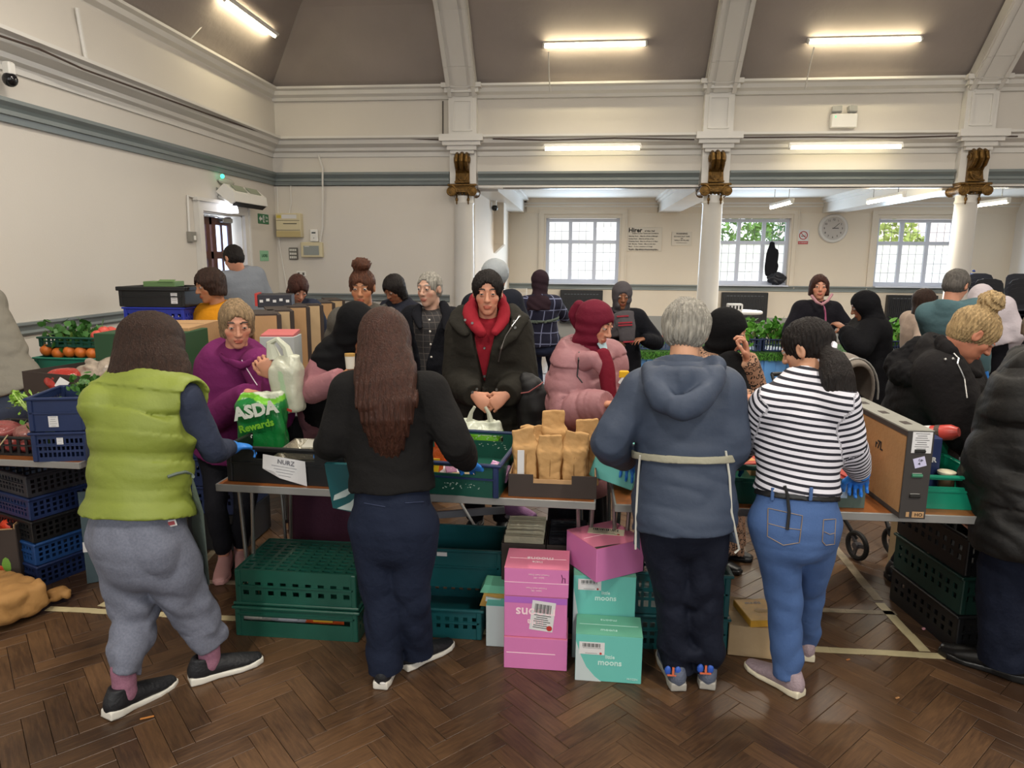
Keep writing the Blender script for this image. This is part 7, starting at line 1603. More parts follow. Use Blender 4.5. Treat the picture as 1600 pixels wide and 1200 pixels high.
# ------------------------------------------------ carrier bags
def carrier(nm, lab, loc, rz, w_, h_, d_, colf, seed, handles=True, res=.0065):
    t = thing(nm, lab, 'bag', loc, rz)
    f = lambda P: smin(rbox(P, (0, 0, h_ * .42), (w_ / 2, d_ / 2, h_ * .42), .035), rbox(P, (0, 0, h_ * .85), (w_ * .46, d_ * .2, h_ * .14), .012), .05) + .008 * fold(P, 20, seed, (1.2, 1.2, .6)) + .004 * fold(P, 50, seed + 1, (1, 1, .5))
    sdf_mesh('bag_body', [(f, (-w_ * .6, -d_ * .75, -.02), (w_ * .6, d_ * .75, h_ * 1.06), res)], mat('bag_film', '#cccccc', .3, attr=True, bump=(30, .25)), t, (0, 0, 0), colf)
    if handles:
        for s in (-1, 1): part('handle', mat('handle_film', '#c3c6b4', .35), t, lambda b: b.tube([(s * w_ * .26, 0, h_ * .93), (s * w_ * .2, 0, h_ * 1.15), (s * w_ * .12, 0, h_ * 1.28)], [.02, .012, .009], 6), True)
    return t
def green_cols(h_, cut, cut2):
    W, G1, G2 = np.array(hexc('#c9cfbd')), np.array(hexc('#6cb52c')), np.array(hexc('#157033'))
    def f(V):
        z = V[:, 2] / h_ + .05 * np.sin(V[:, 0] * 30); o = np.tile(G2, (len(V), 1)); o[z > cut] = G1; o[z > cut2] = W; return o
    return f
M_WPR = mat('print_white', '#d9ded2', .4); M_GPR = mat('print_lime', '#78b72e', .4)
c1 = carrier('carrier_bag', 'green and lime printed carrier bag under the pointing hand of the woman in purple', tuple(J(414, 722, 3.22) * A_(1, 1, 0) + A_(0, 0, .8)), math.radians(4), .23, .3, .13, green_cols(.3, .84, .93), 3, False)
text('printed_name', 'ASDA', .085, (.0, -.082, .215), (PI / 2, math.radians(-12), 0), M_WPR, c1, bold=.004); text('printed_word', 'Rewards', .05, (.0, -.081, .14), (PI / 2, math.radians(-14), 0), M_GPR, c1, bold=.0015); text('printed_word', 'pour', .03, (-.05, -.079, .085), (PI / 2, math.radians(-14), 0), M_WPR, c1, bold=.001)
c2 = carrier('carrier_bag', 'pale translucent carrier bag hanging from the raised hand of the woman in purple', tuple(J(452, 645, 3.3)), math.radians(-8), .15, .3, .12, lambda V: np.where((np.sin(V[:, :1] * 60 + V[:, 2:] * 8) > .75) & (V[:, 2:] < .22), np.array(hexc('#a9c4a0')), np.array(hexc('#bfc1ae'))), 5, False)
part('handle', mat('handle_film', '#c3c6b4', .35), c2, lambda b: b.tube([(.02, 0, .26), (-.0, -.0, .33), (-.045, -.0, .37), (-.085, 0, .35), (-.07, 0, .27)], [.03, .02, .014, .02, .04], 7), True); part('red_print', M_RED, c2, lambda b: b.box((.04, -.066, .03), (.03, .004, .012), rotm(0, .3, 0)))
q = J(750, 690, 3.86); c3 = carrier('carrier_bag', 'white and green carrier bag held in front by the man in the parka', (q[0], q[1], q[2] - .14), 0, .25, .27, .14, green_cols(.27, .6, .76), 8)
text('printed_name', 'ASDA', .09, (.02, -.088, .13), FRONT, M_WPR, c3, bold=.003)
t = thing('shoulder_bag', 'black bag with red piping between the parka and the pink coat', 'bag', tuple(J(832, 690, 4.05) * A_(1, 1, 0) + A_(0, 0, .72)))
f = lambda P: loft(P, [(0.04, 0, 0), (.02, 0, .14), (-.02, 0, .28), (-.05, 0, .34)], [(.13, .08), (.12, .08), (.075, .06), (.03, .03)], (1, 0, 0)) + .005 * fold(P, 24, 2)
sdf_mesh('bag_body', [(f, (-.2, -.14, -.1), (.22, .14, .4), .008)], mat('bag_black', '#0f0f11', .6), t, (0, 0, 0)); part('piping', mat('piping_red', '#8c4a4a', .6), t, lambda b: b.tube([(-.1, -.05, .24), (-.02, -.08, .26), (.04, -.07, .3), (.06, -.02, .31)], .004, 5), True)
t = thing('food_tub', 'small cream pot held by the bending woman in black', 'tub', tuple(J(547, 566, 3.2))); part('pot', mat('pot_cream', '#d8cfc0', .5), t, lambda b: b.lathe([(.02, -.03), (.024, .03)], (0, 0, 0), 14), True); part('lid', mat('pot_gold', '#b08a4a', .4), t, lambda b: b.lathe([(.025, .03), (.025, .042)], (0, 0, 0), 14))
t = thing('yellow_packet', 'yellow packet held by the woman in the pink coat', 'packet', tuple(J(975, 585, 3.5))); part('wrapper', mat('yellow_pk', '#d9a81c', .4), t, lambda b: b.box((0, 0, 0), (.05, .02, .04), bev=.006)); part('white_corner', M_LABEL, t, lambda b: b.box((-.0, -.0, -.035), (.04, .018, .04), rotm(0, .5, 0)))

# ------------------------------------------------ pushchairs
M_TYRE = mat('tyre', '#151515', .7)
def wheel(t, c, r, ax=0.):
    R = rotm(0, PI / 2, 0) if ax == 0 else rotm(0, 0, ax) @ rotm(0, PI / 2, 0)
    part('tyre', M_TYRE, t, lambda b: b.tube([np.asarray(c) + R @ A_(r * .84 * math.cos(a), r * .84 * math.sin(a), 0) for a in np.linspace(0, 2 * PI, 25)], r * .16, 8, False), True)
    w = part('wheel_hub', mat('hub_grey', '#4a4a4e', .4), t, lambda b: b.lathe([(r * .22, -.02), (r * .22, .02)], c, 12, R))
    part('spoke', mat('hub_grey', '#4a4a4e', .4), t, lambda b: [b.box(np.asarray(c) + R @ A_(r * .42 * math.cos(a), r * .42 * math.sin(a), 0), (r * .84, .02, .012), R @ rotm(0, 0, a)) for a in (0.3, 0.3 + 2 * PI / 3, .3 + 4 * PI / 3)])
pr = thing('pushchair', 'pushchair with a grey hood and big black wheels behind the tall open carton', 'pushchair', (1.64, 4.5, 0), math.radians(20))
def hood(P):
    d = np.abs(ell(P, (0, 0, .92), (.17, .26, .25))) - .012; d = smax(d, -(P[:, 2] - .9) + .35 * P[:, 1], .01); return smax(d, -(P[:, 1] + .12 + .2 * (P[:, 2] - .95)), .008)
sdf_mesh('hood', [(hood, (-.2, -.3, .7), (.2, .3, 1.2), .009)], mat('hood_taupe', '#7c746c', .85, bump=(80, .15)), pr, (0, 0, 0))
part('hood_hoop', M_ALU, pr, lambda b: b.tube([(.185 * math.cos(a), -.12, .92 + .24 * math.sin(a)) for a in np.linspace(-.1, PI + .1, 16)], .006, 6), True)
sdf_mesh('seat', [(lambda P: smin(rbox(P, (0, -.02, .62), (.16, .2, .05), .04), rbox(P, (0, .14, .78), (.16, .04, .2), .04, ), .05) + .004 * fold(P, 20, 1), (-.2, -.26, .52), (.2, .22, 1.02), .012)], mat('seat_black', '#1d1d20', .8), pr, (0, 0, 0))
part('blanket', mat('blanket_maroon', '#3a1218', .85), pr, lambda b: b.prism([(-.2, .3), (.2, .3), (.16, .5), (-.16, .52)], (0, .05, 0), (0, -.22, 0)))
part('frame', M_BLK, pr, lambda b: [b.tube([(s * .2, .35, .2), (s * .19, .1, .5), (s * .18, -.2, .35), (s * .12, -.4, .12)], .012, 8) for s in (-1, 1)] + [b.tube([(s * .19, .1, .5), (s * .2, .42, .98)], .011, 8) for s in (-1, 1)] + [b.tube([(-.2, .42, .98), (.2, .42, .98)], .014, 8)], True)
for s in (-1, 1): wheel(pr, (s * .26, .32, .14), .14); wheel(pr, (s * .13, -.42, .09), .09)
t = pk2 = thing('pushchair', 'pink pushchair with silver legs seen under the first table', 'pushchair', (-.62, 4.2, 0), math.radians(0))
part('seat_base', mat('pram_pink', '#a51f4c', .6), t, lambda b: b.box((-.12, -.3, .47), (.44, .3, .12), bev=.03)); part('crossed_leg', M_ALU, t, lambda b: b.tube([(-.12, -.42, .5), (.22, -.62, .06)], .008, 8), True); part('crossed_leg', M_ALU, t, lambda b: b.tube([(.12, -.3, .5), (.3, -.2, .14)], .008, 8), True)
part('foot_rest', mat('foot_mesh', '#3a3a3c', .6), t, lambda b: panel(b, (.18, -.62, .08), (.3, .45, .12), (-.1, .0, .12), .36, .08, .006, [(1, None), (2, (9, .4)), (.7, None), (2, (9, .4)), (1, None)])); part('foot_strap', mat('strap_grey', '#6f6f74', .6), t, lambda b: b.box((.0, -.42, .3), (.44, .02, .04), rotm(0, -.12, 0)))
for x, y in ((-.2, -.42), (.26, -.6)): wheel(t, (x, y, .08), .08)
t = thing('child_trainer', 'lilac child trainer with a grey sole under the first table', 'shoe', tuple(J(808, 800, 3.85) - A_(0, 0, .04)), -PI / 2 - .3)
f = lambda P: smin(loft(P, [(0, -.05, .05), (0, .03, .045), (0, .1, .03)], [(.03, .04), (.034, .034), (.03, .022)], (1, 0, 0)), cone(P, (0, -.035, .05), (0, -.035, .085), .028, .03), .02)
sdf_mesh('upper', [(f, (-.06, -.11, -.01), (.06, .15, .13), .006)], mat('lilac_mesh', '#a774a6', .6, bump=(90, .3)), t, (0, 0, 0)); part('sole', mat('sole_grey2', '#8a8a98', .5), t, lambda b: b.box((0, .025, .01), (.068, .19, .03), bev=.012))

# ------------------------------------------------ green table with produce in the middle distance
gt = thing('display_table', 'long display table with artificial grass on top and a pale blue sheet hanging in front', 'table', (2.75, 7.85, 0), math.radians(3))
part('tabletop', M_TOP, gt, lambda b: b.box((0, 0, .76), (4.3, .8, .03)))
part('blue_sheet', mat('blue_sheet', '#6aa5e4', .45, bump=(5, .5)), gt, lambda b: [b.box((-2.12 + .11 * i, -.41 - .012 * math.sin(i * 1.7), .39), (.115, .012, .76), rotm(0, 0, .2 * math.sin(i * 2.3))) for i in range(39)])
gb = MB(); gb.box((0, -.02, .785), (4.3, .84, .02)).box((0, -.435, .755), (4.3, .02, .075))
gg = gb.build('turf_mat', mat('turf', '#2f5a1c', .9, bump=(140, .9), var=(60, .4)), gt)
tb = MB(); rd = np.random.default_rng(4)
for i in range(5200):
    fr_ = i % 2; x = rd.uniform(-2.14, 2.14); y = -.447 if fr_ else rd.uniform(-.42, .4); z = rd.uniform(.72, .8) if fr_ else .795; h_ = rd.uniform(.015, .03); a = rd.uniform(0, PI); dx, dy = .003 * math.cos(a), .003 * math.sin(a)
    if fr_: tb.add([(x - .003, y, z), (x + .003, y, z), (x + rd.normal() * .008, y - .012, z - h_)], [(0, 1, 2)])
    else: tb.add([(x - dx, y - dy, z), (x + dx, y + dy, z), (x + rd.normal() * .006, y + rd.normal() * .006, z + h_)], [(0, 1, 2)])
tag(tb.build('grass_blades', mat('blades', '#4a8a24', .7, var=(40, .4)), gt), kind='stuff')
for sx in (-1, 1):
    for sy in (-1, 1): part('leg', M_STEEL, gt, lambda b: b.tube([(sx * 2.0, sy * .3, 0), (sx * 2.0, sy * .3, .75)], .014, 8))
def prod_box(x, y, rz, L, D, H, m, lab, kind_, seed):
    c = crate('produce_crate', lab, 'crate', (x, y, .797), rz, L, D, H, m, 'bars', 'bars')
    return c
def on_gt(px, Y): return J(px, 540, Y)[0]
prod_box(on_gt(1022, 7.6), 7.6, 0, .36, .3, .1, mat('blue_print_box', '#3c4f74', .6), 'blue printed box of grapes and leaves at the left end of the green table', 0, 1)
leafy((on_gt(1012, 7.6), 7.6, .85), 0, 14, .12, .1, '#7fa046', '#5d8c38', 'green salad in the blue printed box', nm='salad', seed=21, leaf=.05)
fruit('radish', 'pink radish in the blue printed box', 'vegetable', 'radishes in the blue box', '#b5615c', [(on_gt(1030, 7.6) + .04 * (i % 5) - .06, 7.5 + .05 * (i // 5), .89 + rd.uniform(0, .03)) for i in range(15)], .026)
for i, (px, Y, lab) in enumerate(((1163, 7.65, 'navy crate of spring greens left of the gap on the green table'), (1212, 7.65, 'navy crate of spring greens right of the gap on the green table'), (1395, 7.7, 'crate of leafy greens behind the blonde woman'), (1425, 7.9, 'crate of leafy greens beside the woman in beige'))):
    x = on_gt(px, Y); prod_box(x, Y, -.12, .3, .34, .13, M_BCR, lab, 0, i)
    leafy((x, Y, .86), 0, 30, .2, .13, '#a8b06a', ('#5c9a34', '#4c8a2c')[i % 2], 'spring greens standing in the ' + ('first', 'second', 'third', 'fourth')[i] + ' navy crate from the left', nm='spring_greens', seed=30 + i, leaf=.055, stalk=.01)
x = on_gt(1550, 7.4); crate('produce_crate', 'low navy crate of cauliflower and orange squash at the right of the green table', 'crate', (x - .1, 7.72, .797), 0, .7, .34, .08, M_BCR, 'bars', 'bars')
fruit('cauliflower', 'pale cauliflower at the right of the green table', 'vegetable', 'cauliflowers on the green table', '#b9b596', [(x - .38 + .13 * i, 7.68 + .05 * (i % 2), .93) for i in range(5)], .075, (1, 1, .8))
t = thing('squash', 'orange squash lying on the crate at the right of the green table', 'squash', (x - .22, 7.56, .93)); part('fruit', mat('squash_orange', '#d77a1e', .45), t, lambda b: b.ico((0, 0, 0), .075, 2, (1.5, .9, .8)), True); part('stalk', mat('stem_green', '#5a6b2c'), t, lambda b: b.tube([(.1, 0, 0), (.14, 0, .02)], .012, 6))

# ------------------------------------------------ far room: chairs, radiators, signs
M_CH = mat('chair_shell', '#14161f', .38); M_CHL = mat('chair_leg', '#2c2d33', .4, .4)
def make_chair(label, grp=None):
    t = thing('stacking_chair', label, 'chair', (0, 0, 0), 0, grp)
    def _s(b):
        pts = [(-.2, .45), (.0, .43), (.19, .44), (.235, .5), (.27, .62), (.3, .82)]; th = .012; w = [.21, .22, .22, .2, .22, .2]
        for s in range(5):
            (y0, z0), (y1, z1) = pts[s], pts[s + 1]; a, c = w[s], w[s + 1]
            b.add([(-a, y0, z0), (a, y0, z0), (c, y1, z1), (-c, y1, z1), (-a, y0, z0 - th), (a, y0, z0 - th), (c, y1, z1 - th), (-c, y1, z1 - th)], [(0, 1, 2, 3), (4, 5, 6, 7), (0, 1, 5, 4), (1, 2, 6, 5), (2, 3, 7, 6), (3, 0, 4, 7)])
    part('seat_shell', M_CH, t, _s)
    part('backrest_top', M_CH, t, lambda b: b.prism([(-.2, 0), (.2, 0), (.17, .05), (.08, .075), (-.08, .075), (-.17, .05)], (0, .014, 0), (0, .298, .81)))
    for sx in (-1, 1):
        for y0, y1 in ((-.12, -.2), (.12, .22)): part('leg', M_CHL, t, lambda b: b.tube([(sx * .14, y0, .43), (sx * .22, y1, 0)], .01, 6))
    return t
ch0 = make_chair('black plastic chair standing alone by the far wall beside the grey-scarfed woman'); ch0.location = (1.05, 10.9, 0); ch0.rotation_euler = (0, 0, math.radians(95))
stacks = [(6.15, 10.9, 10, 0), (6.7, 11.0, 10, 0), (7.25, 10.85, 10, 0), (6.45, 11.7, 11, 0), (7.1, 11.8, 11, 0)]
names = ('front left', 'front middle', 'front right', 'rear left', 'rear right')
for si, (x, y, n, a) in enumerate(stacks):
    for k in range(n):
        c = copy_tree(ch0); c.location = (x, y + .012 * k, .066 * k); c.rotation_euler = (0, .0, a + PI * .0 + .02 * math.sin(k * 2)); c['label'] = ('lowest', 'second', 'third', 'fourth', 'fifth', 'sixth', 'seventh', 'eighth', 'ninth', 'tenth', 'eleventh', 'twelfth', 'topmost')[k if k < n - 1 else 12] + (' black chair' + (' from the floor' if 0 < k < n - 1 else '') + ' of the %s stack by the right column' % names[si]); c['group'] = 'chairs in the %s stack' % names[si]
for i, (a, c, z0, z1, lab) in enumerate(((-.44, .49, .32, 1.05, 'black grille radiator cover under the leftmost window'), (3.04, 4.0, .42, 1.04, 'black grille radiator cover under the middle window'), (6.45, 7.45, .45, 1.02, 'black grille radiator cover under the rightmost window'))):
    t = thing('radiator', lab, 'radiator', ((a + c) / 2, YW - .08, z0)); W = c - a; H = z1 - z0
    part('casing', mat('radiator_black', '#101115', .5), t, lambda b: b.box((0, 0, H / 2), (W, .12, H), bev=.008)); tag(part('fins', mat('radiator_fin', '#1e2026', .45), t, lambda b: [b.box((-W / 2 + .06 + k * (W - .12) / 22, -.065, H * .45), (.012, .012, H * .75)) for k in range(23)]), kind='stuff')
    tag(part('vent_slots', mat('vent_grey', '#565a62', .4), t, lambda b: [b.box((-W / 2 + .12 + k * (W - .24) / 10, -.063, H * .88), (.05, .006, .012)) for k in range(11)]), kind='stuff')
def sign(label, x0, x1, z0, z1, lines, m, nm='notice', Y=YW, extra=None, cat='sign'):
    t = thing(nm, label, cat, ((x0 + x1) / 2, Y - .012, (z0 + z1) / 2)); part('board', m, t, lambda b: b.box((0, 0, 0), (x1 - x0, .012, z1 - z0), bev=.002))
    for (s, sz, x, z, al, mm, bo) in lines: text('lettering', s, sz, (x, -.0075, z), FRONT, mm, t, al, bold=bo)
    return t
MP = M_PRINT; sg = mat('sign_cream', '#cfc6b8', .6)
sign('white notice headed Hirer with rows of small print between the left and middle windows', .97, 1.72, 1.9, 2.4, [('Hirer', .13, -.34, .19, 'LEFT', MP, .004), ('of this Hall', .05, .0, .175, 'LEFT', MP, .0008), ('Subject to your Terms and Conditions', .036, .02, .125, 'CENTER', MP, .0008)] +
     [(s_, .034, -.33, .065 - i * .055, 'LEFT', MP, .0007) for i, s_ in enumerate(('Saturday Event  - Must be off site at Midnight', 'Sunday Event  - Must be off site at 9pm', 'Weekday Event - Must be off site at 10.30pm', 'Hall  Monitor  Timber - Must be left clear', 'Music  - To be a maximum of 10 high', 'No nails - Glue added in time on any surface'))] + [('Failure to comply will result in Deposits being retained', .028, 0, -.225, 'CENTER', MP, .0006)], sg)
sign('small white warning notice about tape on walls and pillars', 1.93, 2.35, 2.02, 2.31, [('WARNING', .05, 0, .105, 'CENTER', MP, .0012), ('DO NOT PUT TAPE', .038, 0, .045, 'CENTER', MP, .001), ('ON', .034, 0, .005, 'CENTER', MP, .001), ('WALLS OR PILLARS', .036, 0, -.035, 'CENTER', MP, .001), ('This will damage the paintwork', .018, 0, -.085, 'CENTER', MP, .0003)], sg)
t = sign('red and white no smoking sign left of the clock', 4.55, 4.77, 2.06, 2.36, [('NO SMOKING', .028, 0, -.115, 'CENTER', M_LABEL, .0004)], M_LABEL)
part('red_band', M_RED, t, lambda b: b.box((0, -.0068, -.115), (.21, .001, .06))); part('prohibition_ring', M_RED, t, lambda b: b.tube([(.08 * math.cos(a), -.008, .035 + .08 * math.sin(a)) for a in np.linspace(0, 2 * PI, 25)], .009, 6, False).tube([(-.055, -.008, .09), (.055, -.008, -.02)], .007, 6)); part('cigarette', MP, t, lambda b: b.box((0, -.0075, .02), (.09, .002, .014)).tube([(.03, -.0075, .035), (.04, -.0075, .055), (.03, -.0075, .07)], .003, 4))
ck = thing('wall_clock', 'round white wall clock with a grey dial between the middle and right windows', 'clock', (5.25, YW, 2.39)); RC = rotm(PI / 2)
part('clock_rim', mat('clock_white', '#c9c6c2', .4), ck, lambda b: b.lathe([(.3, 0), (.3, .03), (.28, .055), (.24, .05), (.225, .03)], (0, 0, 0), 36, RC), True); part('dial', mat('dial_grey', '#b5b0ac', .5), ck, lambda b: b.lathe([(.228, .028), (.228, .032)], (0, 0, 0), 36, RC))
for h_ in range(1, 13): a = PI / 2 - h_ * PI / 6; text('numeral', str(h_), .055, (.18 * math.cos(a), -.034, .18 * math.sin(a)), FRONT, MP, ck, bold=.0008)
part('hour_hand', MP, ck, lambda b: b.box((.045, -.036, .004), (.13, .003, .014))); part('minute_hand', MP, ck, lambda b: b.box((.055, -.038, .05), (.17, .003, .009), rotm(0, math.radians(-42), 0)))
# coat, bag on the sill, bin bag
t = thing('hanging_coat', 'black coat hanging from the middle window handle', 'coat', (4.05, YW + .02, 1.5)); f = lambda P: loft(P, [(0, 0, .58), (0, 0, .5), (.01, 0, .36), (0, 0, .1), (.0, 0, -.06)], [(.05, .04), (.07, .05), (.12, .06), (.15, .07), (.13, .06)], (1, 0, 0)) + .01 * fold(P, 22, 2, (1.6, 1, .3))
sdf_mesh('coat_body', [(f, (-.2, -.12, -.15), (.2, .12, .66), .012)], BLACKW('coat_window', '#1b1b20'), t, (0, 0, 0)); part('hook', M_STEEL, t, lambda b: b.tube([(0, 0, .62), (0, .03, .66), (0, .1, .66)], .006, 5))
blob_bag((4.18, YW - .01, 1.2), 1, (.2, .09, .14), '#15161e', 'dark blue rucksack on the middle window sill under the coat', 'rucksack', 'bag', 4, mat('rucksack_m', '#161822', .5))
blob_bag((6.75, 13.0, .72), 1, (.3, .2, .42), '#1c2a5c', 'shiny navy bin bag in front of the right window', 'bin_bag', 'bag', 5, mat('bin_bag_m', '#1f2c60', .22, bump=(8, .8)))
t = thing('side_table', 'small trestle under the navy bin bag', 'table', (6.75, 13.0, 0)); part('tabletop', M_CH, t, lambda b: b.box((0, 0, .7), (.8, .5, .03))); part('leg', M_CHL, t, lambda b: b.box((-.35, 0, .35), (.03, .4, .69))); part('leg', M_CHL, t, lambda b: b.box((.35, 0, .35), (.03, .4, .69)))
t = thing('cafe_table', 'small white round table with a pack of cups in front of the radiator', 'table', (2.25, 10.0, 0)); part('tabletop', M_WHITE, t, lambda b: b.lathe([(.26, 1.0), (.27, 1.01), (.27, 1.03), (.26, 1.04)], (0, 0, 0), 24)); part('pole', M_WHITE, t, lambda b: b.tube([(0, 0, 0), (0, 0, 1.0)], .025, 10)); part('base', M_WHITE, t, lambda b: b.lathe([(.2, 0), (.19, .02), (.03, .04)], (0, 0, 0), 20))
t = thing('cup_pack', 'sleeve of white cups with dark dots on the small white table', 'cups', (2.13, 9.95, 1.04)); part('tray', M_LABEL, t, lambda b: b.box((0, 0, .05), (.2, .14, .1), bev=.01)); part('cup_mouth', M_DARK, t, lambda b: [b.box((-.07 + .045 * i, -.071, .05), (.022, .003, .05)) for i in range(4)])
t = thing('panel_chair', 'dark chair back between the small white table and the black headscarf', 'chair', (1.86, 9.9, 0)); part('backrest', M_CH, t, lambda b: b.box((0, 0, .8), (.4, .03, .42), bev=.02)); part('seat', M_CH, t, lambda b: b.box((0, -.2, .46), (.42, .4, .03), bev=.01))
for sx in (-1, 1):
    for y_ in (-.38, -.02): part('leg', M_CHL, t, lambda b: b.tube([(sx * .19, y_, 0), (sx * .19, y_, .46)], .012, 6))
t = thing('wall_vent', 'brown square vent low on the grey dado below the middle window', 'vent', (3.3, YW - .01, .2)); part('grille', mat('vent_brown', '#4a352c', .6), t, lambda b: b.box((0, 0, 0), (.26, .02, .42))); part('vent_bar', mat('vent_brown2', '#5c4438', .6), t, lambda b: [b.box((0, -.012, -.16 + .08 * i), (.24, .006, .02)) for i in range(5)])
t = thing('wire_rack', 'thin white wire rack behind the woman in the checked shirt', 'rack', (-1.1, 11.5, 0)); part('frame', M_WHITE, t, lambda b: [b.tube([(x, 0, 0), (x, 0, 1.25)], .01, 5) for x in (-.22, .22)] + [b.tube([(-.22, 0, z), (.22, 0, z)], .007, 5) for z in (.4, .7, .95, 1.1, 1.17, 1.24)])

# ------------------------------------------------ lamps
def batten(label, c, rot, L=1.25, hang=None, m=None):
    t = thing('fluorescent_lamp', label, 'lamp', c); t.rotation_euler = rot
    part('batten_body', M_WHITE, t, lambda b: b.box((0, 0, .05), (L + .04, .06, .045), bev=.008)); part('tube', m or M_LAMP, t, lambda b: b.tube([(-L / 2, 0, .01), (L / 2, 0, .01)], .022, 12), True)
    for s in (-1, 1): part('end_cap', M_WHITE, t, lambda b: b.box((s * (L / 2 + .01), 0, .02), (.03, .05, .06), bev=.004))
    if hang: part('chain', M_STEEL, t, lambda b: [b.tube([(s * L * .35, 0, .07), (s * L * .35, 0, .07 + hang)], .005, 5) for s in (-1, 1)])
    return t
A1 = math.radians(-46)
def on_vault(px, py):
    for Y in np.arange(8.5, 10.4, .005):
        q = J(px, py, Y)
        if q[2] < vz(YB - Y) - .085: continue
        return tuple(q)
    return tuple(J(px, py, 9.66))
batten('fluorescent lamp on the rear slope left of the middle column', on_vault(929, 71), (A1, 0, 0), 1.32); batten('fluorescent lamp on the rear slope right of the middle column', on_vault(1351, 64), (A1, 0, 0), 1.36)
batten('fluorescent lamp under the cornice left of the middle column', tuple(J(925, 233, 10.12)), (math.radians(-20), 0, 0), 1.3, m=M_LAMP2); batten('fluorescent lamp under the cornice right of the middle column', tuple(J(1321, 231, 10.12)), (math.radians(-20), 0, 0), 1.42, m=M_LAMP2)
q0, q1 = atX(350, 0, -4.04), atX(428, 57, -4.04)
batten('fluorescent lamp on the left slope of the vault', tuple((q0 + q1) / 2), (math.radians(46), 0, PI / 2), 1.3)
for i, (x, y, lab) in enumerate(((3.2, 12.0, 'hanging fluorescent lamp in front of the middle window'), (4.36, 10.9, 'hanging fluorescent lamp behind the beam right of the clock'), (6.27, 11.9, 'hanging fluorescent lamp at the far right beyond the column'), )): batten(lab, (x, y, 2.6), (0, 0, PI / 2), 1.2, .31)
def cable(label, pts, r=.008, m=None, nm='cable', clips=True):
    t = thing(nm, label, 'cable', tuple(pts[0])); o = np.asarray(pts[0], float); part('sheath', m or M_TRIM, t, lambda b: b.tube([np.asarray(p, float) - o for p in pts], r, 6), True); return t
cable('white cable dropping from the rear lamp left of the middle column', [J(857, 82, 9.7), J(858, 120, 9.95), J(860, 144, 10.15)]); cable('white cable dropping from the rear lamp right of the middle column', [J(1272, 74, 9.7), J(1265, 105, 9.9), J(1258, 139, 10.15)])
cable('white cable from the left slope lamp to the eaves cornice', [J(345, 2, 8.4), J(318, 38, 8.2), J(290, 70, 8.0)]); cable('white trunking down the left eaves panel', [atX(120, 12, -4.5), atX(128, 60, -4.52), atX(137, 106, -4.5)], .02)
for lab, pts in (('dark cable lying along the main cornice left of the left column', [J(436, 216, 10.2), J(520, 217, 10.2), J(600, 215, 10.2), J(695, 219, 10.2)]), ('dark cable along the main cornice between the left and middle columns', [J(770, 217, 10.2), J(860, 219, 10.2), J(960, 216, 10.2), J(1085, 218, 10.2)]), ('dark cable along the main cornice right of the middle column', [J(1150, 215, 10.2), J(1280, 214, 10.2), J(1400, 215, 10.2), J(1500, 212, 10.2), J(1590, 213, 10.2)]), ('dark cable lying along the left main cornice', [atX(0, 56, -4.38), atX(60, 76, -4.38), atX(130, 108, -4.38), atX(330, 180, -4.38), atX(425, 213, -4.4)])): cable(lab, pts, .009, mat('cable_dark', '#4a3c34', .6))
cable('white conduit down the rear wall above the fuse boxes', [J(497, 242, 10.36), J(504, 262, 10.3), J(504, 355, 10.36), J(500, 378, 10.36)], .014); cable('thin conduit rising from the cream fuse box', [J(454, 290, 10.37), J(455, 318, 10.37), J(451, 336, 10.36)], .009)
cable('black conduit left of the left column above the cornice', [J(692, 158, 10.32), J(692, 214, 10.32)], .012, mat('cable_grey', '#5c5650', .6))
cable('white conduit running down in the left corner of the hall', [J(433, 292, 10.36), J(436, 380, 10.36), J(450, 460, 10.36)], .008)
# ------------------------------------------------ wall fittings
t = thing('emergency_light', 'twin head emergency light above the cornice lamp', 'light', (3.5, YB, 3.6)); part('housing', M_WHITE, t, lambda b: b.box((0, -.05, 0), (.34, .09, .18), bev=.01)); 
for s in (-1, 1): part('lamp_head', mat('head_grey', '#a8a8a4', .3), t, lambda b: b.box((s * .1, -.06, .15), (.13, .07, .09), rotm(-.2, 0, s * .3), bev=.012)); part('head_arm', M_WHITE, t, lambda b: b.tube([(s * .08, -.05, .08), (s * .1, -.05, .12)], .012, 6))
part('status_lamp', mat('led_green', '#4ad08a', .4, emit=1.5), t, lambda b: b.box((-.12, -.097, .05), (.012, .003, .03)))
def wallbox(nm, lab, cat, x0, x1, z0, z1, d, m, extra=None):
    t = thing(nm, lab, cat, ((x0 + x1) / 2, YB, (z0 + z1) / 2)); part('casing', m, t, lambda b: b.box((0, -d / 2, 0), (x1 - x0, d, z1 - z0), bev=.008))
    if extra: extra(t, x1 - x0, z1 - z0, d)
    return t
def ex1(t, w, h, d):
    part('printed_strip', M_LABEL, t, lambda b: b.box((.02, -d - .001, h * .36), (w * .6, .003, h * .16))); part('yellow_label', mat('lab_yellow', '#c9b44a', .6), t, lambda b: b.box((-w * .36, -d - .001, h * .36), (w * .18, .003, h * .12)))
    part('breaker_window', mat('breaker_dark', '#4a463c', .4), t, lambda b: b.box((.03, -d - .001, h * .07), (w * .55, .003, .012)).box((0, -d - .001, -h * .2), (w * .96, .004, .006)).box((0, -d - .001, h * .2), (w * .96, .004, .005)))
    part('lower_cover', mat('cream_dark', '#b9a878', .5), t, lambda b: b.box((0, -d - .002, -h * .36), (w * .98, .01, h * .24)))
wallbox('fuse_box', 'cream consumer unit on the rear wall by the left corner', 'fuse box', -4.55, -4.17, 2.02, 2.37, .12, M_CREAM, ex1)
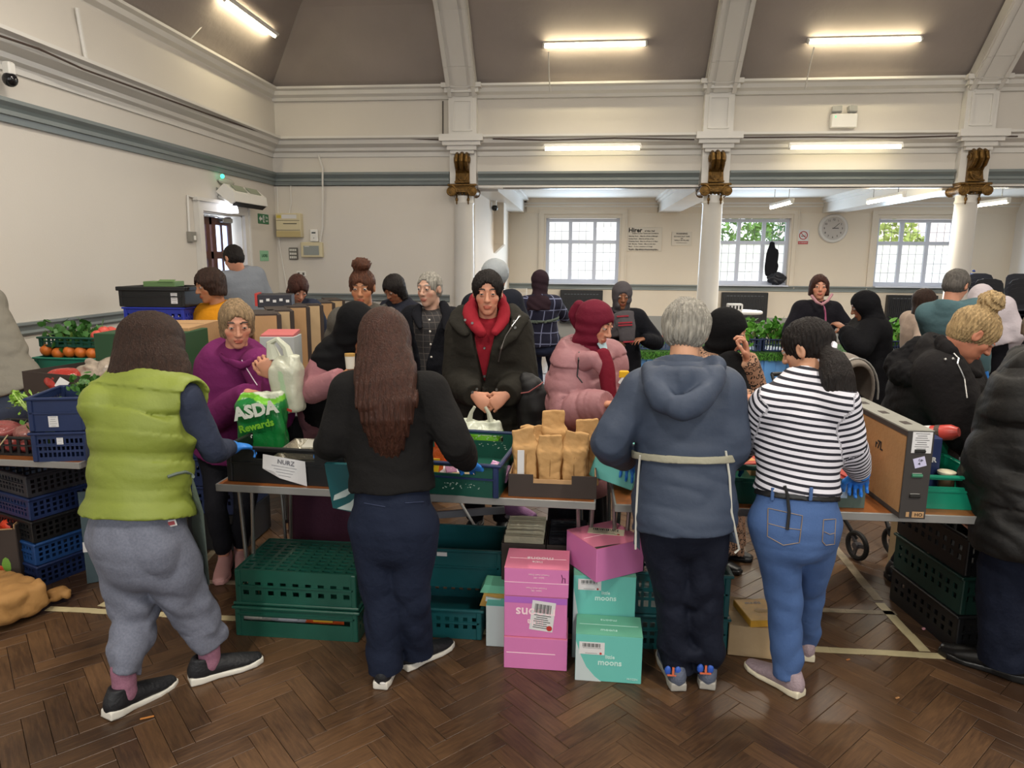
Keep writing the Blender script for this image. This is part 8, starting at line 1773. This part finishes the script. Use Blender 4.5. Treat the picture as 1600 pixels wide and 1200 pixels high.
def ex2(t, w, h, d): part('meter_window', mat('lcd', '#2e3230', .3), t, lambda b: b.box((0, -d - .001, h * .22), (w * .5, .003, .02))); part('button', M_STEEL, t, lambda b: b.lathe([(.008, 0), (.006, .006)], (0, -d, -h * .2), 8, rotm(PI / 2)))
wallbox('control_unit', 'small white controller right of the cream fuse box', 'controller', -4.06, -3.94, 1.96, 2.14, .05, M_WHITE, ex2)
def ex3(t, w, h, d): part('grey_door', mat('box_grey', '#8f9490', .5), t, lambda b: b.box((0, -d - .002, -.01), (w * .72, .008, h * .62))); part('name_strip', M_LABEL, t, lambda b: b.box((-w * .2, -d - .007, h * .22), (w * .22, .002, .01)))
wallbox('fuse_box', 'grey fronted fuse box below the small white controller', 'fuse box', -4.2, -3.87, 1.73, 1.95, .08, M_CREAM, ex3)
def ex4(t, w, h, d):
    for r in range(3):
        for c in range(4): part('switch', M_WHITE, t, lambda b: b.box((-w * .3 + c * w * .2, -d - .004, h * .3 - r * h * .3), (w * .12, .012, h * .18)))
wallbox('switch_panel', 'grey metal plate with twelve white light switches', 'switches', -4.41, -4.27, 1.69, 1.87, .03, mat('plate_grey', '#6f6c66', .4, .3), ex4)
def ex5(t, w, h, d): part('socket_face', mat('socket_grey', '#56524c', .5), t, lambda b: [b.box((sx * w * .24, -d - .001, 0), (w * .2, .003, h * .5)) for sx in (-1, 1)])
wallbox('wall_socket', 'double socket on the rear wall above the red-brown hair', 'socket', -4.31, -4.16, 1.44, 1.52, .02, M_WHITE, ex5)
def lwall(nm, lab, cat, y0, y1, z0, z1, d, m): 
    t = thing(nm, lab, cat, (XL, (y0 + y1) / 2, (z0 + z1) / 2), PI / 2); part('face', m, t, lambda b: b.box((0, -d / 2, 0), (y1 - y0, d, z1 - z0), bev=.004)); return t
M_GS = mat('sign_green', '#1f6b45', .5)
t = lwall('exit_sign', 'green fire exit sign with a running man and arrow right of the door', 'sign', 9.8, 10.14, 2.2, 2.34, .01, M_GS); part('arrow', M_LABEL, t, lambda b: b.prism([(-.15, 0), (-.1, .04), (-.1, .015), (-.05, .015), (-.05, -.015), (-.1, -.015), (-.1, -.04)], (0, -.002, 0), (0, -.0105, 0))); part('doorway_symbol', M_LABEL, t, lambda b: b.box((.0, -.0115, 0), (.05, .002, .1))); part('running_figure', M_GS, t, lambda b: b.tube([(.0, -.013, .02), (-.005, -.013, -.01), (.01, -.013, -.035)], .006, 5).ico((.002, -.013, .034), .008, 1)); text('lettering', 'Fire\nexit', .045, (.1, -.0115, 0), FRONT, M_LABEL, t, bold=.0006)
t = lwall('notice', 'pale green LADIES notice right of the door', 'sign', 9.8, 10.08, 1.67, 1.82, .006, mat('sign_mint', '#8fc4a0', .6)); text('lettering', 'LADIES', .06, (0, -.0075, 0), FRONT, mat('ink_green', '#1d5a3c', .6), t, bold=.0008)
t = lwall('light_switch', 'grey metal switch box left of the door', 'switch', 7.93, 8.06, 1.9, 2.02, .05, mat('plate_grey2', '#8f8c84', .4, .3)); part('rocker', M_WHITE, t, lambda b: b.box((.02, -.053, -.01), (.04, .008, .05)))
cable('white trunking from the switch up and over the door', [atX(296, 368, XL + .02), atX(293, 306, XL + .02), atX(332, 316, XL + .02)], .014)
t = thing('heater', 'white wall heater with a dark grille angled above the door', 'heater', (XL + .16, 9.05, 2.53), 0); t.rotation_euler = (0, math.radians(32), 0)
part('casing', M_WHITE, t, lambda b: b.prism([(-.1, -.06), (.14, -.09), (.17, -.03), (.1, .06), (-.06, .08)], (0, .92, 0), (0, -.46, 0))); part('grille', M_DARK, t, lambda b: b.box((.155, 0, -.07), (.012, .84, .07), rotm(0, .3, 0))); part('top_vent', mat('vent_sage', '#8d9482', .5), t, lambda b: b.box((.02, -.2, .082), (.1, .32, .004), rotm(0, .28, 0)).box((.02, .2, .082), (.1, .32, .004), rotm(0, .28, 0))); part('bracket', M_STEEL, t, lambda b: b.box((-.12, -.35, -.05), (.12, .03, .04)).box((-.12, .35, -.05), (.12, .03, .04)))
t = thing('exit_light', 'clear oval emergency light with a green glow under the grey rail', 'light', (XL, 8.9, 2.68)); part('diffuser', mat('diffuser_clear', '#b8b8ac', .25), t, lambda b: b.ico((.03, .0, 0), .06, 2, (.6, 3.4, .8)), True); part('green_lamp', mat('led_green2', '#3fd6a0', .4, emit=3), t, lambda b: b.ico((.07, -.17, .05), .028, 1), True)
t = thing('door_lamp', 'bright white frosted globe lamp over the door', 'lamp', (XL + .16, 8.72, 2.3)); part('shade', mat('globe_glow', '#f4f6ff', .4, emit=3.0), t, lambda b: b.lathe([(.03, .13), (.07, .1), (.085, .03), (.09, -.02), (.0, -.03)], (0, 0, 0), 16), True); part('mount', M_WHITE, t, lambda b: b.tube([(0, 0, .13), (-.15, 0, .18)], .02, 8))
def cctv(lab, c, rz=0.):
    t = thing('security_camera', lab, 'camera', c, rz); part('mount', M_WHITE, t, lambda b: b.box((0, 0, .05), (.07, .07, .1), bev=.012)); part('dome', mat('dome_black', '#1a1a1c', .15), t, lambda b: b.ico((0, 0, -.03), .055, 2), True); return t
cctv('black dome security camera on a white bracket under the left main cornice', tuple(atX(15, 118, XL + .12))); cctv('small security camera under the side room cornice left of the windows', tuple(J(773, 322, 12.4)))
t = thing('smoke_alarm', 'round cream smoke alarm on the side room ceiling', 'alarm', (3.85, 12.2, 2.99)); part('body', M_CREAM, t, lambda b: b.lathe([(.09, .01), (.09, -.03), (.06, -.05)], (0, 0, 0), 16), True)
# ------------------------------------------------ the door in the left wall
d = thing('door_1', None, None, (XL, 0, 0), kind='structure')
def _df(b):
    for y0, y1 in ((DY0 - .14, DY0), (DY1, DY1 + .14)): b.box((.02, (y0 + y1) / 2, DZ / 2), (.05, .14, DZ)); b.box((.04, y0 + .02 if y0 < DY0 - .1 else y1 - .02, DZ / 2 + .06), (.05, .035, DZ + .12))
    b.box((.02, (DY0 + DY1) / 2, DZ + .06), (.05, DY1 - DY0 + .28, .12)).box((.045, (DY0 + DY1) / 2, DZ + .13), (.06, DY1 - DY0 + .34, .04))
part('door_frame', M_TRIM, d, _df)
part('reveal', M_TRIM, d, lambda b: b.box((-.1, DY0 + .01, DZ / 2), (.2, .02, DZ)).box((-.1, DY1 - .01, DZ / 2), (.2, .02, DZ)).box((-.1, (DY0 + DY1) / 2, DZ - .01), (.2, DY1 - DY0, .02)))
gl = mat('door_glass', '#a9b9d8', .3); gl.node_tree.nodes['Principled BSDF'].inputs['Emission Color'].default_value = (*hexc('#b9cdf4'), 1); gl.node_tree.nodes['Principled BSDF'].inputs['Emission Strength'].default_value = 0.0
for k, (y0, y1, a) in enumerate(((DY0 + .03, DY0 + .38, 0), (DY0 + .44, DY0 + .95, 0))):
    lf = part('door_leaf', M_WOODR, d, lambda b: [b.box((-.12, y, DZ / 2), (.045, .09, DZ - .06)) for y in (y0 + .045, y1 - .045)] + [b.box((-.12, (y0 + y1) / 2, z), (.044, y1 - y0, .09)) for z in (.08, .75, 1.3, 1.75, DZ - .1)] + [b.box((-.12, (y0 + y1) / 2, 1.45), (.03, .035, 1.5))])
    part('glass_pane', glass_mat('door_frost', '#dfe9ff', True), lf, lambda b: b.box((-.12, (y0 + y1) / 2, 1.5), (.008, y1 - y0 - .05, 1.4))); part('kick_panel', M_WOODR, lf, lambda b: b.box((-.12, (y0 + y1) / 2, .42), (.02, y1 - y0 - .1, .62)))
    part('pull_handle', M_STEEL, lf, lambda b: b.tube([(-.08, y1 - .04, 1.0), (-.07, y1 - .04, 1.35)], .01, 6))
part('door_closer', M_STEEL, d, lambda b: b.box((-.07, DY0 + .75, DZ - .08), (.07, .26, .06), bev=.008).tube([(-.05, DY0 + .65, DZ - .07), (.0, DY0 + .4, DZ - .05), (-.05, DY0 + .2, DZ - .05)], .01, 5))
